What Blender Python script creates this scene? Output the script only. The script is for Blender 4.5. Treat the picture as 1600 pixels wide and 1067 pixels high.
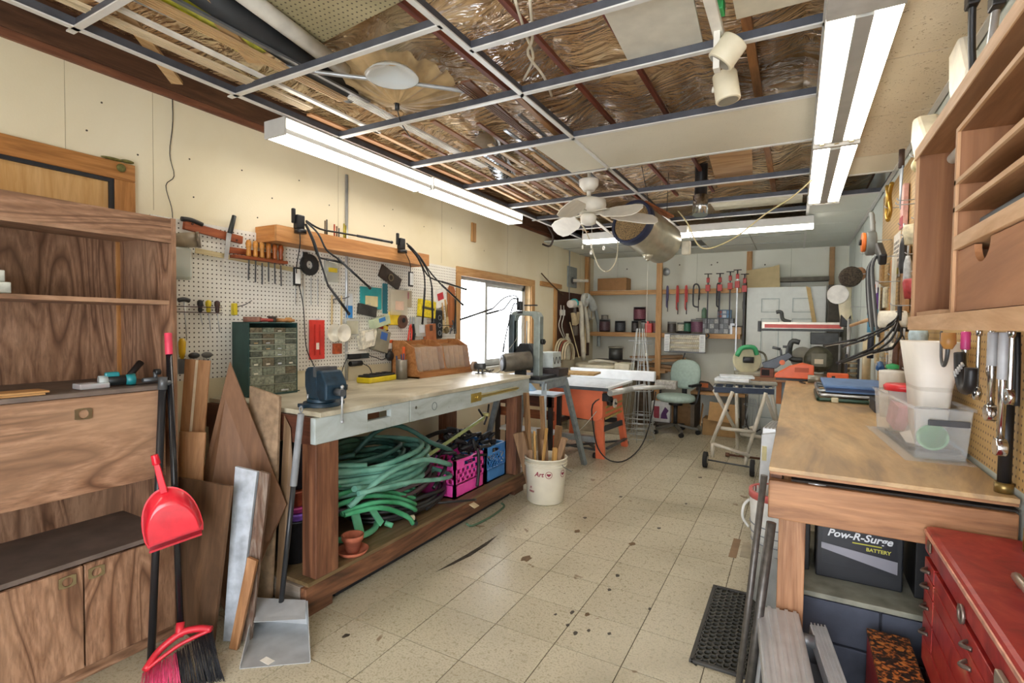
import bpy, math, random
from mathutils import Matrix, Vector, Euler
random.seed(7)
for o in list(bpy.data.objects): bpy.data.objects.remove(o, do_unlink=True)
C = bpy.context.scene.collection
sc = bpy.context.scene
# ---------------------------------------------------------------- camera
cam = bpy.data.cameras.new('camera'); camo = bpy.data.objects.new('camera', cam); C.objects.link(camo)
yaw, pit, roll, H = 0.506079, 0.0328726, 0.0121010, 1.424338
c_, s_ = math.cos(yaw), math.sin(yaw)
F = Vector((-s_*math.cos(pit), c_*math.cos(pit), -math.sin(pit))); R_ = Vector((c_, s_, 0)); U_ = R_.cross(F)
R2 = R_*math.cos(roll)+U_*math.sin(roll); U2 = -R_*math.sin(roll)+U_*math.cos(roll)
camo.matrix_world = Matrix(((R2.x, U2.x, -F.x, 0), (R2.y, U2.y, -F.y, 0), (R2.z, U2.z, -F.z, H), (0, 0, 0, 1)))
cam.sensor_width = 36; cam.lens = 799.665/1600*36; cam.clip_start = .02; cam.clip_end = 200
sc.camera = camo
# ---------------------------------------------------------------- world, sun, exposure
wd = bpy.data.worlds.new('sky'); sc.world = wd; wd.use_nodes = True
bg = wd.node_tree.nodes['Background']; bg.inputs[0].default_value = (.92, .95, 1.0, 1); bg.inputs[1].default_value = 7.5
sc.view_settings.view_transform = 'Standard'; sc.view_settings.look = 'None'; sc.view_settings.gamma = 1
sc.view_settings.use_curve_mapping = False; sc.view_settings.exposure = 0.34
TUBE = 9.5      # radiance of the fluorescent tubes
# ---------------------------------------------------------------- helpers
def lin(h):
    h = h.lstrip('#'); o = []
    for i in (0, 2, 4):
        v = int(h[i:i+2], 16)/255; o.append(v/12.92 if v <= .04045 else ((v+.055)/1.055)**2.4)
    return (*o, 1)
MC = {}
def base(name):
    m = bpy.data.materials.new(name); m.use_nodes = True; nt = m.node_tree
    return m, nt, nt.nodes['Principled BSDF']
def nn(nt, t, **k):
    n = nt.nodes.new(t)
    for a, b in k.items():
        if a.startswith('i_'): n.inputs[a[2:].replace('_', ' ')].default_value = b
        else: setattr(n, a, b)
    return n
def coords(nt, kind='Object', scale=(1, 1, 1), loc=(0, 0, 0), rot=(0, 0, 0)):
    t = nn(nt, 'ShaderNodeTexCoord'); mp = nn(nt, 'ShaderNodeMapping')
    mp.inputs['Scale'].default_value = scale; mp.inputs['Location'].default_value = loc; mp.inputs['Rotation'].default_value = rot
    if kind == 'World':
        g = nn(nt, 'ShaderNodeNewGeometry'); nt.links.new(g.outputs['Position'], mp.inputs[0])
    else: nt.links.new(t.outputs[kind], mp.inputs[0])
    return mp.outputs[0]
def ramp(nt, fac, stops):
    r = nn(nt, 'ShaderNodeValToRGB'); e = r.color_ramp.elements
    while len(e) < len(stops): e.new(.5)
    for q, (p, c) in zip(e, stops): q.position = p; q.color = lin(c) if isinstance(c, str) else c
    nt.links.new(fac, r.inputs[0]); return r.outputs[0]
def mixc(nt, fac, a, b, mode='MIX'):
    m = nn(nt, 'ShaderNodeMix', data_type='RGBA', blend_type=mode)
    for s, v in ((m.inputs['Factor'], fac), (m.inputs[6], a), (m.inputs[7], b)):
        if hasattr(v, 'type') and hasattr(v, 'links'): nt.links.new(v, s)
        else: s.default_value = v
    return m.outputs[2]
def noise(nt, vec, scale, detail=4, dist=0, rough=.5):
    n = nn(nt, 'ShaderNodeTexNoise'); n.inputs['Scale'].default_value = scale; n.inputs['Detail'].default_value = detail
    n.inputs['Distortion'].default_value = dist; n.inputs['Roughness'].default_value = rough
    nt.links.new(vec, n.inputs['Vector']); return n.outputs['Fac']
def bump(nt, p, h, s=.2, d=.01):
    b = nn(nt, 'ShaderNodeBump'); b.inputs['Strength'].default_value = s; b.inputs['Distance'].default_value = d
    nt.links.new(h, b.inputs['Height']); nt.links.new(b.outputs[0], p.inputs['Normal'])
def mt(hexc, rough=.5, metal=0, var=.12, scale=14, bmp=0, coat=0, kind='Object'):
    """plain paint / plastic / metal with slight mottling"""
    key = (hexc, rough, metal, var, scale, bmp, coat)
    if key in MC: return MC[key]
    m, nt, p = base('mat_'+hexc.strip('#')); c = lin(hexc)
    p.inputs['Roughness'].default_value = rough; p.inputs['Metallic'].default_value = metal; p.inputs['Coat Weight'].default_value = coat
    if var:
        f = noise(nt, coords(nt, kind), scale, 5)
        d = tuple(x*(1-var*1.6) for x in c[:3])+(1,); l = tuple(min(1, x*(1+var)) for x in c[:3])+(1,)
        nt.links.new(ramp(nt, f, [(.3, d), (.7, l)]), p.inputs['Base Color'])
        if bmp: bump(nt, p, f, bmp)
    else: p.inputs['Base Color'].default_value = c
    MC[key] = m; return m
def wood(c1, c2, c3=None, axis='y', s=1.0, rough=.55, knots=.35, grain=26, bmp=.12):
    """stretched grain along one axis, with darker streaks and a few knots"""
    key = ('w', c1, c2, c3, axis, s, rough, knots, grain)
    if key in MC: return MC[key]
    m, nt, p = base('wood_'+c1.strip('#')+axis); a = .9; b = grain/3
    sc_ = {'x': (a, b, b), 'y': (b, a, b), 'z': (b, b, a)}[axis]
    v = coords(nt, 'Object', tuple(q*s for q in sc_))
    oi = nn(nt, 'ShaderNodeObjectInfo'); ad = nn(nt, 'ShaderNodeVectorMath', operation='ADD')
    cm = nn(nt, 'ShaderNodeVectorMath', operation='SCALE'); cm.inputs[0].default_value = (17, 31, 23); nt.links.new(oi.outputs['Random'], cm.inputs['Scale'])
    nt.links.new(v, ad.inputs[0]); nt.links.new(cm.outputs[0], ad.inputs[1]); v = ad.outputs[0]
    f = noise(nt, v, 1.6, 8, 1.6, .62)
    col = ramp(nt, f, [(.28, c3 or c2), (.46, c2), (.62, c1), (.8, c1)])
    g2 = noise(nt, v, 9, 3); col = mixc(nt, ramp(nt, g2, [(.35, (0, 0, 0, 1)), (.65, (.35, .35, .35, 1))]), col, lin(c3 or c2))
    nt.links.new(col, p.inputs['Base Color']); p.inputs['Roughness'].default_value = rough
    bump(nt, p, f, bmp)
    MC[key] = m; return m
def emis(hexc, st):
    key = ('e', hexc, st)
    if key in MC: return MC[key]
    m, nt, p = base('lit_'+hexc.strip('#')); p.inputs['Base Color'].default_value = lin(hexc)
    p.inputs['Emission Color'].default_value = lin(hexc); p.inputs['Emission Strength'].default_value = st
    MC[key] = m; return m
def glass(hexc='ffffff', rough=.05, alpha=.25, ior=1.4):
    """thin clear or tinted plastic: mostly see-through, with gloss"""
    key = ('g', hexc, rough, alpha)
    if key in MC: return MC[key]
    m, nt, p = base('clear_'+hexc); out = nt.nodes['Material Output']
    p.inputs['Base Color'].default_value = lin(hexc); p.inputs['Roughness'].default_value = rough
    t = nn(nt, 'ShaderNodeBsdfTransparent'); mx = nn(nt, 'ShaderNodeMixShader'); mx.inputs[0].default_value = alpha
    nt.links.new(t.outputs[0], mx.inputs[1]); nt.links.new(p.outputs[0], mx.inputs[2]); nt.links.new(mx.outputs[0], out.inputs[0])
    MC[key] = m; return m
def V(*a): return Vector(a)
class M:
    def __init__(s): s.v = []; s.f = []; s.s = []; s.mk = 0; s.g = []
    def add(s, vs, fs, sm=False):
        n = len(s.v); s.g.append((n, len(s.f))); s.v += [Vector(q) for q in vs]; s.f += [[i+n for i in f] for f in fs]
        s.s += (sm if isinstance(sm, list) else [sm]*len(fs)); return s
    def mark(s): s.mk = len(s.v); return s
    def xf(s, mat):
        for i in range(s.mk, len(s.v)): s.v[i] = mat @ s.v[i]
        return s
    def rot(s, rx=0, ry=0, rz=0, c=(0, 0, 0)):
        c = Vector(c); return s.xf(Matrix.Translation(c) @ Euler((rx, ry, rz)).to_matrix().to_4x4() @ Matrix.Translation(-c))
    def mv(s, x, y, z): return s.xf(Matrix.Translation((x, y, z)))
    def box(s, x0, y0, z0, x1, y1, z1):
        return s.add([(x0, y0, z0), (x1, y0, z0), (x1, y1, z0), (x0, y1, z0), (x0, y0, z1), (x1, y0, z1), (x1, y1, z1), (x0, y1, z1)],
                     [(0, 3, 2, 1), (4, 5, 6, 7), (0, 1, 5, 4), (1, 2, 6, 5), (2, 3, 7, 6), (3, 0, 4, 7)])
    def cb(s, c, d, r=(0, 0, 0)):
        """box by centre, size, euler"""
        c = Vector(c); m = Euler(r).to_matrix(); h = [q/2 for q in d]
        n = len(s.v); k = s.mk; s.mk = n; s.box(-h[0], -h[1], -h[2], *h)
        s.xf(Matrix.Translation(c) @ m.to_4x4()); s.mk = k; return s
    def beam(s, p, q, w, h, up=(0, 0, 1)):
        p = Vector(p); q = Vector(q); d = (q-p).normalized(); u = Vector(up)
        a = d.cross(u)
        if a.length < 1e-4: a = d.cross(Vector((0, 1, 0)))
        a.normalize(); b = a.cross(d); a = a*w/2; b = b*h/2
        return s.add([p-a-b, p+a-b, p+a+b, p-a+b, q-a-b, q+a-b, q+a+b, q-a+b],
                     [(0, 1, 2, 3), (7, 6, 5, 4), (0, 4, 5, 1), (1, 5, 6, 2), (2, 6, 7, 3), (3, 7, 4, 0)])
    def cyl(s, p, q, r0, r1=None, n=14, cap=True):
        r1 = r0 if r1 is None else r1; p = Vector(p); q = Vector(q); d = (q-p).normalized()
        a = d.cross(Vector((0, 0, 1)) if abs(d.z) < .95 else Vector((1, 0, 0))).normalized(); b = d.cross(a)
        vs = []
        for (c, r) in ((p, r0), (q, r1)):
            for i in range(n):
                t = 2*math.pi*i/n; vs.append(c+(a*math.cos(t)+b*math.sin(t))*r)
        fs = [(i, (i+1) % n, n+(i+1) % n, n+i) for i in range(n)]; sm = [True]*n
        if cap: fs += [tuple(range(n-1, -1, -1)), tuple(range(n, 2*n))]; sm += [False, False]
        return s.add(vs, fs, sm)
    def ring(s, p, q, ro, ri, n=20):
        """hollow cylinder"""
        p = Vector(p); q = Vector(q); d = (q-p).normalized()
        a = d.cross(Vector((0, 0, 1)) if abs(d.z) < .95 else Vector((1, 0, 0))).normalized(); b = d.cross(a); vs = []
        for (c, r) in ((p, ro), (q, ro), (q, ri), (p, ri)):
            for i in range(n):
                t = 2*math.pi*i/n; vs.append(c+(a*math.cos(t)+b*math.sin(t))*r)
        fs = []; sm = []
        for k in range(4):
            for i in range(n):
                fs.append((k*n+i, k*n+(i+1) % n, ((k+1) % 4)*n+(i+1) % n, ((k+1) % 4)*n+i)); sm.append(k % 2 == 0)
        return s.add(vs, fs, sm)
    def lathe(s, prof, c=(0, 0, 0), n=20, ax='z', cap=True):
        vs = []; c = Vector(c)
        for r, z in prof:
            for i in range(n):
                t = 2*math.pi*i/n; x, y = r*math.cos(t), r*math.sin(t)
                vs.append(c+Vector({'z': (x, y, z), 'x': (z, x, y), 'y': (y, z, x)}[ax]))
        fs = []; sm = []
        for k in range(len(prof)-1):
            for i in range(n): fs.append((k*n+i, k*n+(i+1) % n, (k+1)*n+(i+1) % n, (k+1)*n+i)); sm.append(True)
        if cap:
            fs.append(tuple(range(n-1, -1, -1))); sm.append(False)
            k = (len(prof)-1)*n; fs.append(tuple(range(k, k+n))); sm.append(False)
        return s.add(vs, fs, sm)
    def tube(s, pts, r, n=7, sub=4, closed=False, r1=None):
        P = [Vector(p) for p in pts]
        if sub > 1 and len(P) > 2:
            Q = []; L = len(P)
            for i in range(L if closed else L-1):
                g = lambda j: P[j % L] if closed else P[min(max(j, 0), L-1)]
                a, b, c, d = g(i-1), g(i), g(i+1), g(i+2)
                for k in range(sub):
                    t = k/sub; Q.append(.5*((2*b)+(c-a)*t+(2*a-5*b+4*c-d)*t*t+(3*b-a-3*c+d)*t**3))
            if not closed: Q.append(P[-1])
            P = Q
        L = len(P); vs = []; prev = None
        for i, p in enumerate(P):
            d = (P[(i+1) % L]-P[i-1]) if closed else (P[min(i+1, L-1)]-P[max(i-1, 0)])
            if d.length < 1e-9: d = Vector((0, 0, 1))
            d.normalize()
            if prev is None: a = d.cross(Vector((0, 0, 1)) if abs(d.z) < .9 else Vector((1, 0, 0)))
            else: a = prev-d*prev.dot(d)
            if a.length < 1e-6: a = d.cross(Vector((0, 1, 0)))
            a.normalize(); prev = a; b = d.cross(a)
            rr = r if r1 is None else r+(r1-r)*i/(L-1)
            for k in range(n):
                t = 2*math.pi*k/n; vs.append(p+(a*math.cos(t)+b*math.sin(t))*rr)
        fs = [(i*n+k, i*n+(k+1) % n, ((i+1) % L)*n+(k+1) % n, ((i+1) % L)*n+k) for i in range(L if closed else L-1) for k in range(n)]
        sm = [True]*len(fs)
        if not closed: fs += [tuple(range(n-1, -1, -1)), tuple(range((L-1)*n, L*n))]; sm += [False]*2
        return s.add(vs, fs, sm)
    def prism(s, poly, ax, a, b, sm=False):
        """2D outline extruded along an axis: x -> (y,z), y -> (x,z), z -> (x,y)"""
        g = {'x': lambda p, d: (d, p[0], p[1]), 'y': lambda p, d: (p[0], d, p[1]), 'z': lambda p, d: (p[0], p[1], d)}[ax]
        n = len(poly); vs = [g(p, a) for p in poly]+[g(p, b) for p in poly]
        fs = [(i, (i+1) % n, n+(i+1) % n, n+i) for i in range(n)]+[tuple(range(n-1, -1, -1)), tuple(range(n, 2*n))]
        return s.add(vs, fs, [sm]*n+[False]*2)
    def sph(s, c, r, n=12, m=8):
        c = Vector(c); r = Vector(r) if hasattr(r, '__len__') else Vector((r, r, r)); vs = [c+Vector((0, 0, r.z))]
        for j in range(1, m):
            for i in range(n):
                t = 2*math.pi*i/n; p = math.pi*j/m
                vs.append(c+Vector((r.x*math.sin(p)*math.cos(t), r.y*math.sin(p)*math.sin(t), r.z*math.cos(p))))
        vs.append(c-Vector((0, 0, r.z))); fs = [(0, 1+i, 1+(i+1) % n) for i in range(n)]
        for j in range(m-2):
            for i in range(n): fs.append((1+j*n+i, 1+(j+1)*n+i, 1+(j+1)*n+(i+1) % n, 1+j*n+(i+1) % n))
        k = 1+(m-2)*n; fs += [(k+i, len(vs)-1, k+(i+1) % n) for i in range(n)]
        return s.add(vs, fs, True)
    def surf(s, fn, nu, nv, sm=True):
        vs = [fn(i/nu, j/nv) for j in range(nv+1) for i in range(nu+1)]; w = nu+1
        return s.add(vs, [(j*w+i, j*w+i+1, (j+1)*w+i+1, (j+1)*w+i) for j in range(nv) for i in range(nu)], sm)
    def mesh(s, name, m, inv=None):
        me = bpy.data.meshes.new(name)
        vs = [inv @ v for v in s.v] if inv else s.v
        me.from_pydata([tuple(v) for v in vs], [], s.f); me.polygons.foreach_set('use_smooth', s.s); me.materials.append(m)
        me.validate(); me.update(); return me
    def o(s, name, m, par, bev=0, label=None):
        """part, given in its thing's own coordinates"""
        ob = bpy.data.objects.new(name, s.mesh(name, m)); C.objects.link(ob); ob.parent = par
        fin(ob, bev, label); return ob
    def w(s, name, m, par, bev=0, label=None):
        """part, given in room coordinates"""
        ob = bpy.data.objects.new(name, s.mesh(name, m, wm(par).inverted())); C.objects.link(ob); ob.parent = par
        fin(ob, bev, label); return ob
    def each(s, name, m, par, world=True, bev=0):
        """every shape added so far becomes a part of its own"""
        g = s.g+[(len(s.v), len(s.f))]; r = []
        for (a, fa), (b, fb) in zip(g, g[1:]):
            q = M(); q.v = s.v[a:b]; q.f = [[i-a for i in f] for f in s.f[fa:fb]]; q.s = s.s[fa:fb]
            r.append((q.w if world else q.o)(name, m, par, bev))
        return r
    def top(s, name, m, label, cat, group=None, bev=0):
        """a thing that is one mesh, given in room coordinates"""
        lo = [min(v[i] for v in s.v) for i in range(3)]; hi = [max(v[i] for v in s.v) for i in range(3)]
        L = Vector(((lo[0]+hi[0])/2, (lo[1]+hi[1])/2, lo[2]))
        ob = bpy.data.objects.new(name, s.mesh(name, m, Matrix.Translation(-L))); C.objects.link(ob); ob.location = L
        fin(ob, bev, label); ob['category'] = cat; ob['kind'] = 'thing'
        if group: ob['group'] = group
        return ob
    def st(s, name, m, bev=0, label=None):
        ob = bpy.data.objects.new(name, s.mesh(name, m)); C.objects.link(ob); fin(ob, bev, label); ob['kind'] = 'structure'; return ob
def fin(ob, bev, label):
    if bev:
        b = ob.modifiers.new('bevel', 'BEVEL'); b.width = bev; b.segments = 2; b.limit_method = 'ANGLE'
    if label: ob['label'] = label
def wm(o):
    m = o.matrix_basis.copy()
    while o.parent: o = o.parent; m = o.matrix_basis @ m
    return m
def thing(name, label, cat, loc=(0, 0, 0), rz=0, group=None, rot=None):
    o = bpy.data.objects.new(name, None); C.objects.link(o); o.location = loc; o.rotation_euler = rot or (0, 0, rz); o.empty_display_size = .1
    o['label'] = label; o['category'] = cat; o['kind'] = 'thing'
    if group: o['group'] = group
    return o
def copy_tree(o, par=None):
    c = o.copy(); C.objects.link(c); c.parent = par
    for ch in [q for q in C.objects if q.parent == o]: copy_tree(ch, c)
    return c
def dup(o, loc, rz=None, label=None, rot=None):
    c = copy_tree(o); c.location = loc
    if rz is not None: c.rotation_euler = (0, 0, rz)
    if rot is not None: c.rotation_euler = rot
    if label: c['label'] = label
    return c
U = random.uniform
# ---------------------------------------------------------------- shared materials
def pegmat(name, face, hole, axis, dirt=.12, rough=.5):
    m, nt, p = base(name); g = coords(nt, 'World', (1/.0254,)*3)
    sp = nn(nt, 'ShaderNodeSeparateXYZ'); nt.links.new(g, sp.inputs[0]); ds = []
    for a in axis:
        fr = nn(nt, 'ShaderNodeMath', operation='FRACT'); nt.links.new(sp.outputs[a], fr.inputs[0])
        sb = nn(nt, 'ShaderNodeMath', operation='SUBTRACT'); nt.links.new(fr.outputs[0], sb.inputs[0]); sb.inputs[1].default_value = .5
        pw = nn(nt, 'ShaderNodeMath', operation='MULTIPLY'); nt.links.new(sb.outputs[0], pw.inputs[0]); nt.links.new(sb.outputs[0], pw.inputs[1]); ds.append(pw.outputs[0])
    ad = nn(nt, 'ShaderNodeMath', operation='ADD'); nt.links.new(ds[0], ad.inputs[0]); nt.links.new(ds[1], ad.inputs[1])
    lt = nn(nt, 'ShaderNodeMath', operation='LESS_THAN'); nt.links.new(ad.outputs[0], lt.inputs[0]); lt.inputs[1].default_value = .028
    f = noise(nt, coords(nt, 'World'), 3, 6); c = lin(face)
    col = ramp(nt, f, [(.3, tuple(x*(1-dirt*2) for x in c[:3])+(1,)), (.65, c)])
    nt.links.new(mixc(nt, lt.outputs[0], col, lin(hole)), p.inputs['Base Color']); p.inputs['Roughness'].default_value = rough
    return m
PINE_X = wood('cba16c', 'b98a54', '94683a', 'x'); PINE_Y = wood('cba16c', 'b98a54', '94683a', 'y'); PINE_Z = wood('cba16c', 'b98a54', '94683a', 'z')
BLK = mt('1c1c1e', .45, 0, .2); STEEL = mt('b9bcbe', .34, .5, .12); DSTEEL = mt('5b5e61', .42, .4, .2); WHT = mt('e6e4dc', .45, 0, .06)
CHROME = mt('c9ccd0', .15, 1, .05); RUST = mt('6b4a38', .8, .2, .3); RED = mt('c22a2a', .4, 0, .08); RUB = mt('19191a', .75, 0, .2)
# ================================================================ THE SETTING
ZC = 2.5; XL = -2.9; XR = .58; YB = 7.95
TS = .3048; TX = -1.2124; TY = 2.3668
def tile_mat():
    m, nt, p = base('vinyl_tile'); w = coords(nt, 'World')
    oi = nn(nt, 'ShaderNodeObjectInfo')
    big = noise(nt, w, 1.1, 6, .6); fine = noise(nt, w, 120, 2); mid = noise(nt, w, 48, 5)
    c = ramp(nt, big, [(.3, 'a8a08a'), (.5, 'c5bda6'), (.72, 'd2cab4')])
    c = mixc(nt, ramp(nt, fine, [(.36, (.55, .55, .55, 1)), (.5, (0, 0, 0, 1))]), c, lin('8d8368'))
    c = mixc(nt, ramp(nt, mid, [(.25, (.3, .3, .3, 1)), (.45, (0, 0, 0, 1))]), c, lin('a79c82'))
    t = ramp(nt, oi.outputs['Random'], [(0, (.88, .87, .84, 1)), (1, (1, 1, 1, 1))])
    c = mixc(nt, 1.0, c, t, 'MULTIPLY')
    sp = noise(nt, w, 6.5, 2, .3)
    c = mixc(nt, ramp(nt, sp, [(.715, (0, 0, 0, 1)), (.735, (.8, .8, .8, 1))]), c, lin('6d5030'))
    sp2 = noise(nt, w, 17, 1, .2)
    c = mixc(nt, ramp(nt, sp2, [(.80, (0, 0, 0, 1)), (.82, (.8, .8, .8, 1))]), c, lin('4c4234'))
    nt.links.new(c, p.inputs['Base Color'])
    nt.links.new(ramp(nt, mid, [(.3, (.22, .22, .22, 1)), (.7, (.42, .42, .42, 1))]), p.inputs['Roughness']); bump(nt, p, mid, .05); return m
TILE = tile_mat()
floor = M().box(-3.6, -1.2, -.08, 1.0, 8.3, -.003).st('floor', mt('574c3a', .8, 0, .2))
me = M().box(0, 0, -.0025, TS-.0042, TS-.0042, 0).mesh('tile', TILE); rest = M(); n_t = 0
for j in range(-7, 19):
    for i in range(-6, 6):
        x, y = TX+i*TS, TY+j*TS
        hid = (x < -2.1 and 1.5 < y < 3.6) or (x < -2.45 and y < 1.3) or y < .85 or (x > .2 and y < 7) or (x < -2.2 and y > 7.3)
        if hid: rest.box(x+.0016, y+.0016, -.0025, min(x+TS, XR)-.0016, min(y+TS, YB)-.0016, 0); continue
        ob = bpy.data.objects.new('tile', me); C.objects.link(ob); ob.parent = floor; ob.location = (x+.0016, y+.0016, 0); n_t += 1
rest.o('tile_field', TILE, floor)['kind'] = 'stuff'
# black scuff and a lifted tile flap by the right bench
M().prism([(-1.772, 2.32), (-1.742, 2.44), (-1.712, 2.60), (-1.708, 2.78), (-1.728, 2.96), (-1.736, 2.78), (-1.745, 2.60), (-1.762, 2.44)], 'z', .0002, .0009).o('scuff_mark', mt('3b352c', .8, 0, .4, 30), floor, label='black curved scuff on the floor tiles')
M().box(-.27, 3.44, .0002, -.09, 3.68, .003).o('loose_tile', mt('a79c86', .5), floor)
M().box(-.33, 3.40, .0002, -.285, 3.72, .0015).o('bare_patch', mt('8c7257', .8), floor)
SPOT = mt('6a5233', .6, 0, .3, 60); DSP = mt('403a30', .6, 0, .3, 60); rs_ = random.Random(31)
for k, (x, y, r) in enumerate(((-1.397, 2.739, 0.000)[:2]+(.035,), (-1.287, 3.288, 0.000)[:2]+(.022,), (-0.934, 2.335, 0.000)[:2]+(.012,), (-0.865, 2.356, 0.000)[:2]+(.013,), (-0.911, 2.223, 0.000)[:2]+(.010,), (-0.856, 2.185, 0.000)[:2]+(.012,), (-0.809, 2.235, 0.000)[:2]+(.010,), (-0.718, 2.259, 0.000)[:2]+(.010,), (-0.854, 2.818, 0.000)[:2]+(.014,), (-0.898, 3.277, 0.000)[:2]+(.022,), (-1.330, 3.549, 0.000)[:2]+(.016,), (-1.241, 4.146, 0.000)[:2]+(.014,), (-0.608, 2.564, 0.000)[:2]+(.010,), (-0.808, 3.637, 0.000)[:2]+(.014,), (-0.756, 5.070, 0.000)[:2]+(.018,), (-1.754, 1.641, 0.000)[:2]+(.014,), (-0.845, 2.643, -0.000)[:2]+(.012,), (-0.999, 2.278, 0.000)[:2]+(.008,), (-0.736, 4.253, 0.000)[:2]+(.012,), (-0.334, 2.243, -0.000)[:2]+(.014,))):
    n_ = 11; M().prism([(x+r*rs_.uniform(.6, 1.2)*math.cos(2*math.pi*i/n_), y+1.4*r*rs_.uniform(.6, 1.2)*math.sin(2*math.pi*i/n_)) for i in range(n_)], 'z', .0001, .0006).o('stain_spot', SPOT if k in (0, 1, 9, 3) else DSP, floor)
# ---- left wall (window and door openings)
def wall_mat(name, c1, c2, c3):
    m, nt, p = base(name); w = coords(nt, 'World')
    a = noise(nt, w, 1.3, 6, .4); c = ramp(nt, a, [(.25, c2), (.55, c1), (.8, c1)])
    s = noise(nt, w, 26, 2, .2); c = mixc(nt, ramp(nt, s, [(.80, (0, 0, 0, 1)), (.82, (.7, .7, .7, 1))]), c, lin(c3))
    f = noise(nt, w, 90, 2); nt.links.new(c, p.inputs['Base Color']); p.inputs['Roughness'].default_value = .7; bump(nt, p, f, .05); return m
WALLC = wall_mat('drywall_cream', 'e6dcbf', 'd9cba6', '6b5c45')
WALLG = wall_mat('drywall_grey', 'e0e0d2', 'd0d0be', '6b6a60')
WY0, WY1, WZ0, WZ1 = 4.16, 5.70, .97, 1.91
DY1 = 1.22
wl = M().box(XL-.14, -1, 0, XL, WY0, WZ0).box(XL-.14, WY0, 0, XL, YB+.1, WZ0)
wl.box(XL-.14, -1, WZ1, XL, YB+.1, 3.05).box(XL-.14, WY1, WZ0, XL, YB+.1, WZ1).box(XL-.14, -1, WZ0, XL, WY0, WZ1)
wall_left = wl.st('wall_left', WALLC)
for y in (1.06, 1.42, 2.63, 3.86, 5.1, 6.2, 7.35):
    M().box(XL, y-.001, 1.99, XL+.0015, y+.001, 2.6).o('drywall_seam', mt('b5a888', .8), wall_left)
M().cyl((XL+.012, 2.70, 1.0), (XL+.012, 2.70, 2.5), .011, n=10).o('conduit', STEEL, wall_left)
M().cyl((XL+.012, 6.9, 1.8), (XL+.012, 6.9, 2.5), .009, n=8).o('conduit', STEEL, wall_left)
for (y, z) in ((1.6, 2.3), (1.62, 2.1), (1.9, 2.32), (2.1, 2.2), (2.3, 2.36), (2.55, 2.25), (3.1, 2.2), (3.2, 2.35), (1.2, 2.45), (1.35, 2.25), (2.0, 2.06), (3.6, 2.28), (1.14, 2.3), (4.6, 2.2), (5.4, 2.3)):
    M().cyl((XL, y, z), (XL+.002, y, z), .0045, n=8).o('screw_head', mt('4c4436', .7), wall_left)
# dark wooden ledger above the drywall, rim board
M().box(XL-.02, -1, 2.62, XL+.03, YB, 2.86).o('rim_board', wood('6b4a34', '573a28', '3a261a', 'y'), wall_left)
M().box(XL, -1, 2.585, XL+.02, YB, 2.66).o('ledger', wood('8a5a3e', '744833', '4e2f20', 'y'), wall_left)
# ---- window 1
wf = M()
win = wf.box(XL-.1, WY0-.02, WZ1, XL+.0, WY1+.02, WZ1+.02).st('window_1', PINE_Y)
for a in ((XL, WY0-.07, WZ1-.01, XL+.018, WY1+.085, WZ1+.075), (XL, WY0-.07, WZ0-.12, XL+.018, WY0, WZ1-.01), (XL, WY1, WZ0-.12, XL+.018, WY1+.085, WZ1-.01)):
    M().box(*a).o('casing', PINE_Y if a[4]-a[1] > .3 else PINE_Z, win, .003)
M().box(XL-.12, WY1-.02, WZ0, XL, WY1, WZ1).o('jamb', mt('d9b98a', .5), win)
M().box(XL-.12, WY0, WZ0, XL, WY0+.012, WZ1).o('jamb', mt('d9b98a', .5), win)
M().box(XL-.12, WY0, WZ0-.02, XL+.02, WY1, WZ0).o('sill', mt('cfc9ba', .5), win)
AL = mt('cfd2d0', .4, .1, .06); XG = XL-.09
M().box(XG-.02, WY0+.012, WZ1-.035, XG+.02, WY1-.02, WZ1).box(XG-.02, WY0+.012, WZ0, XG+.02, WY1-.02, WZ0+.03).box(XG-.02, WY0+.012, WZ0, XG+.02, WY0+.04, WZ1).box(XG-.02, WY1-.05, WZ0, XG+.02, WY1-.02, WZ1).o('window_frame', AL, win)
ym = 4.74
sa = M().box(XG, ym-.02, WZ0+.03, XG+.035, ym+.03, WZ1-.035).box(XG, ym+.03, WZ1-.075, XG+.03, WY1-.05, WZ1-.035).box(XG, ym+.03, WZ0+.03, XG+.03, WY1-.05, WZ0+.07).box(XG, WY1-.12, WZ0+.03, XG+.03, WY1-.05, WZ1-.035).o('sliding_sash', AL, win)
M().box(XG+.012, ym+.03, WZ0+.07, XG+.016, WY1-.12, WZ1-.075).o('pane', glass('f4f8fa', .02, .06), sa)
M().box(XG-.012, WY0+.04, WZ0+.03, XG-.008, ym, WZ1-.035).o('pane', glass('f4f8fa', .02, .06), win)
# ---- door 1, top left: pine casing round a plywood panel
d1 = M().box(XL, .3, 1.0, XL+.008, 1.225, 2.10).st('door_1', wood('d9b077', 'cfa265', 'b98a4c', 'z', rough=.6))
M().box(XL, .3, 2.10, XL+.03, 1.325, 2.185).o('casing', wood('c48c52', 'b37a3e', '7d4d22', 'y'), d1, .003)
M().box(XL, 1.237, 1.0, XL+.03, 1.325, 2.10).o('casing', wood('c48c52', 'b37a3e', '7d4d22', 'z'), d1, .003)
M().box(XL, .3, 2.083, XL+.024, 1.237, 2.10).box(XL, 1.218, 1.0, XL+.024, 1.237, 2.083).o('weather_strip', mt('23262c', .6), d1)
# ---- pegboard on left wall
peg = M().box(XL, 1.40, 1.10, XL+.008, 4.08, 1.965).o('pegboard', pegmat('pegboard_white', 'e9e6dc', '4a4238', (1, 2), .05), wall_left)
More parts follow.
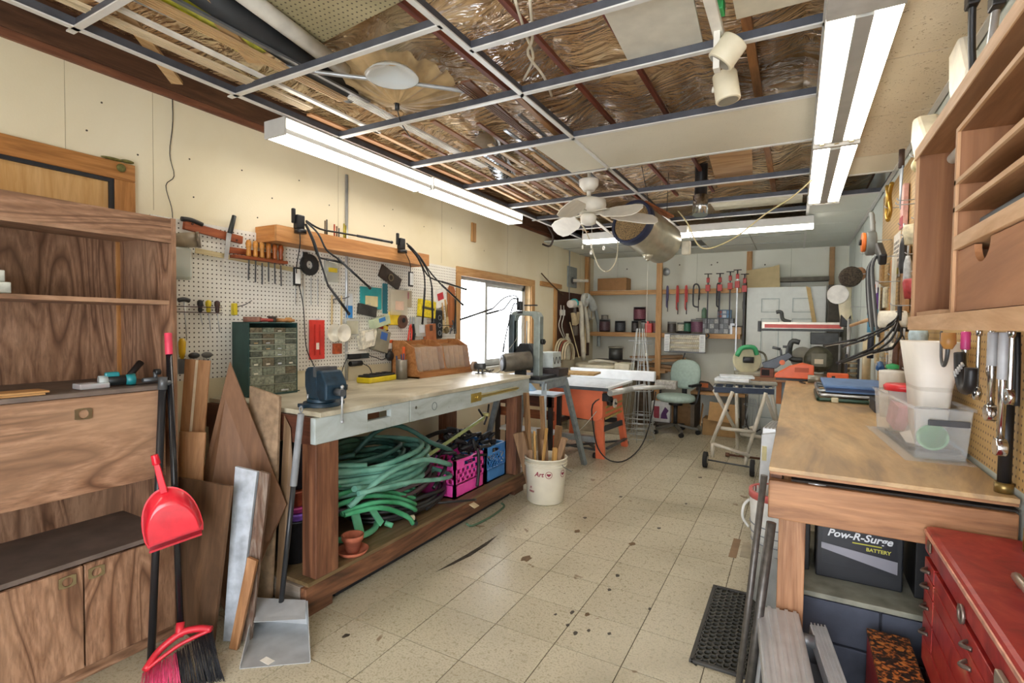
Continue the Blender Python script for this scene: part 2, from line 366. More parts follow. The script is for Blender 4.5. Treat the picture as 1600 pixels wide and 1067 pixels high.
# ---- back wall
wall_back = M().box(XL-.14, YB, 0, XR+.14, YB+.12, 3.05).st('wall_back', WALLG)
for x in (-2.5, -1.3, -.08): M().box(x-.002, YB-.0015, 1.95, x+.002, YB, 2.5).o('drywall_seam', mt('a7a894', .8), wall_back)
for (x, z) in ((-2.35, 2.32), (-1.55, 2.35), (-1.1, 2.33), (-1.02, 2.36), (-2.7, 2.3), (-.4, 2.3)): M().cyl((x, YB, z), (x, YB-.003, z), .011, n=8).o('screw_head', mt('5c584a', .7), wall_back)
# ---- right wall
wall_right = M().box(XR, -1, 0, XR+.14, YB+.1, 3.05).st('wall_right', wall_mat('drywall_pale', 'd5dcd6', 'c6cdc4', '77776b'))
M().box(XR-.012, .9, .97, XR, 4.9, 2.44).o('pegboard', pegmat('pegboard_tan', 'c9a56b', '4b3520', (1, 2), .1), wall_right)
for y in (5.6, 6.4, 7.2): M().box(XR-.0015, y-.002, 1.0, XR, y+.002, 2.5).o('drywall_seam', mt('8e978f', .8), wall_right)
wall_front_fill_block = M().box(XL-.14, -1.1, 0, -1.3, -1.0, 3.05).box(-1.3, -1.1, 2.15, XR+.14, -1.0, 3.05).st('wall_front_fill_block', WALLC)  # unseen part wall, added to cut the sky fill from the rear
# ---- ceiling : roof deck, rafters, insulation behind film, tee grid, remaining tiles
ceil = M().box(XL-.3, -1.2, 3.02, XR+.3, YB+.3, 3.08).st('ceiling', wood('8a6b4c', '6f523a', '4b3423', 'y'))
def film_mat():
    m, nt, p = base('film_over_insulation'); w = coords(nt, 'World', (1, .8, 1)); a = noise(nt, w, 1.1, 6, 1.0, .55)
    c = ramp(nt, a, [(.30, '6b4a2e'), (.40, 'a07a50'), (.50, 'c8a476'), (.60, 'e2c9a0'), (.70, 'c9b98e'), (.82, '9c9a70')])
    nt.links.new(c, p.inputs['Base Color']); p.inputs['Roughness'].default_value = .16; p.inputs['Coat Weight'].default_value = 1; nt.links.new(ramp(nt, noise(nt, coords(nt, 'World'), 2.2, 4), [(.42, (0, 0, 0, 1)), (.62, (.45, .45, .45, 1))]), p.inputs['Metallic']); p.inputs['Coat Roughness'].default_value = .07; p.inputs['Coat IOR'].default_value = 1.9
    w2 = coords(nt, 'World', (1.3, 3.6, 2), rot=(0, 0, .3)); b0 = noise(nt, w2, 1.5, 4, 1.6, .5)
    sb = nn(nt, 'ShaderNodeMath', operation='SUBTRACT'); nt.links.new(b0, sb.inputs[0]); sb.inputs[1].default_value = .5; ab = nn(nt, 'ShaderNodeMath', operation='ABSOLUTE'); nt.links.new(sb.outputs[0], ab.inputs[0]); b = ab.outputs[0]
    bp = nn(nt, 'ShaderNodeBump'); bp.inputs['Strength'].default_value = 1.0; bp.inputs['Distance'].default_value = .12
    nt.links.new(b, bp.inputs['Height']); nt.links.new(bp.outputs[0], p.inputs['Normal']); nt.links.new(bp.outputs[0], p.inputs['Coat Normal']); return m
FILM = film_mat(); RAFT = wood('b98553', '9c6b40', '6b4629', 'y'); DRAFT = wood('80593b', '664429', '452c1a', 'y')
xs = [-2.86, -2.28, -1.68, -1.08, -.52, .0, .56]
for k, x in enumerate(xs):
    M().box(x-.019, -1, 2.80, x+.019, YB, 3.02).o('rafter', RAFT if k in (4, 5) else DRAFT, ceil)
    if k < len(xs)-1:
        x1 = xs[k+1]; sd = k*3.7
        def fn(u_, v_, x0=x, x1=x1, sd=sd):
            y = -1+v_*(YB+1); s = math.sin(math.pi*u_)
            z = 2.795-.045*s-.025*s*math.sin(y*2.6+sd)+.012*math.sin(y*7.3+u_*9+sd)*s+.006*math.sin(y*19+u_*6+sd*2)*s
            return (x0+(x1-x0)*u_, y, z)
        M().surf(fn, 14, 150).o('vapour_film', FILM, ceil)
M().box(-.235, .3, 2.70, -.195, 6.2, 2.725).o('strapping', RAFT, ceil)
for x in (-.72, -1.05, -1.42): M().box(x-.012, .3, 2.70, x+.012, 5.2, 2.722).o('strapping', wood('8a4a33', '74392a', '4e241a', 'y'), ceil)
TEEW = mt('dcdcd8', .4, .2, .05); TEED = mt('5d6068', .5, .5, .15)
def tee(p, q, par=ceil, z=ZC):
    p = Vector((p[0], p[1], z)); q = Vector((q[0], q[1], z)); a = M().beam(p, q, .024, .006).o('tee', TEEW, par)
    M().beam(p+V(0, 0, .02), q+V(0, 0, .02), .004, .036).o('web', TEED, a)
XA, XB_, XC = -2.36, -1.15, .065
tee((XA, .3), (XA, 6.05)); tee((XB_, .3), (XB_, 6.4)); tee((XC, .3), (XC, YB)); tee((XR-.02, .3), (XR-.02, YB))
ys = [.9, 1.52, 2.15, 2.78, 3.42, 4.15, 4.75, 5.4, 6.0]
for k, y in enumerate(ys):
    tee((XA-.05, y), (XB_, y))
    if k != 0: tee((XB_, y-.01 if k != 1 else 1.71), (XC, y-.01 if k != 1 else 1.71))
# drop-in tiles
def acou(name, c1, pits):
    m, nt, p = base(name); w = coords(nt, 'World', (1, 1, 1)); a = noise(nt, w, 1.5, 5)
    c = ramp(nt, a, [(.3, tuple(x*.86 for x in lin(c1)[:3])+(1,)), (.7, lin(c1))]); s = noise(nt, w, 62, 1, 1.5)
    c = mixc(nt, ramp(nt, s, [(.66, (0, 0, 0, 1)), (.70, (pits, pits, pits, 1))]), c, lin('8a7c64')); nt.links.new(c, p.inputs['Base Color']); p.inputs['Roughness'].default_value = .85
    bump(nt, p, s, .3, .004); return m
ACB = acou('acoustic_beige', 'd9cdb4', .9); ACG = acou('acoustic_pale', 'dfe3da', .15); ACW = acou('acoustic_cream', 'ded9c6', .1)
def ctile(x0, x1, y0, y1, m, z=ZC+.003, t=.014): return M().box(x0+.004, y0+.004, z, x1-.004, y1-.004, z+t).o('ceiling_tile', m, ceil)
for y0, y1 in ((.3, .95), (.95, 1.75), (1.75, 2.55), (2.55, 3.2), (3.2, 3.9), (3.9, 4.32)):
    ctile(XC, XR, y0, y1, ACB if y0 < 3.5 else ACW)
tee((XC, 4.32), (XR, 4.32)); tee((XC, 4.95), (XR, 4.95))
for y0, y1 in ((4.95, 5.6), (5.6, 6.2), (6.2, 6.8), (6.8, 7.4), (7.4, YB)): ctile(XC, XR, y0, y1, ACG)
for y0, y1 in ((6.05, 6.7), (6.7, 7.3), (7.3, YB)):
    for x0, x1 in ((XL, -2.28), (-2.28, -1.67), (-1.67, -1.06), (-1.06, -.5), (-.5, XC)):
        if (x0, y0) in ((-1.67, 6.7),): continue
        ctile(x0, x1, y0, y1, ACG)
for y in (6.7, 7.3): M().box(XL, y-.008, ZC-.002, XC, y+.008, ZC+.002).o('tee', mt('9ba09c', .5), ceil)
ctile(XB_, XC, 2.79, 3.40, ACW); ctile(-1.42, XB_, 2.79, 3.40, ACW)
# ================================================================ FLUORESCENT FIXTURES (lamps of the room, then an added fill pair)
LENS = emis('fff7ea', TUBE)
FXW = mt('e9e8e2', .4, 0, .04)
def strip(name, label, x0, x1, y0, y1, z0, z1, group, n_l=0):
    t = thing(name, label, 'light', ((x0+x1)/2, (y0+y1)/2, z0), group=group)
    M().box(x0, y0, z0+.012, x1, y1, z1).w('housing', FXW, t)
    M().box(x0-.004, y0-.012, z0-.004, x1+.004, y0, z1+.002).box(x0-.004, y1, z0-.004, x1+.004, y1+.012, z1+.002).each('end_cap', mt('c3c3bf', .5, 0, .05), t)
    return t
G1 = 'white shop strip lights hung in a row along the left wall'
for lab, y0, y1, x0 in (('white strip light above the left wall, nearer of the two over the workbench', 1.78, 2.98, -2.50), ('white strip light above the left wall, farther one toward the window', 3.0, 4.36, -2.48)):
    t = strip('strip_light', lab, x0, x0+.155, y0, y1, 2.40, 2.485, G1)
    M().box(x0+.1552, y0, 2.432, x0+.160, y1, 2.478).w('side_lens', LENS, t)
    M().box(x0+.002, y0, 2.400, x0+.153, y1, 2.411).w('bottom_lens', LENS, t)
    M().box(x0+.153, y0, 2.404, x0+.158, y1, 2.430).w('divider_rib', FXW, t)
G2 = 'wide two tube lights along the right ceiling'
for lab, y0, y1 in (('wide two-tube light at top right, nearer to the camera', 1.42, 3.24), ('wide two-tube light behind the near one on the right ceiling', 3.27, 4.72)):
    x0, x1 = .058, .264; ys0 = y0+.52 if y0 < 2 else y0+.02
    t = strip('tube_light', lab, x0, x1, y0, y1, 2.40, 2.47, G2)
    for a in (x0+.004, x1-.074): M().box(a, ys0, 2.400, a+.070, y1-.06, 2.411).w('tube', LENS, t)
    M().box(x0+.078, ys0, 2.392, x1-.078, y1-.06, 2.411).w('centre_strip', mt('a9a9a4', .5, 0, .05), t, .002)  # grey tone and drop stand in for the less lit housing between tubes
    for a in (x0+.037, (x0+x1)/2, x1-.037): M().cyl((a, y1-.032, 2.413), (a, y1-.032, 2.396), .011).w('tube_cap', mt('d8cfae', .5), t)
    if y0 < 2: M().box(x0, y0, 2.397, x1, ys0-.01, 2.411).w('cover_plate', mt('b9b9b4', .5, 0, .1), t)
for lab, x0, x1, g in (('long white strip light across the back of the room, left half behind the ceiling fan', -2.20, -1.03, 0), ('long white strip light across the back of the room, right half', -1.01, .12, 0)):
    t = thing('strip_light', lab, 'light', ((x0+x1)/2, 5.72, 2.38), group='white strip lights crossing the back of the ceiling')
    M().box(x0, 5.62, 2.415, x1, 5.80, 2.49).w('housing', FXW, t)
    M().prism([(5.63, 2.415), (5.65, 2.385), (5.77, 2.385), (5.79, 2.415)], 'x', x0, x1).w('lens', LENS, t)
# unseen pair added behind the camera for fill, in line with the grid rows
for lab, x0 in (('added white fill light above the left wall, behind the camera', -2.48), ('added fill light on the right ceiling, behind the camera', .062)):
    t = strip('strip_light', lab, x0, x0+.155, -.98, .24, 2.40, 2.485, 'added fill lights behind the camera')
    M().box(x0+.002, -.98, 2.400, x0+.153, .24, 2.411).w('bottom_lens', LENS, t)
# ================================================================ WALNUT BOOKCASE
def walnut(name, axis, c=('ad866a', '8d684e', '5f4230')):
    m, nt, p = base(name); b = 8.5; sc_ = {'y': (b, 1.5, b), 'z': (b, b, 1.5)}[axis]
    v = coords(nt, 'Object', sc_); oi = nn(nt, 'ShaderNodeObjectInfo'); ad = nn(nt, 'ShaderNodeVectorMath', operation='ADD')
    cm = nn(nt, 'ShaderNodeVectorMath', operation='SCALE'); cm.inputs[0].default_value = (7, 11, 9); nt.links.new(oi.outputs['Random'], cm.inputs['Scale'])
    nt.links.new(v, ad.inputs[0]); nt.links.new(cm.outputs[0], ad.inputs[1]); v = ad.outputs[0]
    big = noise(nt, v, .62, 2, .8, .4)
    ml = nn(nt, 'ShaderNodeMath', operation='MULTIPLY'); ml.inputs[1].default_value = 13; nt.links.new(big, ml.inputs[0])
    fr = nn(nt, 'ShaderNodeMath', operation='PINGPONG'); fr.inputs[1].default_value = 1; nt.links.new(ml.outputs[0], fr.inputs[0])
    col = ramp(nt, fr.outputs[0], [(0, c[2]), (.22, c[1]), (.6, c[0]), (1, c[1])])
    f = noise(nt, v, 9, 6, .4, .6); col = mixc(nt, ramp(nt, f, [(.35, (.6, .6, .6, 1)), (.6, (0, 0, 0, 1))]), col, lin(c[2]))
    bl = noise(nt, v, .5, 2); col = mixc(nt, ramp(nt, bl, [(.45, (0, 0, 0, 1)), (.7, (.55, .55, .55, 1))]), col, lin('ba9678'))
    nt.links.new(col, p.inputs['Base Color']); p.inputs['Roughness'].default_value = .42; return m
WNZ = walnut('walnut_vertical', 'z'); WNY = walnut('walnut_lengthwise', 'y'); WND = mt('6e6057', .6, 0, .2, 8)
bc = thing('bookcase_cabinet', 'tall walnut laminate bookcase with open shelves, drop-front flap and lower doors', 'bookcase', (-2.64, .80, 0))
B0, B1 = .22, 1.275; XF = -2.42; XBk = -2.885
M().box(XBk, B1-.02, 0, XF, B1, 1.875).w('side_panel', WNZ, bc, .001)
M().box(XBk, B0, 0, XF, B0+.02, 1.875).w('side_panel', WNZ, bc, .001)
M().box(XBk, B0+.02, .02, XBk+.012, B1-.02, 1.86).w('back_panel', WNZ, bc)
M().box(XBk+.012, B0+.02, 1.80, XF-.012, B1-.02, 1.862).w('top_panel', WNY, bc)
M().box(XF-.012, B0+.02, 1.765, XF-.001, B1-.02, 1.872).w('top_rail', WNY, bc, .001)
M().box(XF-.03, B0+.02, 1.765, XF-.0, B1-.02, 1.778).w('rail_moulding', WNY, bc, .002)
M().box(XBk+.012, B0+.02, 1.495, XF-.02, B1-.02, 1.513).w('shelf', WNY, bc, .001)
M().box(XBk+.012, B0, 1.13, XF+.055, B1-.075, 1.148).w('desk_top', WND, bc, .002)
M().box(XBk+.012, B1-.075, 1.13, XF-.01, B1-.02, 1.148).w('desk_top', WND, bc, .002)
fl = M().box(XF+.035, B0, .755, XF+.055, B1-.08, 1.128).w('drop_flap', WNY, bc, .002)
M().box(XBk+.012, B1-.1, .755, XF+.033, B1-.08, 1.128).w('flap_case_side', WNZ, bc)
M().box(XBk+.012, B0+.02, .755, XF+.033, B1-.1, .772).w('flap_case_floor', WNY, bc)
M().box(XBk+.012, B0+.02, .468, XF-.0, B1-.02, .488).w('niche_floor', WND, bc, .002)
def door(y0, y1, hy):
    d = M().box(XF-.002, y0, .06, XF+.016, y1, .465).w('door', WNZ, bc, .002); pull(XF+.017, hy, .425, d)
def pull(x, y, z, par):
    m = M(); n = 18; ro, ri = .026, .017
    out = [(y-.029, z-.024), (y+.029, z-.024), (y+.029, z+.024), (y-.029, z+.024)]
    sq = []
    for i in range(n):
        t = 2*math.pi*i/n; c, s = math.cos(t), math.sin(t); k = 1/max(abs(c), abs(s)); sq.append((y+.027*c*k, z+.022*s*k))
    vs = [(x, a, b) for a, b in sq]+[(x+.004, a, b) for a, b in sq]+[(x+.004, y+ri*math.cos(2*math.pi*i/n), z+ri*math.sin(2*math.pi*i/n)) for i in range(n)]+[(x, y+ri*math.cos(2*math.pi*i/n), z+ri*math.sin(2*math.pi*i/n)) for i in range(n)]
    fs = [(k*n+i, k*n+(i+1) % n, (k+1)*n+(i+1) % n, (k+1)*n+i) for k in range(3) for i in range(n)]
    m.add(vs, fs); m.w('handle', mt('b3a888', .3, .9, .1), par, label='square brushed metal pull with a round opening')
door(B0+.02, .575, .53); door(.58, .912, .862); door(.918, B1-.025, .955); pull(XF+.057, .905, 1.065, fl)
M().box(XF-.03, B0+.02, 0, XF-.012, B1-.02, .058).w('plinth', WNY, bc)
# ---- things on the bookcase
PNT = mt('c9cabd', .6, 0, .22, 20)
for lab, a, d in (('white-painted weathered board at the bottom of the stack on the bookcase shelf', (-2.62, .53, 1.515), (.30, .42, .040)), ('chipped painted board in the middle of the bookcase shelf stack', (-2.63, .52, 1.556), (.28, .42, .042)), ('shorter painted board on top of the bookcase shelf stack', (-2.63, .48, 1.599), (.25, .40, .04))):
    M().box(a[0]-d[0]/2, a[1]-d[1]/2, a[2], a[0]+d[0]/2, a[1]+d[1]/2, a[2]+d[2]).top('painted_board', mt('c5c6b9', .65, 0, .28, 16, .3), lab, 'board', 'painted boards stacked on the bookcase', .003)
for k in range(2): M().box(-2.48, .55, 1.149+k*.008, -2.38, .80+k*.012, 1.156+k*.008).top('wood_offcut', PINE_Y, ('lower thin pine slat on the bookcase desk surface', 'upper thin pine slat on the bookcase desk surface')[k], 'wood', bev=.001)
t = thing('bit_case', 'small clear plastic case of bits on the bookcase desk surface', 'case', (-2.46, .97, 1.149))
M().box(-.035, -.05, 0, .035, .05, .022).o('case_shell', glass('e8eef0', .1, .45), t, .004)
M().box(-.03, -.045, .003, -.005, .0, .016).box(.005, .01, .003, .03, .04, .014).o('bits', mt('9a4b44', .4, .3), t)
t = thing('torch', 'teal and black cordless torch lying on the bookcase desk surface', 'torch', (-2.455, 1.055, 1.174), 1.35)
M().cyl((-.055, 0, 0), (.03, 0, 0), .02, .022).o('body', mt('1d2427', .4), t); M().cyl((.03, 0, 0), (.062, 0, 0), .022, .026).o('head', mt('1f7f86', .35), t)
M().cyl((-.06, 0, 0), (-.03, 0, 0), .0225).o('cap', mt('b9c3c2', .3), t); M().box(-.04, -.012, .015, .01, .012, .036).o('grip', mt('1f7f86', .35), t, .006)
t = thing('trowel', 'black-handled flat trowel resting on the bookcase desk with its handle up', 'tool', (-2.50, 1.16, 1.1525))
M().cyl((0, -.05, .02), (-.03, .02, .085), .011, .014).o('handle', BLK, t); M().tube([(0, -.05, .02), (.01, -.06, .006), (.02, -.03, .004)], .004).o('shank', STEEL, t); M().box(.0, -.05, -.003, .05, .075, .0).o('blade', DSTEEL, t, .001)
t = thing('claw_clamp', 'small dark clamp beside the mop pole on the bookcase desk', 'clamp', (-2.43, 1.19, 1.15))
M().cyl((0, -.05, .018), (0, .03, .018), .010).cyl((0, .0, .02), (0, .0, .05), .008).o('bar', DSTEEL, t); M().cyl((0, -.004, .05), (0, .018, .05), .013).o('knob', BLK, t)
# ================================================================ BROOM, POLES, DUSTPANS
t = thing('broom', 'red and black broom with clipped red dustpan leaning on the bookcase', 'broom', (-2.19, 1.12, 0))
P0, P1 = V(-2.185, 1.155, .14), V(-2.375, 1.215, 1.37)
pt = lambda k: P0.lerp(P1, k)
M().cyl(P0, pt(.925), .0125).w('handle', mt('16181d', .22, 0, 0), t); M().cyl(pt(.925), pt(1), .0145).w('grip', mt('e0405c', .5), t, .002)
hd = M(); n = 9
top = [V(-2.23+.05, 1.02, .062), V(-2.20, 1.08, .10), V(-2.17, 1.145, .145), V(-2.125, 1.19, .155), V(-2.08, 1.22, .150)]
hd.tube(top, .014).tube([top[0], V(-2.155, 1.09, .10), V(-2.13, 1.14, .125), top[-1]], .008).cyl(V(-2.17, 1.14, .13), V(-2.19, 1.157, .18), .016)
hd.w('head', mt('d02838', .4), t)
br = M(); br2 = M()
for i in range(230):
    k = U(0, 1); a = V(-2.18, 1.02, .055).lerp(V(-2.085, 1.22, .145), k); b = V(-2.10+U(-.03, .03), .965, .004).lerp(V(-1.96+U(-.02, .03), 1.19, .004), k)
    a += V(U(-.008, .008), U(-.008, .008), 0); (br2 if k < .45 else br).tube([a, b], .0013, 3, 1)
br.w('bristles', mt('25262c', .6), t)['kind'] = 'stuff'; o = br2.w('bristles', mt('e8507e', .5), t, label='pink bristles'); o['kind'] = 'stuff'
t = thing('dustpan', 'glossy red plastic dustpan clipped to the broom handle', 'dustpan', (-2.23, 1.17, .52))
# pan: rounded hood, local x along width, z up, y depth
def pan_pt(u, v):
    a = math.pi*u; r = .122; zz = math.sin(a)*.155*v; return V(math.cos(a)*r*(.25+.75*v), -.045*math.sin(math.pi*min(v, 1))*.9-.01, zz)
pm = M(); nS = 20
outl = [(.128*math.cos(math.pi*i/nS), .19*math.sin(math.pi*i/nS)**.8) for i in range(nS+1)]
outl = outl+[(-.120, -.03), (.120, -.03)]
pm.prism(outl, 'y', 0, .004); pm.o('rear_plate', mt('d81f33', .28, coat=.5), t, .001)
def hood(u, v):
    a = math.pi*u; x = .122*math.cos(a); z = .183*math.sin(a)**.8 if 0 < u < 1 else 0
    k = 1-v; return V(x*(1-.14*v), -.052*math.sin(v*math.pi/2), -.028+(z+.028)*(1-.28*v))
M().surf(hood, 24, 6).o('rim', mt('d81f33', .28, coat=.5), t)
fr = [hood(i/24, 1) for i in range(25)]; M().add(fr, [tuple(range(25))]).o('hood_face', mt('d81f33', .25, coat=.6), t)
M().box(-.112, -.058, -.034, .112, .004, -.026).o('lip', mt('b8182a', .3), t)
M().prism([(-.016, .17), (.016, .17), (.012, .30), (-.012, .30)], 'y', -.022, .004).cyl((0, -.01, .29), (0, -.01, .33), .019, .016).o('grip', mt('d81f33', .28), t, .003)
t.rotation_euler = (-.06, -.20, 1.08)
t.location = (-2.185, 1.135, .565); t.scale = (.80, .9, 1.0)
t = thing('mop_pole', 'black painted pole with steel tip leaning beside the red broom', 'pole', (-2.2, 1.07, 0))
a, b = V(-2.315, 1.105, .0), V(-2.340, 1.175, 1.185); M().cyl(a, a.lerp(b, .96), .0145).w('shaft', mt('202125', .35), t); M().cyl(a.lerp(b, .955), b, .017).cyl(a.lerp(b, .975), a.lerp(b, .975)+V(-.0, .03, .005), .012).w('tip', DSTEEL, t)
t = thing('lobby_dustpan', 'upright galvanised dustpan with grey-topped long handle by the bench leg', 'dustpan', (-2.0, 1.5, 0))
GAL = mt('bfc2c4', .36, .35, .14, 9)
q = [V(-1.955, 1.26, .004), V(-1.74, 1.43, .004), V(-1.965, 1.60, .012), V(-2.20, 1.50, .012)]
M().add(q+[v-V(0, 0, .003) for v in q], [(0, 1, 2, 3), (7, 6, 5, 4), (0, 4, 5, 1), (1, 5, 6, 2), (2, 6, 7, 3), (3, 7, 4, 0)]).w('pan_floor', GAL, t)
def wallq(a, b, ha, hb, nm='side_wall'):
    n_ = V(b.y-a.y, a.x-b.x, 0).normalized()*.003
    vs = [a, b, b+V(0, 0, hb), a+V(0, 0, ha)]; vs += [v+n_ for v in vs]
    M().add(vs, [(0, 1, 2, 3), (7, 6, 5, 4), (0, 4, 5, 1), (1, 5, 6, 2), (2, 6, 7, 3), (3, 7, 4, 0)]).w(nm, GAL, t)
wallq(q[0], q[3], .012, .11); wallq(q[1], q[2], .012, .11); wallq(q[3], q[2], .11, .11, 'back_wall')
m1 = q[3].lerp(q[0], .42); m2 = q[2].lerp(q[1], .42)
vs = [q[3]+V(.02, 0, .112), q[2]+V(-.01, 0, .112), m2+V(-.02, 0, .085), m1+V(.03, 0, .085)]; M().add(vs+[v-V(0, 0, .002) for v in vs], [(0, 1, 2, 3), (7, 6, 5, 4), (0, 4, 5, 1), (1, 5, 6, 2), (2, 6, 7, 3), (3, 7, 4, 0)]).w('cover', GAL, t)
hb_, ht = V(-2.07, 1.54, .112), V(-2.000, 1.595, 1.0)
M().cyl(hb_, hb_.lerp(ht, .66), .012).w('handle', mt('26282c', .35), t); M().cyl(hb_.lerp(ht, .62), ht, .0165, .0155).w('grip', mt('83868a', .55), t, .002); M().tube([ht, ht+V(-.01, 0, .02), ht+V(.0, 0, .035), ht+V(.01, 0, .02), ht], .003).w('hanging_loop', mt('83868a', .55), t)
M().box(-1.925, 1.33, .006, -1.87, 1.36, .0075).w('sticker', mt('eeeae0', .5), t)
# ================================================================ BOARDS LEANING BETWEEN BOOKCASE AND BENCH
def slab(name, pts, th, m, label, cat='board', bev=.0015, group='boards leaning between bookcase and workbench'):
    p = [Vector(q) for q in pts]; n_ = (p[1]-p[0]).cross(p[2]-p[1]).normalized()
    if n_.y < 0: n_ = -n_
    k = len(p); b = [v+n_*th for v in p]
    fs = [tuple(range(k)), tuple(range(2*k-1, k-1, -1))]+[(i, k+i, k+(i+1) % k, (i+1) % k) for i in range(k)]
    return M().add(p+b, fs).top(name, m, label, cat, group, bev)
PLYD = wood('8b6446', '77543a', '5b3f2a', 'z', .6, .6); PLYB = wood('6d5038', '59402b', '3d2b1c', 'z', .7, .65)
PART = mt('9b8166', .8, 0, .22, 26, .2); PLYL = wood('b98b62', 'a0724a', '7d5636', 'z', .8, .55)
slab('plywood_sheet', [(-2.549, 1.300, .697), (-2.145, 1.345, .703), (-2.165, 1.268, .003), (-2.405, 1.285, .0)], .016, PLYB, 'dark stained plywood sheet nearest the bookcase, lowest and widest of the leaning boards')
slab('painted_board', [(-2.213, 1.41, .765), (-2.108, 1.446, .748), (-2.135, 1.360, .004), (-2.188, 1.333, .004)], .018, mt('b4bbc4', .55, 0, .2, 18), 'pale blue-painted narrow board leaning beside the dark plywood sheet')
slab('rough_board', [(-2.104, 1.455, .749), (-2.060, 1.473, .737), (-2.085, 1.395, .004), (-2.128, 1.368, .004)], .018, wood('8f8073', '6d5140', '3c2a20', 'z', 1.6), 'narrow weathered board with peeling pale flakes next to the blue one')
slab('wood_block', [(-2.090, 1.385, .385), (-2.050, 1.402, .370), (-2.075, 1.325, .003), (-2.118, 1.316, .003)], .02, PLYL, 'short pale offcut at the front right of the leaning boards')
slab('plywood_sheet', [(-2.425, 1.52, 1.226), (-2.138, 1.62, .539), (-2.215, 1.52, .24), (-2.31, 1.44, .003), (-2.43, 1.37, .30), (-2.52, 1.42, .60)], .012, PLYD, 'diamond-shaped brown plywood offcut with a pointed top')
o = slab('plywood_strip', [(-2.600, 1.405, 1.238), (-2.492, 1.462, 1.232), (-2.480, 1.40, .62), (-2.575, 1.345, .62)], .012, PLYL, 'reddish plywood strip with a pale inlaid line, at the bookcase side')
slab('plywood_strip', [(-2.528, 1.338, .902), (-2.426, 1.400, .898), (-2.415, 1.33, .004), (-2.515, 1.285, .004)], .012, PLYL, 'narrow plywood offcut in front of the pale-lined strip')
st_ = M().add([(-2.548, 1.430, 1.234), (-2.536, 1.436, 1.234), (-2.525, 1.372, .63), (-2.537, 1.366, .63)], [(0, 1, 2, 3)]); st_.mk = 0; st_.mv(.002, -.004, 0)
st_.w('inlay', mt('dcc9aa', .6), o)
slab('particle_board', [(-2.405, 1.61, 1.099), (-2.215, 1.640, 1.057), (-2.218, 1.625, .65), (-2.215, 1.585, .004), (-2.33, 1.54, .004)], .016, PART, 'grey-brown particle board behind the diamond offcut')
slab('hardboard_sheet', [(-2.205, 1.660, .96), (-2.165, 1.664, .90), (-2.140, 1.660, .641), (-2.16, 1.605, .004), (-2.20, 1.600, .004)], .005, wood('8e7458', '7b6248', '5d4732', 'z', .8), 'thin brown hardboard sheet against the bench end, farthest of the leaning boards')
# ================================================================ WORKBENCH
WB = wood('8a5d41', '6f4630', '452a1c', 'z', .9); WBY = wood('84583d', '6b4430', '3f281b', 'y', .9)
def pbench():
    m, nt, p = base('worn_painted_wood'); w = coords(nt, 'World', (1, .35, 1)); a = noise(nt, w, 6, 8, .8, .6)
    c = ramp(nt, a, [(.28, '77705f'), (.42, 'a4aca8'), (.6, 'b9c3c2'), (.8, 'c6cdca')]); b = noise(nt, coords(nt, 'World'), 34, 3)
    c = mixc(nt, ramp(nt, b, [(.7, (0, 0, 0, 1)), (.76, (.6, .6, .6, 1))]), c, lin('6c6250')); nt.links.new(c, p.inputs['Base Color']); p.inputs['Roughness'].default_value = .5; return m
PB = pbench()
def btop():
    m, nt, p = base('bench_top_hardboard'); w = coords(nt, 'World', (1, .6, 1)); a = noise(nt, w, 4, 8, 1, .6)
    c = ramp(nt, a, [(.3, '9c9480'), (.5, 'c0b9a2'), (.7, 'd9d5c6')]); nt.links.new(c, p.inputs['Base Color']); p.inputs['Roughness'].default_value = .38; return m
BTOP = btop()
wb = thing('workbench', 'long wooden workbench with pale blue painted apron and lower shelf along the left wall', 'workbench', (-2.45, 2.8, 0))
XW = -2.0; Y0, Y1 = 1.675, 3.925
M().box(-2.893, Y0+.02, .965, XW+.012, Y1, .99).w('top', BTOP, wb, .003)
ap = M()   # apron with slot, made of boards
ap.box(XW-.035, Y0, .835, XW, 2.02, .963).box(XW-.035, 2.02, .835, XW, 2.20, .895).box(XW-.035, 2.02, .935, XW, 2.20, .963)
ap.box(XW-.035, 2.20, .835, XW, 2.36, .963).w('apron_board', PB, wb, .003)
M().box(XW-.035, 2.366, .835, XW, 3.02, .963).w('apron_board', PB, wb, .003); M().box(XW-.035, 3.025, .835, XW, Y1, .963).w('apron_board', PB, wb, .003)
M().box(XW-.09, 2.03, .85, XW-.08, 2.19, .95).w('slot_back', mt('7a4f36', .7), wb)
M().box(-2.893, Y0, .83, XW-.036, Y0+.04, .963).w('end_board', wood('6e4330', '5a3324', '39201a', 'x'), wb, .002)
M().box(XW, 3.02, .868, XW+.005, 3.15, .93).w('latch_plate', mt('c6ac5a', .35, .7), wb); M().box(XW, 3.07, .895, XW+.010, 3.72, .906).w('slide_bar', mt('c6ac5a', .35, .7), wb); M().cyl((XW+.005, 3.09, .90), (XW+.02, 3.09, .90), .012).w('latch_knob', mt('c6ac5a', .35, .7), wb)
M().box(XW, 3.15, .885, XW+.004, 3.70, .890).box(XW, 3.15, .911, XW+.004, 3.70, .916).w('slide_track', mt('e0d49a', .4, .4), wb)
r_ = M().ring((XW, 2.60, .90), (XW+.0015, 2.60, .90), .026, .022).w('stamp_ring', mt('6d7778', .6), wb)
M().cyl((XW, 2.42, .915), (XW+.001, 2.42, .915), .01, n=8).w('knot', mt('5c5a4e', .7), wb)
M().box(-2.10, Y0+.005, .176, XW-.0, 1.82, .834).w('leg', WB, wb, .004)
M().box(-2.10, 3.70, .176, XW-.0, 3.79, .834).w('leg', WB, wb, .004)
M().box(-2.80, 3.70, .176, -2.71, 3.86, .834).w('leg', WB, wb, .004); M().box(-2.88, Y0+.005, .176, -2.80, 1.80, .834).w('leg', WB, wb, .004)
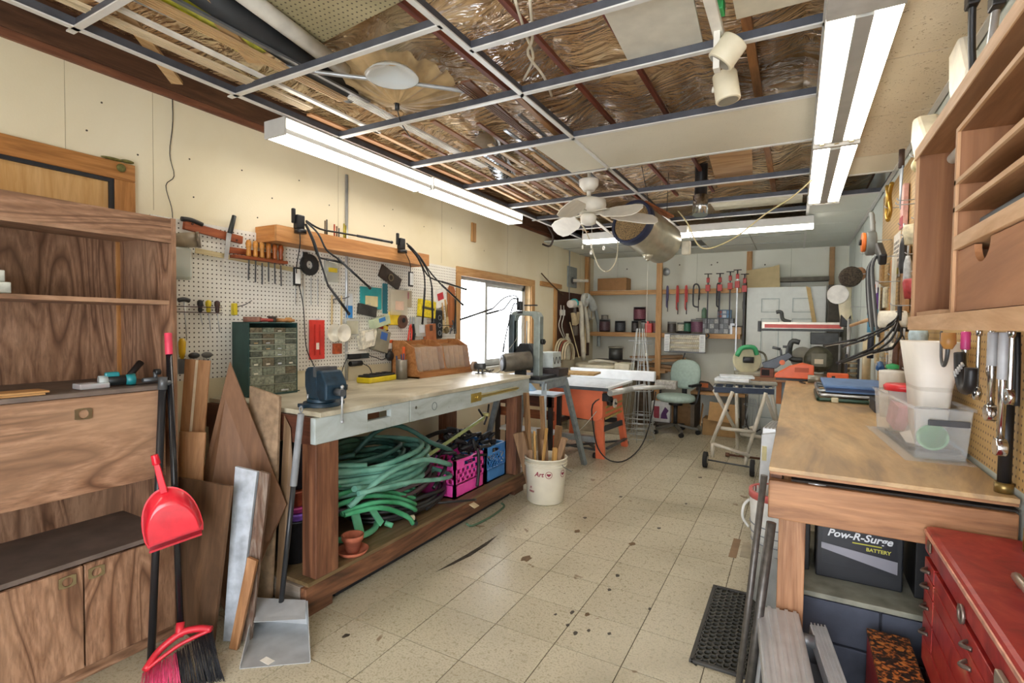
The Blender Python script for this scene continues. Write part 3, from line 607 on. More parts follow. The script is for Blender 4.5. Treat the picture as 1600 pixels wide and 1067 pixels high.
M().box(-2.85, 1.64, .155, XW-.005, 3.95, .174).w('lower_shelf', wood('8a7358', '75603f', '52412c', 'y', .7), wb)
M().box(XW-.04, 1.62, .055, XW, 3.93, .155).w('shelf_rail', wood('8c5f42', '6e4831', '33231a', 'y', .9), wb, .004)
M().box(-2.85, 1.62, .055, XW-.045, 1.66, .155).w('shelf_rail', wood('9a9186', '7d7062', '55473a', 'x', .9), wb, .004)
M().box(XW-.20, 1.63, .0, XW-.02, 1.80, .054).w('foot', wood('7b543c', '633f2b', '3d271b', 'y'), wb, .003)
M().box(XW-.20, 3.72, .0, XW-.02, 3.88, .054).w('foot', wood('7b543c', '633f2b', '3d271b', 'y'), wb, .003)
M().box(-2.85, 1.66, .0, -2.70, 1.80, .154).box(-2.85, 3.72, .0, -2.70, 3.88, .154).w('foot', WB, wb)
M().box(XW-.10, 1.85, .0, XW-.06, 3.7, .035).w('skid', mt('22252a', .7), wb, label='black pipe under the shelf edge')
# ---- vise
t = thing('bench_vise', 'heavy blue cast bench vise bolted to the near corner of the workbench', 'vise', (-2.16, 1.85, .991))
BV = mt('20394a', .42, .2, .25, 30)
M().cyl((0, 0, 0), (0, 0, .022), .098, .09, 20).cyl((0, 0, .022), (0, 0, .04), .075, .07, 20).box(-.115, -.03, 0, .115, .03, .018).o('swivel_base', BV, t, .002)
M().prism([(-.07, .04), (.05, .04), (.075, .10), (.075, .175), (.045, .20), (-.0, .205), (-.04, .18), (-.05, .12)], 'x', -.055, .055).o('fixed_body', BV, t, .008)
M().prism([(-.15, .045), (-.085, .035), (-.055, .06), (-.055, .19), (-.10, .19), (-.15, .13)], 'x', -.06, .06).o('moving_jaw', BV, t, .010)
M().box(-.06, -.052, .155, .06, -.040, .205).box(-.06, -.036, .155, .06, -.024, .205).o('jaw_plates', DSTEEL, t, .001)
M().box(-.03, -.15, .06, .03, .10, .11).o('slide', mt('39444b', .4, .5), t, .003)
M().cyl((0, -.15, .085), (0, -.215, .085), .018).o('screw_boss', DSTEEL, t)
M().cyl((.0, -.205, -.06), (.0, -.205, .115), .006).sph((0, -.205, -.06), .009).sph((0, -.205, .115), .009).o('handle_bar', STEEL, t)
M().cyl((.06, .03, .03), (.06, .03, .06), .006).cyl((-.06, .03, .03), (-.06, .03, .06), .006).cyl((.075, .02, .028), (.13, .02, .028), .005).o('clamp_lever', STEEL, t)
t.rotation_euler = (0, 0, 1.35)
# ---- parts organizer
t = thing('parts_organizer', 'dark green steel cabinet of small clear drawers at the bench back', 'organizer', (-2.70, 1.965, .991))
OG = mt('2f4f4a', .5, .1, .12)
W_, D_, H_ = .31, .17, .43
M().box(-W_/2, 0, 0, -W_/2+.006, D_, H_).box(W_/2-.006, 0, 0, W_/2, D_, H_).box(-W_/2, 0, H_-.006, W_/2, D_, H_).box(-W_/2, 0, 0, W_/2, D_, .006).box(-W_/2, D_-.006, 0, W_/2, D_, H_).box(-.17, .0, .006, .17, .004, .012).o('case', OG, t)
rows = [(.012, .052, 2), (.068, .050, 2), (.122, .047, 4), (.173, .052, 4), (.230, .034, 4), (.268, .030, 4), (.302, .030, 4), (.336, .030, 4), (.372, .030, 4)]
DRW = glass('8d927f', .15, .5); rd = random.Random(3)
for z, h, n_ in rows:
    M().box(-W_/2+.006, .002, z-.006, W_/2-.006, D_-.01, z-.003).o('rail', mt('cfcfb6', .5), t)
    wd_ = (W_-.016)/n_
    for i in range(n_):
        x = -W_/2+.008+i*wd_; d = M(); d.box(x+.002, -.004, z, x+wd_-.002, .0, z+h-.004).box(x+.002, 0, z, x+.004, .13, z+h-.006).box(x+wd_-.004, 0, z, x+wd_-.002, .13, z+h-.006).box(x+.002, 0, z, x+wd_-.002, .13, z+.002)
        d.box(x+wd_/2-.012, -.012, z+h*.35, x+wd_/2+.012, -.004, z+h*.35+.003); dr = d.o('drawer', mt(rd.choice(['62675a', '757a69', '575b50', '8a8e7c', '6a6250']), .22, 0, .35, 70), t)
        if rd.random() < .45: M().box(x+wd_*.3, -.0055, z+h*.15, x+wd_*.62, -.004, z+h*.34).o('label_tab', mt(rd.choice(['d8d2bc', 'b99a6a', 'c9cdd0']), .5), dr)
t.rotation_euler = (0, 0, 1.5)
ORG_AT = t.location.copy()
# junk on top of the organizer
for lab, dx, dy, c, sh in (('folded brown rag on the parts organizer', -.09, .07, '8a5a44', 0), ('red pliers handle on the parts organizer', -.05, .04, '9a3c30', 1), ('purple spool on top of the parts organizer', .05, .10, '7a4258', 2), ('dark spool on the parts organizer', .02, .05, '4b4138', 2), ('wooden file handle lying at the right of the organizer top', .10, .05, 'b98048', 1), ('small yellow block at the right corner of the organizer top', .135, .06, 'b8893c', 0)):
    m = M(); cc, ss = math.cos(1.5), math.sin(1.5); wx, wy = -2.70+dx*cc-dy*ss, 1.965+dx*ss+dy*cc; z = .991+.4305
    if sh == 0: m.cb((wx, wy, z+.015), (.09 if dx < 0 else .03, .05, .03), (0, 0, .7))
    elif sh == 1: m.cyl((wx-.03, wy-.045, z+.013), (wx+.03, wy+.05, z+.012), .013, .009)
    else: m.cyl((wx, wy, z), (wx, wy, z+.028), .022).cyl((wx, wy, z+.028), (wx, wy, z+.036), .028)
    m.top('bench_oddment', mt(c, .6, 0, .25, 40), lab, 'oddment', bev=.003 if sh == 0 else 0)
t = thing('charger_case', 'black plastic charger case behind the vise on the workbench', 'charger', (-2.60, 2.27, .991)); M().box(-.05, -.06, 0, .05, .06, .10).o('case', BLK, t, .006); M().box(.05, -.05, .03, .053, .05, .07).o('label_plate', mt('4b4f50', .4), t)
M().lathe([(.018, 0), (.02, .03), (.014, .034)], (-2.55, 2.37, .991)).top('small_tin', DSTEEL, 'small dark tin beside the black charger case', 'tin')
t = thing('battery_charger', 'yellow and black flat battery charger against the wall behind the vise', 'charger', (-2.72, 2.84, .991), .1)
M().box(-.06, -.16, 0, .06, .16, .04).o('body', mt('d9c21d', .4), t, .008); M().box(-.055, -.15, .04, .055, .15, .055).o('top_cover', BLK, t, .006)
for k in range(4): M().box(-.03, -.12+k*.07, .055, .03, -.08+k*.07, .062).o('socket', BLK, t)
t = thing('pen_tin', 'tall steel tin holding pens and snips beside the sorter box', 'tin', (-2.68, 3.065, .991))
M().ring((0, 0, 0), (0, 0, .15), .045, .042).cyl((0, 0, 0), (0, 0, .003), .042).o('tin', mt('8b857a', .4, .6), t)
M().cyl((.0, .01, .005), (-.02, .02, .19), .006).cyl((-.02, -.01, .005), (-.035, -.02, .18), .006).cyl((.02, 0, .005), (.03, -.01, .20), .005).o('pens', mt('25395e', .4), t); M().box(-.005, .01, .04, .012, .03, .25).o('snips_handle', mt('e0602a', .4), t, .004)
# ---- wooden sorter with clear fronts
t = thing('sorter_box', 'wooden counter sorter with sloped clear plastic fronts near the window', 'sorter', (-2.72, 3.53, .991))
SW = wood('bd8450', 'a66e3c', '804d25', 'y', 1.0)
for y in (-.38, -.005, .37):
    M().prism([(-.14, 0), (.14, 0), (.14, .05), (.115, .07), (.085, .24), (-.02, .295), (-.14, .295)], 'y', y, y+.014).o('side', SW, t)
M().box(-.14, -.38, .0, .14, .385, .012).o('base', SW, t); M().box(-.14, -.38, .012, -.13, .385, .29).o('back', SW, t); M().box(.13, -.366, .012, .142, .37, .05).o('front_rail', SW, t)
for y0, n_ in ((-.366, 5), (.009, 5)):
    for k in range(1, n_): M().prism([(-.13, .012), (.125, .012), (.108, .07), (.080, .235), (-.13, .26)], 'y', y0+k*.361/n_-.002, y0+k*.361/n_+.002).o('divider', mt('c09566', .6), t)
    p4 = [V(.118, y0, .055), V(.118, y0+.361, .055), V(.086, y0+.361, .245), V(.086, y0, .245)]; M().add(p4, [(0, 1, 2, 3)]).o('clear_front', glass('e4e6e4', .08, .22), t)
# ================================================================ LEFT PEGBOARD
XP = XL+.009
def hook(par, y, z, x=.04): M().tube([(XP, y, z), (XP+x, y, z-.002), (XP+x+.004, y, z+.012)], .0022, 5).w('hook', STEEL, par)
def pack(name, lab, cat, y0, z0, y1, z1, d, m, card=None, rz=0, off=.004, bev=.003):
    """something flat hung on the board: body, optional card, hook"""
    t = thing(name, lab, cat, (XP, (y0+y1)/2, z0)); w, h = (y1-y0)/2, z1-z0; c = (0, 0, h/2)
    M().box(off, -w, 0, off+d, w, h).rot(rz, 0, 0, c).o('body', m, t, bev)
    if card: M().box(off+d, -w*card[1], h*card[2], off+d+.0015, w*card[1], h*card[3]).rot(rz, 0, 0, c).o('label_card', mt(card[0], .5, 0, .1), t)
    M().tube([(0, 0, h+.006), (off+d+.012, 0, h+.005), (off+d+.015, 0, h+.016)], .0022, 5).o('hook', STEEL, t); return t
CW = wood('a85a30', '8f4624', '6a2f16', 'y')
t = thing('knife_rack', 'reddish wooden magnetic knife strip above the pegboard file rack', 'rack', (XP, 1.72, 1.90))
M().cb((.012, 0, .02), (.022, .33, .045), (-.10, 0, 0)).o('strip', CW, t, .002)
M().cyl((.02, -.125, .048), (.027, -.125, .048), .006).cyl((.02, .125, -.003), (.027, .125, -.003), .006).o('screw_plug', mt('4a2414', .6), t)
t = thing('hand_saw', 'black-handled saw lying along the top of the wooden knife strip', 'saw', (XP+.02, 1.62, 1.945)); M().tube([(0, -.08, .02), (0, -.03, .022), (0, .03, .008)], .013, 8).o('handle', BLK, t); M().box(-.001, .03, .0, .001, .17, .012).rot(-.2, 0, 0, (0, .03, .006)).o('blade', STEEL, t)
t = thing('filleting_knife', 'black-handled knife hanging upright on the wooden knife strip', 'knife', (XP+.034, 1.79, 1.90))
M().cyl((0, .035, .135), (0, .008, .03), .012, .014).o('handle', mt('2a2f2e', .4), t, .003); M().prism([(-.012, .03), (.018, .03), (-.005, -.125), (-.028, -.12)], 'x', -.001, .001).o('blade', STEEL, t)
t = thing('canister_bag', 'dusty plastic jar with metal lid in a clear bag beside the bookcase', 'jar', (XP+.05, 1.53, 1.64))
M().cyl((-.03, -.06, .20), (.04, .05, .215), .036, .040, 18).o('jar', mt('9a8d78', .4, 0, .2), t); M().cyl((.04, .05, .215), (.048, .062, .217), .043, n=18).o('lid', mt('8a7f70', .35, .5, .3, 40), t)
M().box(-.03, -.09, 0, .03, .035, .17).o('bag', glass('d8e0d8', .25, .5), t, .015); M().box(-.02, -.07, .005, .02, .02, .07).o('bag_contents', mt('6f7d64', .6, 0, .3, 40), t, .01)
t = thing('file_rack', 'wooden rack holding six wooden-handled files on the pegboard', 'rack', (XP, 1.97, 1.79))
M().box(0, -.165, .03, .014, .13, .065).o('back_board', CW, t, .002); M().box(.014, -.165, .0, .07, .185, .018).o('shelf', CW, t, .002)
for k in range(6):
    y = 1.905+k*.0435; f = thing('file', ('first', 'second', 'third', 'fourth', 'fifth', 'sixth')[k]+' wooden-handled file from the knife end of the pegboard file rack', 'file', (XP+.045, y, 1.79), group='files in the wooden rack')
    M().lathe([(.011, .018), (.014, .03), (.011, .06), (.017, .09), (.013, .112), (.004, .118)], (0, 0, 0), 12).lathe([(.0135, .02), (.0135, .036)], (0, 0, 0), 12).o('handle', mt(('c98a3c', 'c98a3c', 'c2853a', 'b5712c', 'a55a24', '96481f')[k], .35, 0, .15, 60), f)
    M().cb((0, 0, -.055-.01*(k % 3)), (.003, .009, .13), (.04*(k-2.5)*.3, 0, 0)).o('blade', DSTEEL, f)
t = thing('wooden_rule', 'long pale wooden rule slid behind the file rack', 'ruler', (XP+.018, 1.94, 1.765)); M().cb((0, 0, 0), (.004, .66, .028), (-.07, 0, 0)).mv(0, 0, .02).o('rule', wood('cdbd93', 'b9a67a', '98835a', 'y'), t)
t = thing('wire_rack', 'dark wire tool rack on the pegboard beside the bookcase', 'rack', (XP, 1.63, 1.47))
for z in (0, .03): M().tube([(.003, -.11, z), (.05, -.11, z), (.05, .11, z), (.003, .11, z)], .0025, 5, 1).o('wire', mt('4a3038', .5, .3), t)
for y in (-.06, -.01, .04, .09): M().cyl((.003, y, 0), (.05, y, 0), .002, n=5).o('wire', mt('4a3038', .5, .3), t)
for k, (y, c, ln, lab, T) in enumerate(((1.545, '2b2b2d', .15, 'black T-handled hex key nearest the bookcase in the wire rack', 1), (1.63, '26262a', .07, 'stubby black screwdriver in the middle of the wire rack', 0), (1.675, 'd8c02a', .10, 'yellow-handled screwdriver in the wire rack', 0), (1.725, '4b352e', .11, 'dark wooden-handled awl at the far end of the wire rack', 0))):
    t = thing('screwdriver', lab, 'screwdriver', (XP+.028, y, 1.47), group='tools in the dark wire rack')
    if T: M().tube([(0, -.028, .062), (0, 0, .068), (0, .028, .062)], .012, 8).o('handle', mt(c, .5), t)
    else: M().lathe([(.007, .0), (.012, .012), (.01, .03), (.015, .042), (.015, .062), (.006, .07)], n=12).o('handle', mt(c, .4), t)
    M().cyl((0, 0, .06 if T else .0), (0, .012, -ln), .003, n=6).o('shaft', STEEL, t)
t = thing('spring_clamp', 'small yellow clamp with an upturned wire above the organizer', 'clamp', (XP+.005, 1.83, 1.46)); M().box(0, -.012, 0, .03, .012, .07).o('jaw', mt('d9c52a', .4), t, .005); M().tube([(.02, .015, .05), (.03, .06, .065), (.03, .10, .09)], .0025, 5).o('wire_arm', DSTEEL, t)
t = thing('paint_scraper', 'yellow-handled scraper hanging low beside the bookcase', 'tool', (XP+.025, 1.535, 1.22)); M().lathe([(.008, 0), (.016, .03), (.018, .09), (.01, .11)], n=12).o('handle', mt('e0b61c', .35), t); M().box(-.001, -.02, -.08, .001, .02, 0).o('blade', DSTEEL, t)
for lab, y, z in (('round black knob tool hanging over the leaning plywood, nearer the bookcase', 1.60, 1.235), ('round grey knob tool hanging over the leaning plywood, nearer the organizer', 1.67, 1.235)):
    t = thing('knob_tool', lab, 'tool', (XP+.02, y, z)); M().sph((0, 0, 0), (.02, .03, .017)).o('knob', mt('33353a' if y < 1.65 else '6a6a68', .4), t)
    for k in (-1, 0, 1): M().tube([(-.01, k*.016, -.01), (.005, k*.016, -.04), (.0, k*.016, -.09)], .0022, 5).o('prong', STEEL, t)
# ---- wooden box shelf above the pegboard
SHW = wood('cc9660', 'ba824c', '955f33', 'y', .9)
t = thing('wall_shelf', 'long boxed pine shelf above the pegboard', 'shelf', (XL+.1, 2.70, 1.905))
M().box(XL+.001, 1.99, 1.910, -2.71, 3.42, 1.925).w('bottom_board', SHW, t); M().box(-2.72, 1.985, 1.905, -2.70, 3.425, 2.0).w('front_board', SHW, t, .001)
M().box(XL+.001, 1.985, 1.905, -2.72, 2.003, 2.0).box(XL+.001, 3.407, 1.905, -2.72, 3.425, 2.0).each('end_board', wood('d08f4d', 'c07c3c', '9a5a26', 'x', .9), t)
t = thing('bit_block', 'wooden block of long drill bits standing in the pine wall shelf', 'bits', (-2.78, 2.50, 1.9255)); M().box(-.03, -.12, 0, .03, .12, .05).o('block', SHW, t, .002)
for k, (y, h, c) in enumerate(((-.09, .18, '6a5a48'), (-.075, .19, '54504a'), (-.01, .17, 'b04a34'), (.01, .16, '7a5a48'), (.03, .15, '6a6a68'), (.075, .19, 'a89a2c'), (.09, .18, '8f8230'))):
    M().cyl((0, y, .05), (0, y, h), .006, .005, 8).cyl((0, y, .07), (0, y, .09), .008).o('drill_bit', mt(c, .4, .5), t)
# ---- goose-neck LED clip lamps
LEDB = mt('17181b', .42, 0, .15)
def clip_lamp(name, lab, c, arms, cord, ctl, flat=.1, grp='black clip-on lamps with bendable arms'):
    t = thing(name, lab, 'lamp', c, group=grp); c = Vector(c)
    M().box(c.x-.02, c.y-.028, c.z, c.x+.02, c.y+.028, c.z+.085).box(c.x-.012, c.y-.05, c.z+.03, c.x+.008, c.y-.028, c.z+.12).w('clip', LEDB, t, .006)
    M().cyl((c.x+.012, c.y, c.z-.028), (c.x+.012, c.y, c.z-.004), .036).w('clip_pad', LEDB, t)
    for k, a in enumerate(arms):
        a = [Vector(p) for p in a]; M().tube(a[:-1], .006, 7).w('flexible_arm', LEDB, t)
        M().cyl(a[-2], a[-1], .0085, n=8).sph(a[-1], .011, 8, 6).w('light_bar', LEDB, t)
        d = (a[-1]-a[-2]); M().cyl(a[-2]+d*.15-V(0, 0, .0075), a[-2]+d*.95-V(0, 0, .0075), .003, n=5).w('led_strip', mt('d9d4bf', .4), t)
    if cord: M().tube(cord, .0035, 6).w('cord', LEDB, t)
    if ctl:
        p = Vector(ctl); M().cb(p, (.018, .055, .12)).w('controller', LEDB, t, .008); M().cb(p+V(.01, 0, 0), (.006, .038, .095)).w('button_plate', mt('e4e4e0', .4), t, .002)
clip_lamp('clip_lamp', 'black four-armed clip lamp on the near end of the pine wall shelf', (-2.685, 2.13, 1.995),
  [[(-2.66, 2.16, 2.05), (-2.64, 2.249, 2.013), (-2.62, 2.386, 2.01), (-2.58, 2.503, 2.005), (-2.52, 2.772, 1.997)], [(-2.66, 2.16, 2.045), (-2.62, 2.218, 1.977), (-2.6, 2.265, 1.882), (-2.58, 2.339, 1.834), (-2.5, 2.541, 1.658)],
   [(-2.64, 2.143, 2.025), (-2.6, 2.167, 1.928), (-2.58, 2.188, 1.832), (-2.52, 2.205, 1.655), (-2.45, 2.309, 1.481)], [(-2.66, 2.155, 2.028), (-2.64, 2.191, 1.934), (-2.66, 2.251, 1.844), (-2.6, 2.265, 1.822), (-2.58, 2.382, 1.81)]],
  [(-2.68, 2.13, 1.98), (-2.69, 2.14, 1.9), (-2.80, 2.20, 1.77), (-2.85, 2.25, 1.70), (-2.86, 2.301, 1.523), (-2.86, 2.321, 1.268), (-2.84, 2.366, 1.137), (-2.72, 2.36, 1.0)], (-2.84, 2.235, 1.72))
clip_lamp('clip_lamp', 'black four-armed clip lamp on the window end of the pine wall shelf', (-2.685, 3.06, 1.995),
  [[(-2.66, 3.091, 2.046), (-2.62, 3.158, 1.978), (-2.58, 3.253, 1.81), (-2.56, 3.412, 1.771), (-2.5, 3.679, 1.724)], [(-2.66, 3.106, 2.038), (-2.62, 3.197, 1.958), (-2.58, 3.285, 1.838), (-2.56, 3.412, 1.745), (-2.5, 3.633, 1.59)],
   [(-2.66, 3.106, 2.028), (-2.64, 3.198, 1.949), (-2.64, 3.279, 1.84), (-2.66, 3.321, 1.715), (-2.72, 3.366, 1.427)], [(-2.66, 3.106, 2.028), (-2.64, 3.221, 1.952), (-2.62, 3.319, 1.828), (-2.64, 3.388, 1.719), (-2.7, 3.477, 1.439)]],
  [(-2.69, 3.12, 1.97), (-2.70, 3.184, 1.9), (-2.72, 3.209, 1.80)], (-2.72, 3.215, 1.78))
# ---- small hung things
t = thing('saw_blade_cover', 'round black hoop with open centre hung under the wall shelf', 'disc', (XP+.012, 2.36, 1.74)); M().ring((0, 0, .07), (.014, 0, .07), .072, .028, 24).o('ring', LEDB, t); M().box(.002, -.05, .10, .016, -.02, .15).o('tab', LEDB, t)
for k in range(4):
    y = 2.25+k*.056+(.01 if k > 1 else 0); t = thing('steel_rod', ('first', 'second', 'third', 'fourth')[k]+' thin steel rod hanging under the near end of the wall shelf', 'rod', (XP+.02, y, 1.54), group='thin rods on the pegboard'); M().cyl((0, 0, 0), (0, 0, .19), .003, n=6).cyl((-.018, 0, .17), (0, 0, .17), .002, n=5).o('rod', STEEL, t)
pack('blister_pack', 'clear blister pack with yellow label under the wall shelf', 'pack', 2.49, 1.71, 2.60, 1.86, .03, glass('cfd0c4', .2, .5), ('e0c22c', .7, .45, .65))
t = pack('red_gauge_pack', 'tall red plastic card pack above the vise', 'pack', 2.365, 1.17, 2.49, 1.44, .012, mt('d23a30', .45), ('e9ded0', .35, .25, .42))
for k in (-.02, .02): M().box(.016, k-.006, .03, .022, k+.006, .24).o('moulded_rib', mt('c02e26', .4), t, .002)
for lab, y, x in (('white plastic strainer ladle on the pegboard, nearer the red pack', 2.555, .01), ('white plastic ladle on the pegboard, farther from the red pack', 2.62, .035)):
    t = thing('ladle', lab, 'ladle', (XP+x, y, 1.30)); M().lathe([(.0, -.0), (.035, .004), (.060, .02), (.066, .032), (.062, .032), (.03, .01), (0, .006)], (0, 0, .05), 20, 'x', False).o('bowl', mt('e8e2d2', .45), t)
    M().prism([(-.007, .10), (.007, .10), (.006, .32), (-.006, .32)], 'x', .0, .006).o('handle', mt('c9b489', .5), t, .001); hook(t, y, 1.30+.32, .05)
t = thing('lantern_globe_pack', 'small orange and red pack under the white ladles', 'pack', (XP, 2.60, 1.20)); M().box(.004, -.035, 0, .03, .035, .075).o('body', mt('b5532a', .5, 0, .3, 50), t, .004)
t = thing('blue_card', 'small blue and white carded fitting on the pegboard', 'pack', (XP, 2.72, 1.44)); M().box(.004, -.035, 0, .008, .035, .20).o('card', mt('d8dde0', .5), t); M().box(.008, -.03, .02, .012, .03, .11).o('blue_face', mt('2f7fc4', .4), t)
t = thing('wire_hook_tool', 'bent wire hook hanging at the top of the ladles', 'hook', (XP+.02, 2.60, 1.56)); M().tube([(0, -.03, 0), (0, -.03, .03), (0, .06, .04), (.01, .10, .055)], .004, 6).o('wire', DSTEEL, t)
GP = mt('b9b5a2', .5, 0, .2, 30); CLP = glass('dfe2dc', .2, .42)
pack('switch_cover', 'beige plastic cover plates in a clear bag beside the blue card', 'pack', 2.66, 1.33, 2.80, 1.45, .03, CLP, ('b8b49e', .8, .1, .9))
pack('white_fitting_pack', 'cluster of small white boxes under the teal pack', 'pack', 2.80, 1.24, 2.97, 1.37, .05, mt('d8d2bf', .6, 0, .25, 40), ('f0ece0', .5, .4, .9), .2)
pack('teal_pack', 'teal and cream pack of picture hooks in the middle of the pegboard', 'pack', 2.83, 1.53, 3.05, 1.70, .012, mt('2a9a9c', .45), ('dccf9e', .6, .12, .6))
pack('dark_pack', 'dark blister tray under the teal pack', 'pack', 2.80, 1.48, 2.98, 1.56, .03, mt('33312e', .5, 0, .3), None, -.15)
pack('pale_green_box', 'pale green and blue carton tilted below the teal pack', 'box', 2.92, 1.40, 3.10, 1.47, .06, mt('b9c4a2', .55), ('3f7fc0', .4, .5, .95), .25)
pack('dark_teal_strip', 'narrow dark teal blade pack beside the teal pack', 'pack', 3.07, 1.50, 3.12, 1.74, .01, mt('1f6a78', .45))
pack('clear_bag', 'clear bag of pink and yellow pegs hanging on the pegboard', 'bag', 3.14, 1.49, 3.34, 1.70, .03, glass('eadfc6', .25, .4), ('d9b8a0', .5, .2, .55))
pack('yellow_pack', 'small yellow card hanging above the red and yellow level', 'pack', 3.14, 1.41, 3.27, 1.52, .015, mt('e8c832', .5))
t = thing('torpedo_level', 'short red and yellow level hanging upright on the pegboard', 'level', (XP, 3.06, 1.21)); M().box(.004, -.045, 0, .028, -.002, .25).o('red_edge', mt('a82a24', .45), t, .002); M().box(.004, 0, 0, .03, .05, .25).o('yellow_body', mt('dcb81e', .45), t, .002)
for z in (.03, .07, .11, .15, .19): M().box(.03, .03, z, .032, .052, z+.01).o('marking', mt('4a2a20', .5), t)
t = thing('picture_tile', 'tilted dark brown rectangular ornament plate high on the pegboard', 'plate', (XP, 3.15, 1.74)); M().box(.004, -.125, 0, .018, .125, .105).rot(-.42, 0, 0, (0, 0, .05)).o('plate', mt('3d2c20', .35, 0, .3, 30), t, .002); M().ring((.018, 0, .052), (.024, 0, .052), .03, .022).o('ring', mt('8a7a60', .3, .6), t)
t = thing('tape_reel', 'brown leather-cased tape measure on the pegboard', 'tape measure', (XP, 3.29, 1.39)); M().cyl((.004, 0, .05), (.034, 0, .05), .058, n=20).o('case', mt('5f4030', .45, 0, .2), t, .006); M().cyl((.034, 0, .06), (.04, 0, .06), .02).o('hub', BLK, t)
t = thing('pliers', 'red-handled pliers hanging beside the tape measure', 'pliers', (XP+.04, 3.37, 1.28)); M().tube([(0, 0, .14), (0, -.014, .08), (0, -.03, .0)], .008).tube([(0, 0, .14), (0, .016, .08), (0, .01, .0)], .008).o('grips', mt('d8402f', .4), t); M().prism([(-.012, .13), (.012, .13), (.006, .2), (-.004, .2)], 'x', -.005, .005).o('jaws', STEEL, t)
t = thing('black_pliers', 'black-handled cutters hanging on the pegboard', 'pliers', (XP+.02, 3.43, 1.27)); M().tube([(0, 0, .15), (0, -.01, .08), (0, -.012, .0)], .009).tube([(0, 0, .15), (0, .01, .08), (0, .012, .0)], .009).o('grips', BLK, t); M().box(-.005, -.01, .15, .005, .01, .21).o('jaws', STEEL, t)
pack('clear_tube_pack', 'clear pack of small tubes beside the black cutters', 'pack', 3.46, 1.31, 3.60, 1.48, .03, CLP, ('c9ccd0', .5, .2, .6))
pack('yellow_saw_pack', 'bright yellow carded hooks hung in a bunch on the pegboard', 'pack', 3.50, 1.48, 3.72, 1.63, .035, mt('e3cc1f', .5, 0, .2, 60), ('4a4420', .8, .45, .6), -.1)
pack('holster', 'brown leather tool holster on the pegboard', 'holster', 3.58, 1.27, 3.72, 1.42, .04, mt('a8643a', .6, 0, .2), ('4a2c1e', .3, .6, .95), .1)
pack('small_bag', 'small clear bag of brown bits under the lamp controller', 'bag', 3.27, 1.56, 3.40, 1.70, .025, glass('b9a88c', .3, .55), ('8a4a4e', .4, .5, .9))
pack('red_white_pack', 'white pack with a red print near the window trim', 'pack', 3.72, 1.58, 3.90, 1.74, .02, mt('e4e2dc', .5), ('c0303a', .5, .4, .8), .3)
t = thing('black_holster', 'tall black rubber holder with loops near the window trim', 'holder', (XP, 3.76, 1.29)); M().box(.004, -.07, 0, .035, .07, .26).o('body', LEDB, t, .01)
for z in (.05, .12, .19): M().ring((.036, .02, z), (.040, .02, z), .024, .018, 16).o('loop', mt('8a8d8f', .4, .5), t)
t = thing('wooden_trowel', 'rounded flat wooden board hanging by the window trim', 'board', (XP+.006, 3.99, 1.39)); M().prism([(-.05, 0), (.045, 0), (.06, .30), (.055, .36), (.03, .40), (-.03, .40), (-.055, .36), (-.06, .30)], 'x', 0, .012).o('board', wood('b8713f', 'a5602f', '7c431d', 'z'), t, .002)
for k, (y, c) in enumerate(((3.86, 'd2b98c'), (3.90, 'c5aa78'))):
    t = thing('bristle_brush', ('longer pale bristle brush hanging near the wooden board', 'shorter pale bristle brush hanging next to the wooden board')[k], 'brush', (XP+.02+.01*k, y, 1.34+.03*k)); M().cyl((0, 0, .12), (0, -.03, .28), .009).o('handle', mt('b08a52', .5), t); M().prism([(-.012, .12), (.012, .12), (.035, 0), (-.0, 0)], 'x', -.006, .006).o('bristles', mt(c, .7, 0, .2, 60), t)
for k, y in enumerate((4.02, 4.045)):
    t = thing('hacksaw_blade', ('dark saw blade hanging against the window trim', 'steel saw blade hanging nearest the window trim')[k], 'blade', (XP+.03, y, 1.33)); M().box(0, -.008, 0, .002, .008, .36).rot(.05*(k*2-1), 0, 0).o('blade', DSTEEL if k else mt('2a2c2c', .4, .5), t)
t = thing('red_blue_pliers', 'red and blue handled pliers above the sorter box', 'pliers', (XP+.02, 3.74, 1.27)); t.location.z = 1.295
M().tube([(0, 0, .10), (0, -.014, .05), (0, -.018, 0)], .008).o('grip', mt('c8324a', .4), t); M().tube([(0, 0, .10), (0, .014, .05), (0, .018, 0)], .008).o('grip', mt('4a74b0', .4), t); M().box(-.004, -.01, .1, .004, .01, .16).o('jaws', STEEL, t)
t = thing('wire_whisk', 'small black wire rack arm with a hanging brown block above the sorter', 'rack', (XP, 3.88, 1.36)); M().tube([(.0, -.10, .05), (.05, -.1, .05), (.05, .10, .05), (0, .1, .05)], .003, 5, 1).o('wire', BLK, t); M().box(.03, -.02, -.02, .055, .02, .03).rot(.5, 0, 0, (.04, 0, 0)).o('block', mt('6a5a38', .6), t)
t = thing('caulk_cutter', 'steel triangular caulking tool hanging above the sorter near the trim', 'tool', (XP+.03, 3.98, 1.33)); M().tube([(0, -.03, 0), (0, .0, .06), (0, .03, .09), (0, .01, .13), (0, .03, .06), (0, -.01, .03)], .005, 6).o('frame', DSTEEL, t)
pack('grey_switch_box', 'grey electrical box with blue label low on the pegboard', 'box', 2.945, 1.20, 3.09, 1.37, .06, mt('8b8673', .5, 0, .15), ('3a64a8', .5, .55, .9), -.25)
t = thing('wall_timer', 'black round cable reel plug under the red and yellow level', 'plug', (XP, 3.13, 1.12)); M().sph((.03, 0, .04), (.03, .045, .04)).o('body', BLK, t); M().tube([(.04, .03, .05), (.05, .10, .10), (.03, .16, .13), (.02, .22, .10), (.03, .28, .12), (.02, .33, .22)], .004, 6).o('cable', BLK, t)
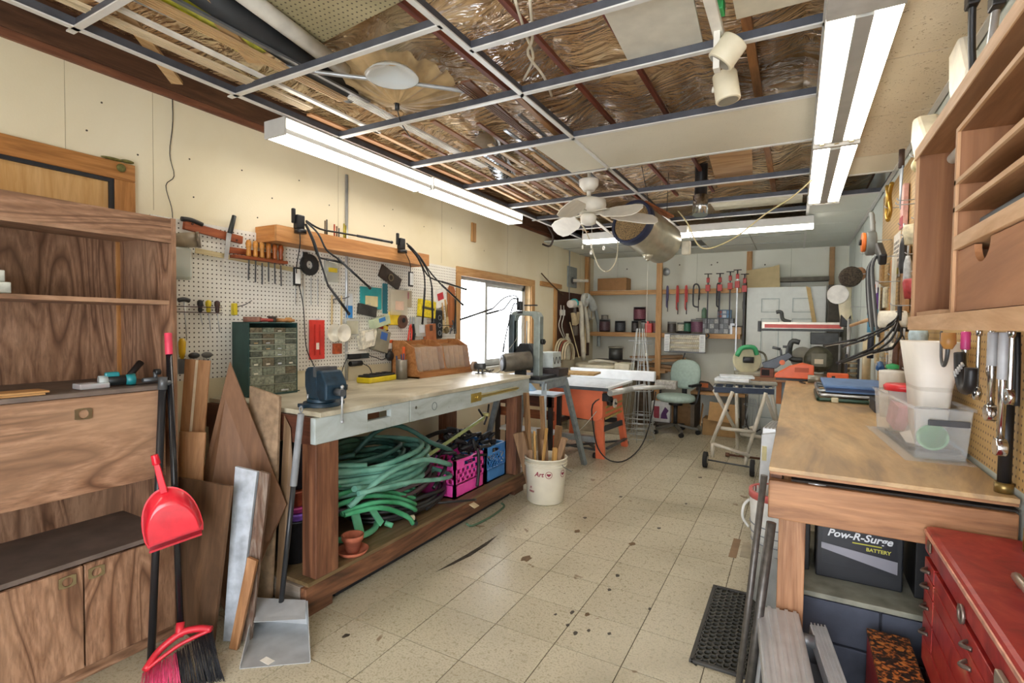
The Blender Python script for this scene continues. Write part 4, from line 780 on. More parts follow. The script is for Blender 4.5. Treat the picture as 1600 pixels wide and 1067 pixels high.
t = thing('white_alarm', 'small white and orange plug-in unit under the level', 'plug', (XP, 3.14, 1.215)); M().box(.004, -.03, 0, .035, .03, .08).o('body', mt('e6e2d8', .4), t, .006); M().box(.035, -.02, .05, .037, .02, .075).o('orange_top', mt('d05a28', .4), t)
t = thing('putty_can', 'small olive putty lump hanging low on the pegboard', 'putty', (XP, 3.30, 1.175)); M().sph((.02, 0, .015), (.02, .035, .014)).o('lump', mt('77784e', .6), t)
t = thing('socket_strip', 'black extension socket strip clipped at the foot of the pegboard', 'socket', (XP, 2.82, 1.155)); M().box(.0, -.12, 0, .035, .0, .04).o('body', LEDB, t, .006); M().box(.0, .0, .0, .035, .08, .04).o('body', mt('2c3436', .4), t, .006); M().box(.0, -.13, .04, .04, .05, .055).o('white_ledge', mt('dedad0', .5), t)
M().tube([(.03, .08, .02), (.05, .14, .0), (.04, .22, -.02), (.03, .30, .02), (.03, .33, .09)], .0035, 6).tube([(.02, -.12, .02), (.06, -.2, -.04), (.06, -.22, -.10)], .0035, 6).each('cable', LEDB, t, False)
t = thing('black_plug', 'stubby black adaptor plug under the extension socket strip', 'plug', (XP, 2.78, 1.10)); M().cyl((.02, -.06, .02), (.02, .05, .02), .02).o('body', BLK, t); M().tube([(.02, .05, .02), (.06, .09, -.01), (.10, .08, -.06), (.12, .06, -.10)], .0035, 6).o('cable', BLK, t)
t = thing('wooden_peg_rail', 'short pine batten screwed high on the wall above the window', 'batten', (XL, (-2.890, 4.380, 2.473)[1], 2.26)); M().box(.001, -.035, 0, .022, .035, .19).o('batten', PINE_Z, t, .002)
# ---- wire down the wall
t = thing('bell_wire', 'thin black wire running down the cream wall from the ceiling', 'wire', (XL+.006, 1.50, 1.96)); M().tube([(-2.893, 1.509, 2.649), (-2.893, 1.513, 2.469), (-2.893, 1.496, 2.298), (-2.893, 1.517, 2.187), (-2.893, 1.476, 2.127), (-2.893, 1.503, 2.017), (-2.893, 1.508, 1.934)], .002, 5).w('wire', BLK, t)
t = thing('leaf_scrap', 'dried green twig stuck on the corner of the door casing', 'twig', (XL+.03, 1.26, 2.185)); M().sph((.0, -.03, .006), (.02, .05, .006)).sph((.0, .03, .010), (.018, .03, .008)).sph((.01, .0, -.03), (.01, .02, .02)).o('leaves', mt('6f6a35', .8, 0, .3, 50), t)
# ================================================================ UNDER THE BENCH
def coil(c, rx, ry, r, m, turns, z0, dz, seed, name, par, jit=.03, tilt=0):
    rr = random.Random(seed); pts = []; n = turns*10
    for i in range(n):
        t_ = i/10*2*math.pi; k = i/n; a = 1+.07*math.sin(i*.61+seed)+.06*math.sin(i*.23+seed*2)+rr.uniform(-.02, .02); pts.append((c[0]+rx*a*math.cos(t_)+rr.uniform(-jit, jit)*.5, c[1]+ry*a*math.sin(t_)+rr.uniform(-jit, jit)*.5, z0+dz*k+tilt*math.cos(t_)+rr.uniform(0, .03)))
    M().tube(pts, r, 8, 4).w(name, m, par); return pts
def hosemat(c1, c2):
    m, nt, p = base('hose_'+c1); f = noise(nt, coords(nt, 'World'), 7, 6); nt.links.new(ramp(nt, f, [(.35, c2), (.65, c1)]), p.inputs['Base Color']); p.inputs['Roughness'].default_value = .38
    bump(nt, p, noise(nt, coords(nt, 'World'), 90, 2), .15); return m
HG1 = hosemat('7fb6a4', '4f8a78'); HG2 = hosemat('58b486', '2f8a5a'); HG3 = hosemat('5b4a4c', '3a2c2e'); HG4 = hosemat('2a2a2c', '1c1c1d'); HG5 = hosemat('3f6a60', '27483f')
ZS = .175
t = thing('garden_hose', 'pale green garden hose coiled in a large loose heap under the workbench', 'hose', (-2.40, 2.45, ZS), group='garden hoses under the workbench')
coil((-2.38, 2.42), .30, .46, .017, HG1, 9, .40, .20, 5, 'coil', t, .035)
M().tube([(-2.10, 1.98, .42), (-2.06, 2.25, .55), (-2.05, 2.55, .56), (-2.08, 2.85, .46), (-2.2, 3.02, .38), (-2.3, 2.8, .36), (-2.2, 2.4, .42), (-2.08, 2.0, .52)], .017, 8).w('coil', HG1, t)
M().tube([(-2.05, 2.0, .50), (-2.03, 2.4, .46), (-2.03, 2.7, .40), (-2.10, 2.92, .36), (-2.3, 2.95, .38)], .0145, 8).w('coil', HG1, t)
t = thing('garden_hose', 'dark teal hose arching up at the back of the hose heap', 'hose', (-2.55, 2.4, ZS), group='garden hoses under the workbench')
coil((-2.48, 2.40), .26, .34, .015, HG5, 3, .50, .12, 9, 'coil', t, .02)
M().tube([(-2.4, 2.3, .60), (-2.34, 2.42, .72), (-2.30, 2.55, .755), (-2.25, 2.68, .70), (-2.2, 2.82, .60), (-2.15, 2.98, .52), (-2.2, 3.05, .47)], .016, 8).w('arch', HG5, t)
t = thing('garden_hose', 'brownish hose coiled through the middle of the hose heap', 'hose', (-2.4, 2.5, ZS), group='garden hoses under the workbench')
coil((-2.38, 2.50), .27, .45, .014, HG3, 4, .30, .12, 12, 'coil', t, .02)
t = thing('garden_hose', 'black hose coiled flat on the workbench shelf', 'hose', (-2.4, 2.6, ZS), group='garden hoses under the workbench')
coil((-2.37, 2.62), .27, .40, .014, HG4, 5, .19, .10, 14, 'coil', t, .02)
M().tube([(-2.2, 2.6, .20), (-2.08, 2.5, .195), (-2.02, 2.45, .19)], .013, 8).w('end', HG4, t); M().tube([(-2.15, 2.75, .20), (-2.0, 2.9, .20), (-1.97, 3.05, .17)], .009, 8).w('end', HG4, t)
t = thing('hose_reel', 'bright green plastic hose reel with hose on it under the bench beside the leg', 'hose reel', (-2.28, 2.05, ZS), group='garden hoses under the workbench')
RG = mt('6fc094', .4)
M().tube([(-2.36+.22*math.cos(a*.3), 2.16+.20*math.sin(a*.3), .205) for a in range(21)], .018, 8, 2, True).w('base_hoop', RG, t)
M().beam((-2.15, 2.12, .20), (-2.17, 2.08, .38), .055, .014, (1, 0, 0)).beam((-2.16, 2.30, .21), (-2.19, 2.21, .36), .04, .014, (1, 0, 0)).beam((-2.17, 2.06, .365), (-2.17, 2.24, .355), .03, .04).each('side_frame', RG, t, True, .004)
M().cyl((-2.16, 2.33, .205), (-2.12, 2.35, .19), .016).w('foot', RG, t)
for k in range(6): M().tube([(-2.10-.05*k, 1.93, .40+.034*k), (-2.06-.05*k, 2.12, .41+.030*k), (-2.05-.045*k, 2.33, .35+.026*k), (-2.05-.03*k, 2.48+.03*k, .26+.022*k), (-2.20, 2.58, .21+.02*k)], .0145, 8).w('hose', HG2, t)
M().tube([(-2.08, 1.93, .40), (-2.03, 2.15, .38), (-2.01, 2.35, .27), (-2.02, 2.42, .20)], .0145, 8).w('hose', HG2, t)
M().ring((-2.035, 2.40, .235), (-2.02, 2.43, .235), .017, .009, 14).w('coupling', mt('e2d8c0', .4), t)
TC = mt('b4654a', .8, 0, .15, 30)
t = thing('saucer', 'terracotta saucer under the small clay pot on the bench shelf', 'saucer', (-2.075, 1.985, ZS)); M().lathe([(.052, 0), (.075, .004), (.086, .024), (.082, .024), (.07, .009), (0, .007)], n=28).o('dish', TC, t)
t = thing('clay_pot', 'small terracotta pot standing in its saucer by the bench leg', 'pot', (-2.075, 1.985, ZS+.0095)); M().lathe([(.036, 0), (.05, .065), (.057, .065), (.060, .092), (.053, .092), (.047, .062), (.032, .012), (0, .012)], n=28).o('pot', TC, t); M().cyl((0, 0, .03), (0, 0, .055), .04, .044).o('soil', mt('4a3a2c', .95, 0, .3, 60), t)
# stacked tubs behind the leg
for lab, z0, z1, r0, r1, c in (('dark speckled plastic tub at the bottom of the stack behind the bench leg', .176, .40, .11, .13, '26262a'), ('purple plastic pot second in the tub stack', .402, .44, .125, .135, '8a5cc0'), ('pink plastic pot third in the tub stack', .442, .475, .125, .135, 'b8427c'), ('terracotta plastic pot fourth in the tub stack', .477, .56, .118, .14, '9a4a30'), ('dark grey tub on top of the stack behind the bench leg', .562, .78, .11, .135, '22242c')):
    c_x, c_y = -2.30, 1.80; m = M(); m.lathe([(r0*.86, z0), (r1*.86, z1-.01), (r1*.9, z1-.01), (r1*.9, z1)], (c_x, c_y, 0), 22).top('plant_tub', mt(c, .45, 0, .2, 60), lab, 'tub', 'tubs stacked behind the bench leg')
# ---- milk crates
def crate(lab, col, x0, x1, y0, y1, h, dia):
    t = thing('milk_crate', lab, 'crate', ((x0+x1)/2, (y0+y1)/2, ZS), group='plastic crates under the workbench'); m = mt(col, .42, 0, .06); X0, X1, Y0_, Y1_ = x0-(x0+x1)/2, x1-(x0+x1)/2, y0-(y0+y1)/2, y1-(y0+y1)/2
    M().box(X0, Y0_, 0, X1, Y1_, .008).o('base', m, t)
    def panel(nm, w, place):
        p = M(); T_ = .008
        def bx(a0, b0, a1, b1, th=T_): p.add(*boxd(place, a0, b0, a1, b1, th))
        bx(0, 0, w, h*.36); bx(0, h*.93, w, h, .014); bx(0, h*.80, w*.3, h*.93); bx(w*.7, h*.80, w, h*.93); bx(0, h*.34, w, h*.38, .012); bx(0, h*.76, w, h*.80, .012); bx(0, .0, w, .012, .013)
        bx(0, 0, .02, h, .012); bx(w-.02, 0, w, h, .012)
        if dia == 'round':
            n_ = 6; cw = (w-.04)/n_
            for r in range(3):
                for k in range(n_+1): a = .02+k*cw+(cw/2 if r % 2 else 0)-cw*.16; bx(max(a, .02), h*(.38+r*.127), min(a+cw*.32, w-.02), h*(.38+(r+1)*.127))
                bx(.02, h*(.38+r*.127)-.004, w-.02, h*(.38+r*.127)+.004)
        else:
            for k in range(7):
                for sgn in (1, -1):
                    a = .02+k*(w-.04)/6; b = a+sgn*h*.38
                    lo, hi = (h*.38, h*.76); 
                    if b < .02: hi = lo+(a-.02); b = .02
                    if b > w-.02: hi = lo+(w-.02-a); b = w-.02
                    if hi-lo > .02: p.add(*diag(place, a, lo, b, hi, .006))
        p.o(nm, m, t)
    panel('end_panel', X1-X0, lambda a, b, d: V(X0+a, Y0_+d, b)); panel('end_panel', X1-X0, lambda a, b, d: V(X0+a, Y1_-d, b))
    panel('side_panel', Y1_-Y0_, lambda a, b, d: V(X1-d, Y0_+a, b)); panel('side_panel', Y1_-Y0_, lambda a, b, d: V(X0+d, Y0_+a, b))
    return t
BF = [(0, 3, 2, 1), (4, 5, 6, 7), (0, 1, 5, 4), (1, 2, 6, 5), (2, 3, 7, 6), (3, 0, 4, 7)]
def boxd(pl, a0, b0, a1, b1, th): return [pl(a, b, d) for d in (0, th) for a, b in ((a0, b0), (a1, b0), (a1, b1), (a0, b1))], BF
def diag(pl, a0, b0, a1, b1, w): return [pl(a, b, d) for d in (0, .007) for a, b in ((a0-w/2, b0), (a0+w/2, b0), (a1+w/2, b1), (a1-w/2, b1))], BF
crate('bright pink milk crate with round holes on the bench shelf', 'ee4fae', -2.42, -2.09, 2.96, 3.35, .27, 'round')
crate('blue milk crate with lattice sides at the far end of the bench shelf', '4484c4', -2.42, -2.09, 3.375, 3.69, .28, 'x')
rr = random.Random(2)
t = thing('strap_bundle', 'tangle of black straps and webbing filling both milk crates', 'straps', (-2.27, 3.3, ZS+.02))
S = M()
for k in range(46):
    y = rr.uniform(2.85, 3.62); x = rr.uniform(-2.4, -2.13); z = .46+rr.uniform(-.02, .13)-abs(y-3.25)*.08
    S.tube([(x, y, z), (x+rr.uniform(-.06, .08), y+rr.uniform(-.12, .12), z+rr.uniform(0, .05)), (x+rr.uniform(-.08, .08), y+rr.uniform(-.22, .22), z-rr.uniform(.0, .05))], rr.uniform(.008, .017), 6, 3)
S.w('straps', mt('1b1b1d', .55, 0, .3), t)['kind'] = 'stuff'
M().tube([(-2.10, 3.22, .48), (-2.075, 3.24, .46), (-2.072, 3.24, .30), (-2.07, 3.22, .20)], .013, 6).tube([(-2.2, 3.0, .44), (-2.1, 2.85, .42), (-2.08, 2.7, .33)], .014, 6).tube([(-2.3, 3.45, .55), (-2.35, 3.15, .60), (-2.4, 2.9, .55), (-2.42, 2.7, .47)], .016, 6).each('loose_strap', BLK, t)
M().prism([(2.8, .44), (2.9, .50), (2.97, .47), (2.9, .42)], 'x', -2.30, -2.24).w('purple_pouch', mt('9a3aa0', .5), t, .01)
t = thing('bar_clamp', 'long pale green bar clamp lying across the crates', 'clamp', (-2.25, 3.1, .47)); a, b = V(-2.18, 2.66, .50), V(-2.22, 3.55, .66)
M().beam(a, b, .012, .022).w('bar', mt('a3ae72', .45), t); M().cb(a, (.03, .05, .05)).w('fixed_jaw', mt('a3ae72', .45), t, .004); M().tube([b+V(0, 0, -.06), b+V(.01, .03, .01), b+V(0, .07, .10)], .008).tube([b+V(.01, -.04, .02), b+V(.01, -.10, .08)], .008).w('wing_handle', BLK, t); M().cyl(b+V(-.03, .03, .02), b+V(.03, .03, .02), .016).w('nut', mt('c2b878', .4), t)
t = thing('cord_loop', 'loose green cord loop on the floor below the bench rail', 'cord', (-1.93, 3.2, 0)); M().tube([(-1.985, 2.95, .03), (-1.95, 2.98, .01), (-1.93, 3.2, .008), (-1.95, 3.42, .008), (-1.99, 3.45, .02)], .008, 7).w('cord', mt('4d6a52', .5), t)
t = thing('paper_tag', 'small beige paper tag at the bench rail', 'tag', (-1.97, 3.02, .14)); M().box(-.02, -.03, 0, .03, .03, .004).rot(0, .35, 0).o('tag', mt('d8c49c', .7), t)
# ================================================================ BANDSAW, STAND, SMALL TABLE
GRY = mt('8b9497', .45, .35, .15, 20); DK = mt('26282b', .45, .1, .2)
t = thing('steel_stand', 'grey folded-steel stand with splayed legs under the bandsaw', 'stand', (-2.2, 4.4, 0))
M().box(-2.42, 4.10, .90, -1.94, 4.62, .925).w('top_frame', GRY, t, .003); M().box(-2.42, 4.10, .845, -2.405, 4.62, .90).box(-1.955, 4.10, .845, -1.94, 4.62, .90).each('apron', GRY, t)
for (a, b) in (((-1.96, 4.60, .90), (-1.86, 4.92, .0)), ((-1.96, 4.14, .90), (-1.90, 4.02, .0)), ((-2.40, 4.60, .90), (-2.50, 4.62, .0)), ((-2.40, 4.14, .90), (-2.62, 4.12, .0))): M().beam(a, b, .045, .045).w('leg', GRY, t, .002)
t = thing('bandsaw', 'old grey and black benchtop bandsaw in front of the window', 'bandsaw', (-2.2, 4.3, .927))
M().box(-2.40, 4.14, .927, -2.0, 4.5, .955).w('base', DK, t, .004)
M().prism([(-2.115, .955), (-2.05, .955), (-2.05, 1.50), (-2.07, 1.535), (-2.10, 1.55), (-2.30, 1.555), (-2.345, 1.54), (-2.36, 1.50), (-2.36, 1.02), (-2.315, 1.02), (-2.315, 1.46), (-2.30, 1.505), (-2.27, 1.515), (-2.14, 1.505), (-2.115, 1.47)], 'y', 4.22, 4.30).w('frame', mt('8f9a96', .45, .2, .15), t, .006)
M().box(-2.375, 4.21, 1.02, -2.315, 4.26, 1.52).w('blade_guard', mt('4c5960', .45, .2), t, .008)
M().prism([(-2.32, 1.0), (-2.12, 1.0), (-2.12, 1.18), (-2.17, 1.25), (-2.27, 1.25), (-2.32, 1.18)], 'y', 4.24, 4.34).w('wheel_housing', DK, t, .01)
M().cyl((-2.20, 4.25, 1.25), (-2.20, 4.25, 1.46), .006).cyl((-2.275, 4.25, 1.25), (-2.275, 4.25, 1.50), .002, n=5).w('blade', STEEL, t)
M().cyl((-2.30, 4.0, 1.08), (-2.12, 4.18, 1.10), .085, n=22).w('motor', mt('6b665c', .4, .3, .2), t, .008); M().cyl((-2.315, 3.985, 1.08), (-2.295, 4.005, 1.08), .075, n=22).w('motor_cap', DK, t)
M().box(-2.24, 4.10, .956, -2.16, 4.18, 1.02).w('motor_mount', DK, t); M().cyl((-2.05, 4.26, 1.27), (-2.02, 4.26, 1.27), .025).cyl((-2.05, 4.26, 1.27), (-2.01, 4.26, 1.27), .012).w('tension_knob', BLK, t)
M().tube([(-2.3, 3.99, 1.15), (-2.32, 3.96, 1.08), (-2.3, 3.95, 1.02), (-2.34, 3.93, .99), (-2.40, 3.92, 1.0)], .004).tube([(-2.25, 4.3, 1.5), (-2.3, 4.25, 1.3), (-2.34, 4.0, 1.1)], .003).w('wires', mt('9a958a', .5), t)
clip_lamp('clip_lamp', 'black clip lamp on top of the bandsaw with arms before the window', (-2.27, 4.24, 1.558), [[(-2.275, 4.2, 1.66), (-2.30, 4.2, 1.695), (-2.359, 4.1, 1.67), (-2.451, 4.05, 1.571), (-2.704, 3.9, 1.467)], [(-2.27, 4.2, 1.66), (-2.30, 4.14, 1.66), (-2.33, 4.05, 1.57), (-2.353, 4.0, 1.551), (-2.451, 3.95, 1.521)], [(-2.28, 4.2, 1.62), (-2.30, 4.16, 1.60), (-2.33, 4.12, 1.40), (-2.337, 4.07, 1.25), (-2.335, 4.05, 1.18)]], None, None)
M().box(-2.22, 4.23, 1.60, -2.10, 4.27, 1.612).w('arm_plate', LEDB, bpy.data.objects['clip_lamp.002'])
t = thing('bench_grinder', 'small bench grinder with a pale round stone by the window', 'grinder', (-2.45, 3.80, .991))
M().cyl((-2.50, 3.80, 1.055), (-2.47, 3.80, 1.055), .042, n=20).w('stone', mt('a48f80', .7), t); M().cyl((-2.47, 3.80, 1.055), (-2.38, 3.80, 1.055), .028).w('motor', DSTEEL, t); M().cyl((-2.44, 3.80, .991), (-2.44, 3.80, 1.03), .008).cyl((-2.40, 3.80, .991), (-2.40, 3.80, 1.03), .008).box(-2.46, 3.77, .991, -2.38, 3.83, .997).w('foot', DSTEEL, t)
t = thing('wire_bundle', 'small tangle of wires lying beside the bench grinder', 'wires', (-2.33, 3.78, .992)); rr = random.Random(4); M().tube([(rr.uniform(-.05, .05), rr.uniform(-.05, .05), rr.uniform(.004, .05)) for _ in range(12)], .003, 5).o('wires', mt('5a5650', .5, .3), t)
t = thing('grey_toolbox', 'pale grey metal box with patterned front beyond the bandsaw', 'box', (-2.12, 4.62, 1.01)); M().box(-.07, -.10, 0, .07, .10, .15).o('body', mt('c3ccc9', .45, .2), t, .004)
for k in range(5): M().cb((.072, -.08+.04*k, .07), (.004, .006, .07), (.4*(-1)**k, 0, 0)).o('slot', DSTEEL, t)
M().box(-2.28, 4.50, .927, -1.98, 4.75, 1.0).top('wooden_crate', mt('3b3230', .6, 0, .2), 'dark low box under the patterned grey metal box', 'box', bev=.003)
M().box(-2.10, 4.64, 1.001, -1.72, 4.92, 1.022).rot(0, 0, .1, (-1.9, 4.7, 1)).mv(.0, .10, -.07).top('push_board', wood('c9ab78', 'b5935f', '8c6c3c', 'y'), 'pale plywood board lying between bandsaw stand and table saw', 'board', bev=.002)
t = thing('side_table', 'dark brown wooden side table with a pale top behind the bucket', 'table', (-2.55, 4.95, 0)); DB = wood('6b3a28', '552c1f', '351b13', 'x')
M().box(-2.82, 4.68, .70, -2.10, 4.97, .72).w('top', mt('b9c4cc', .35, 0, .1), t, .002); M().box(-2.80, 4.70, .59, -2.12, 4.72, .70).w('apron', DB, t); M().box(-2.80, 4.76, .45, -2.14, 4.78, .54).w('drawer_front', wood('a5603c', '8c4d30', '5e301d', 'x'), t)
M().box(-2.80, 4.72, .30, -2.14, 4.94, .32).w('lower_shelf', mt('cfd4d6', .4), t)
for x in (-2.80, -2.18):
    for y in (4.70, 4.92): M().box(x, y, 0, x+.045, y+.035, .70).w('leg', mt('2c2422', .6), t)
M().prism([(-2.62, .722), (-2.42, .722), (-2.5, .80)], 'y', 4.84, 4.94).top('blue_wedge', mt('8fb4d4', .4), 'pale blue plastic wedge on the side table', 'wedge', bev=.004)
# ================================================================ BUCKET OF STICKS
t = thing('bucket', 'white plastic bucket with red lettering and hearts holding wooden sticks', 'bucket', (-1.75, 3.75, 0)); bw = mt('e6e0cd', .45, 0, .07, 6)
M().lathe([(.0, .0), (.135, 0), (.148, .01), (.165, .30), (.165, .355), (.175, .355), (.175, .362), (.168, .365), (.16, .362), (.155, .30), (.138, .014), (0, .014)], n=36, cap=False).o('body', bw, t)
for z in (.30, .325): M().ring((0, 0, z), (0, 0, z+.006), .175, .163, 36).o('rim_ring', bw, t)
RL = mt('8c1f3c', .5, 0, 0)
def arc_text(txt, ang, z, size, m, par, r, name='lettering', sc=1.0):
    """letters wrapped round an upright cylinder of radius r centred on the thing"""
    c = bpy.data.curves.new(name, 'FONT'); c.body = txt; c.size = size; c.extrude = .0004; c.offset = size*.02; c.align_x = 'CENTER'; c.resolution_u = 3; c.shear = .25
    o = bpy.data.objects.new(name, c); C.objects.link(o); dg = bpy.context.evaluated_depsgraph_get(); me = bpy.data.meshes.new_from_object(o.evaluated_get(dg)); bpy.data.objects.remove(o, do_unlink=True)
    for v in me.vertices: a = ang+v.co.x/r; rr_ = r+.0012+v.co.z; v.co = (rr_*math.cos(a), rr_*math.sin(a), z+v.co.y)
    me.materials.clear(); me.materials.append(m); o = bpy.data.objects.new(name, me); C.objects.link(o); o.parent = par; return o
def flat_text(txt, mat4, size, m, par, name='lettering', shear=0, align='CENTER', world=False):
    c = bpy.data.curves.new(name, 'FONT'); c.body = txt; c.size = size; c.extrude = .0004; c.offset = size*.022; c.align_x = align; c.resolution_u = 3; c.shear = shear
    o = bpy.data.objects.new(name, c); C.objects.link(o); dg = bpy.context.evaluated_depsgraph_get(); me = bpy.data.meshes.new_from_object(o.evaluated_get(dg)); bpy.data.objects.remove(o, do_unlink=True)
    me.transform(wm(par).inverted() @ mat4 if world else mat4); me.materials.clear(); me.materials.append(m); o = bpy.data.objects.new(name, me); C.objects.link(o); o.parent = par; return o
ca = math.atan2(-3.75, 1.75)
arc_text('Art', ca-.33, .235, .052, RL, t, .164); arc_text('n', ca-.82, .13, .035, RL, t, .158); arc_text('ness', ca-.78, .10, .03, RL, t, .156)
for a in (ca+.15, ca+.95):
    h = M(); n = 26; pts = []
    for i in range(n): q = 2*math.pi*i/n; pts.append((.016*math.sin(q)**3*1.1, .0145*(.8125*math.cos(q)-.3125*math.cos(2*q)-.125*math.cos(3*q)-.0625*math.cos(4*q))))
    f = lambda x, z, r=.165: V(r*math.cos(a+x/r), r*math.sin(a+x/r), .25+z)
    h.add([f(x, z, .1655) for x, z in pts], [tuple(range(n))]); h.add([f(rd_*math.cos(2*math.pi*i/28), rd_*math.sin(2*math.pi*i/28), .1655) for rd_ in (.024, .028) for i in range(28)], [(i, (i+1) % 28, 28+(i+1) % 28, 28+i) for i in range(28)]); h.o('heart_emblem', RL, t)
M().tube([(.165, -.05, .325), (.19, -.075, .315), (.25, -.06, .285)], .003, 6).o('bail_handle', DSTEEL, t)
sk = [((-.12, -.02), (-.20, .02, .86), .028, .05, 0), ((.0, .02), (-.07, .05, .84), .03, .028, 0), ((-.03, -.10), (-.05, -.12, .58), .022, .014, 1), ((-.02, -.08), (.05, -.10, .61), .022, .014, 1), ((-.07, -.03), (-.22, -.06, .54), .045, .09, 0), ((.05, .05), (.07, .09, .60), .06, .03, 0), ((.03, -.05), (.17, -.02, .53), .05, .045, 0), ((.08, -.06), (.12, -.09, .46), .03, .03, 1), ((-.12, .06), (-.19, -.05, .47), .02, .03, 0), ((-.05, .07), (-.12, .12, .55), .03, .05, 0), ((.10, .03), (.13, .05, .50), .02, .04, 0), ((.02, -.02), (.0, -.03, .50), .03, .05, 0), ((-.06, -.09), (-.09, -.10, .42), .02, .03, 0)]
labs = ['longest dark stick leaning left in the white bucket', 'tall brown lath standing upright in the white bucket', 'pale square strip at the front of the white bucket', 'pale strip crossing the front of the bucket sticks', 'thick short block leaning over the bucket rim toward the workbench', 'brown plank end at the back of the bucket', 'thick offcut leaning toward the table saw in the bucket', 'short bright stub of pine by the bucket handle', 'thin dark strip against the bucket wall near the blue crate', 'dark slat behind the longest bucket stick', 'narrow offcut behind the pine stub', 'dark block sunk in the middle of the bucket', 'short dark offcut low in the front of the bucket']
for (b, q, w, h, pale), lab in zip(sk, labs):
    t = thing('wood_stick', lab, 'stick', (-1.75+b[0], 3.75+b[1], .02), group='wood offcuts in the white bucket')
    M().beam((0, 0, 0), (q[0]-b[0], q[1]-b[1], q[2]-.02), w, h).o('stick', wood('d3ab70', 'c29655', '9a7238', 'z') if pale else wood('a3805a', '8a6846', '59402a', 'z'), t, .001)
# ================================================================ ORANGE TABLE SAW
OR = mt('ec7c55', .42, 0, .06, 8); t = thing('table_saw', 'orange contractor table saw with pale slotted top and long fence', 'table saw', (-2.0, 5.45, 0))
M().box(-2.42, 5.02, .765, -1.66, 5.95, .79).w('table_top', mt('eceff0', .3, .1, .05), t, .002)
for y in [5.08+.065*k for k in range(13)]: M().box(-2.40, y, .7905, -1.70, y+.006, .7925).w('table_rib', mt('b6bcc0', .3, .4), t)
M().box(-2.425, 5.01, .755, -1.655, 5.018, .788).w('front_edge', mt('5d6266', .4, .5), t)
M().prism([(-2.36, .762), (-1.74, .762), (-1.74, .46), (-1.80, .42), (-2.33, .46)], 'y', 5.10, 5.80).w('cabinet', OR, t, .008)
M().box(-2.44, 5.90, .79, -1.40, 5.97, .905).w('fence', mt('e8ecee', .3, .2, .05), t, .01)
M().cyl((-1.65, 5.06, .735), (-1.50, 5.85, .735), .032, n=16).w('rail', mt('c9cbc8', .35, .5), t)
M().cyl((-1.60, 5.5, .735), (-1.20, 5.75, .765), .026, n=16).w('rail', mt('c9cbc8', .35, .5), t)
M().box(-1.35, 5.7, .74, -1.12, 5.80, .83).w('rail_clamp', mt('9a968c', .5, 0, .3, 40), t, .01)
for (a, b, w) in (((-1.80, 5.16, .60), (-1.80, 5.24, .0), .095), ((-1.78, 5.74, .60), (-1.74, 5.93, .0), .07), ((-2.30, 5.16, .60), (-2.36, 5.22, .0), .08), ((-2.32, 5.74, .60), (-2.42, 5.95, .0), .08)):
    M().beam(a, b, w, .05).w('leg', OR, t, .003)
M().box(-1.845, 5.13, .44, -1.76, 5.14, .58).w('leg_plate', mt('d8d4cc', .4), t)
for z in (.56, .50, .44): M().beam((-1.74, 5.2, z), (-1.74, 5.8, z-.0), .008, .02).w('louvre_bar', mt('b7a35e', .5), t)
for (p, q) in (((-1.76, 5.2, .33), (-1.74, 5.9, .30)), ((-2.38, 5.9, .30), (-1.75, 5.92, .30)), ((-2.36, 5.2, .33), (-2.42, 5.9, .30))): M().beam(p, q, .02, .06).w('cross_brace', mt('33373c', .5), t)
M().box(-2.36, 5.2, .17, -1.80, 5.26, .23).w('mobile_base_rail', mt('aeb6ba', .4, .4), t)
for (p, q) in (((-2.36, 5.2, .06), (-1.72, 5.9, .08)), ((-2.3, 5.9, .05), (-1.8, 5.25, .07)), ((-2.3, 5.25, .10), (-1.8, 5.22, .09)), ((-1.75, 5.3, .10), (-1.72, 5.9, .10))): M().beam(p, q, .03, .02).w('mobile_base_bar', DSTEEL, t)
for (x, y) in ((-1.86, 5.22), (-1.72, 5.95), (-2.34, 5.18), (-2.42, 5.98)): M().cyl((x-.012, y, .03), (x+.012, y, .03), .03).w('caster', BLK, t)
M().cyl((-1.74, 5.28, .62), (-1.70, 5.28, .62), .05, n=18).cyl((-1.70, 5.28, .62), (-1.64, 5.26, .60), .012).w('handwheel', DK, t); M().box(-1.75, 5.10, .64, -1.68, 5.18, .72).w('switch_box', BLK, t, .005)
M().ring((-1.68, 5.3, .60), (-1.66, 5.3, .60), .05, .035, 20).w('cord_coil', mt('c9c4b4', .5), t)
M().tube([(-1.69, 5.14, .70), (-1.84, 5.08, .60), (-1.83, 5.09, .35), (-1.78, 5.10, .14), (-1.65, 5.10, .03), (-1.52, 5.25, .02), (-1.42, 5.5, .15), (-1.36, 5.65, .45), (-1.34, 5.72, .70)], .007, 7).w('power_cord', BLK, t)
M().tube([(-1.80, 5.09, .53), (-1.90, 5.0, .38), (-2.02, 4.95, .27), (-2.14, 4.95, .24)], .004, 6).w('thin_cord', mt('b9b6aa', .5), t)
M().box(-2.34, 5.095, .60, -2.315, 5.099, .63).w('sticker', mt('8fa6c4', .5), t)
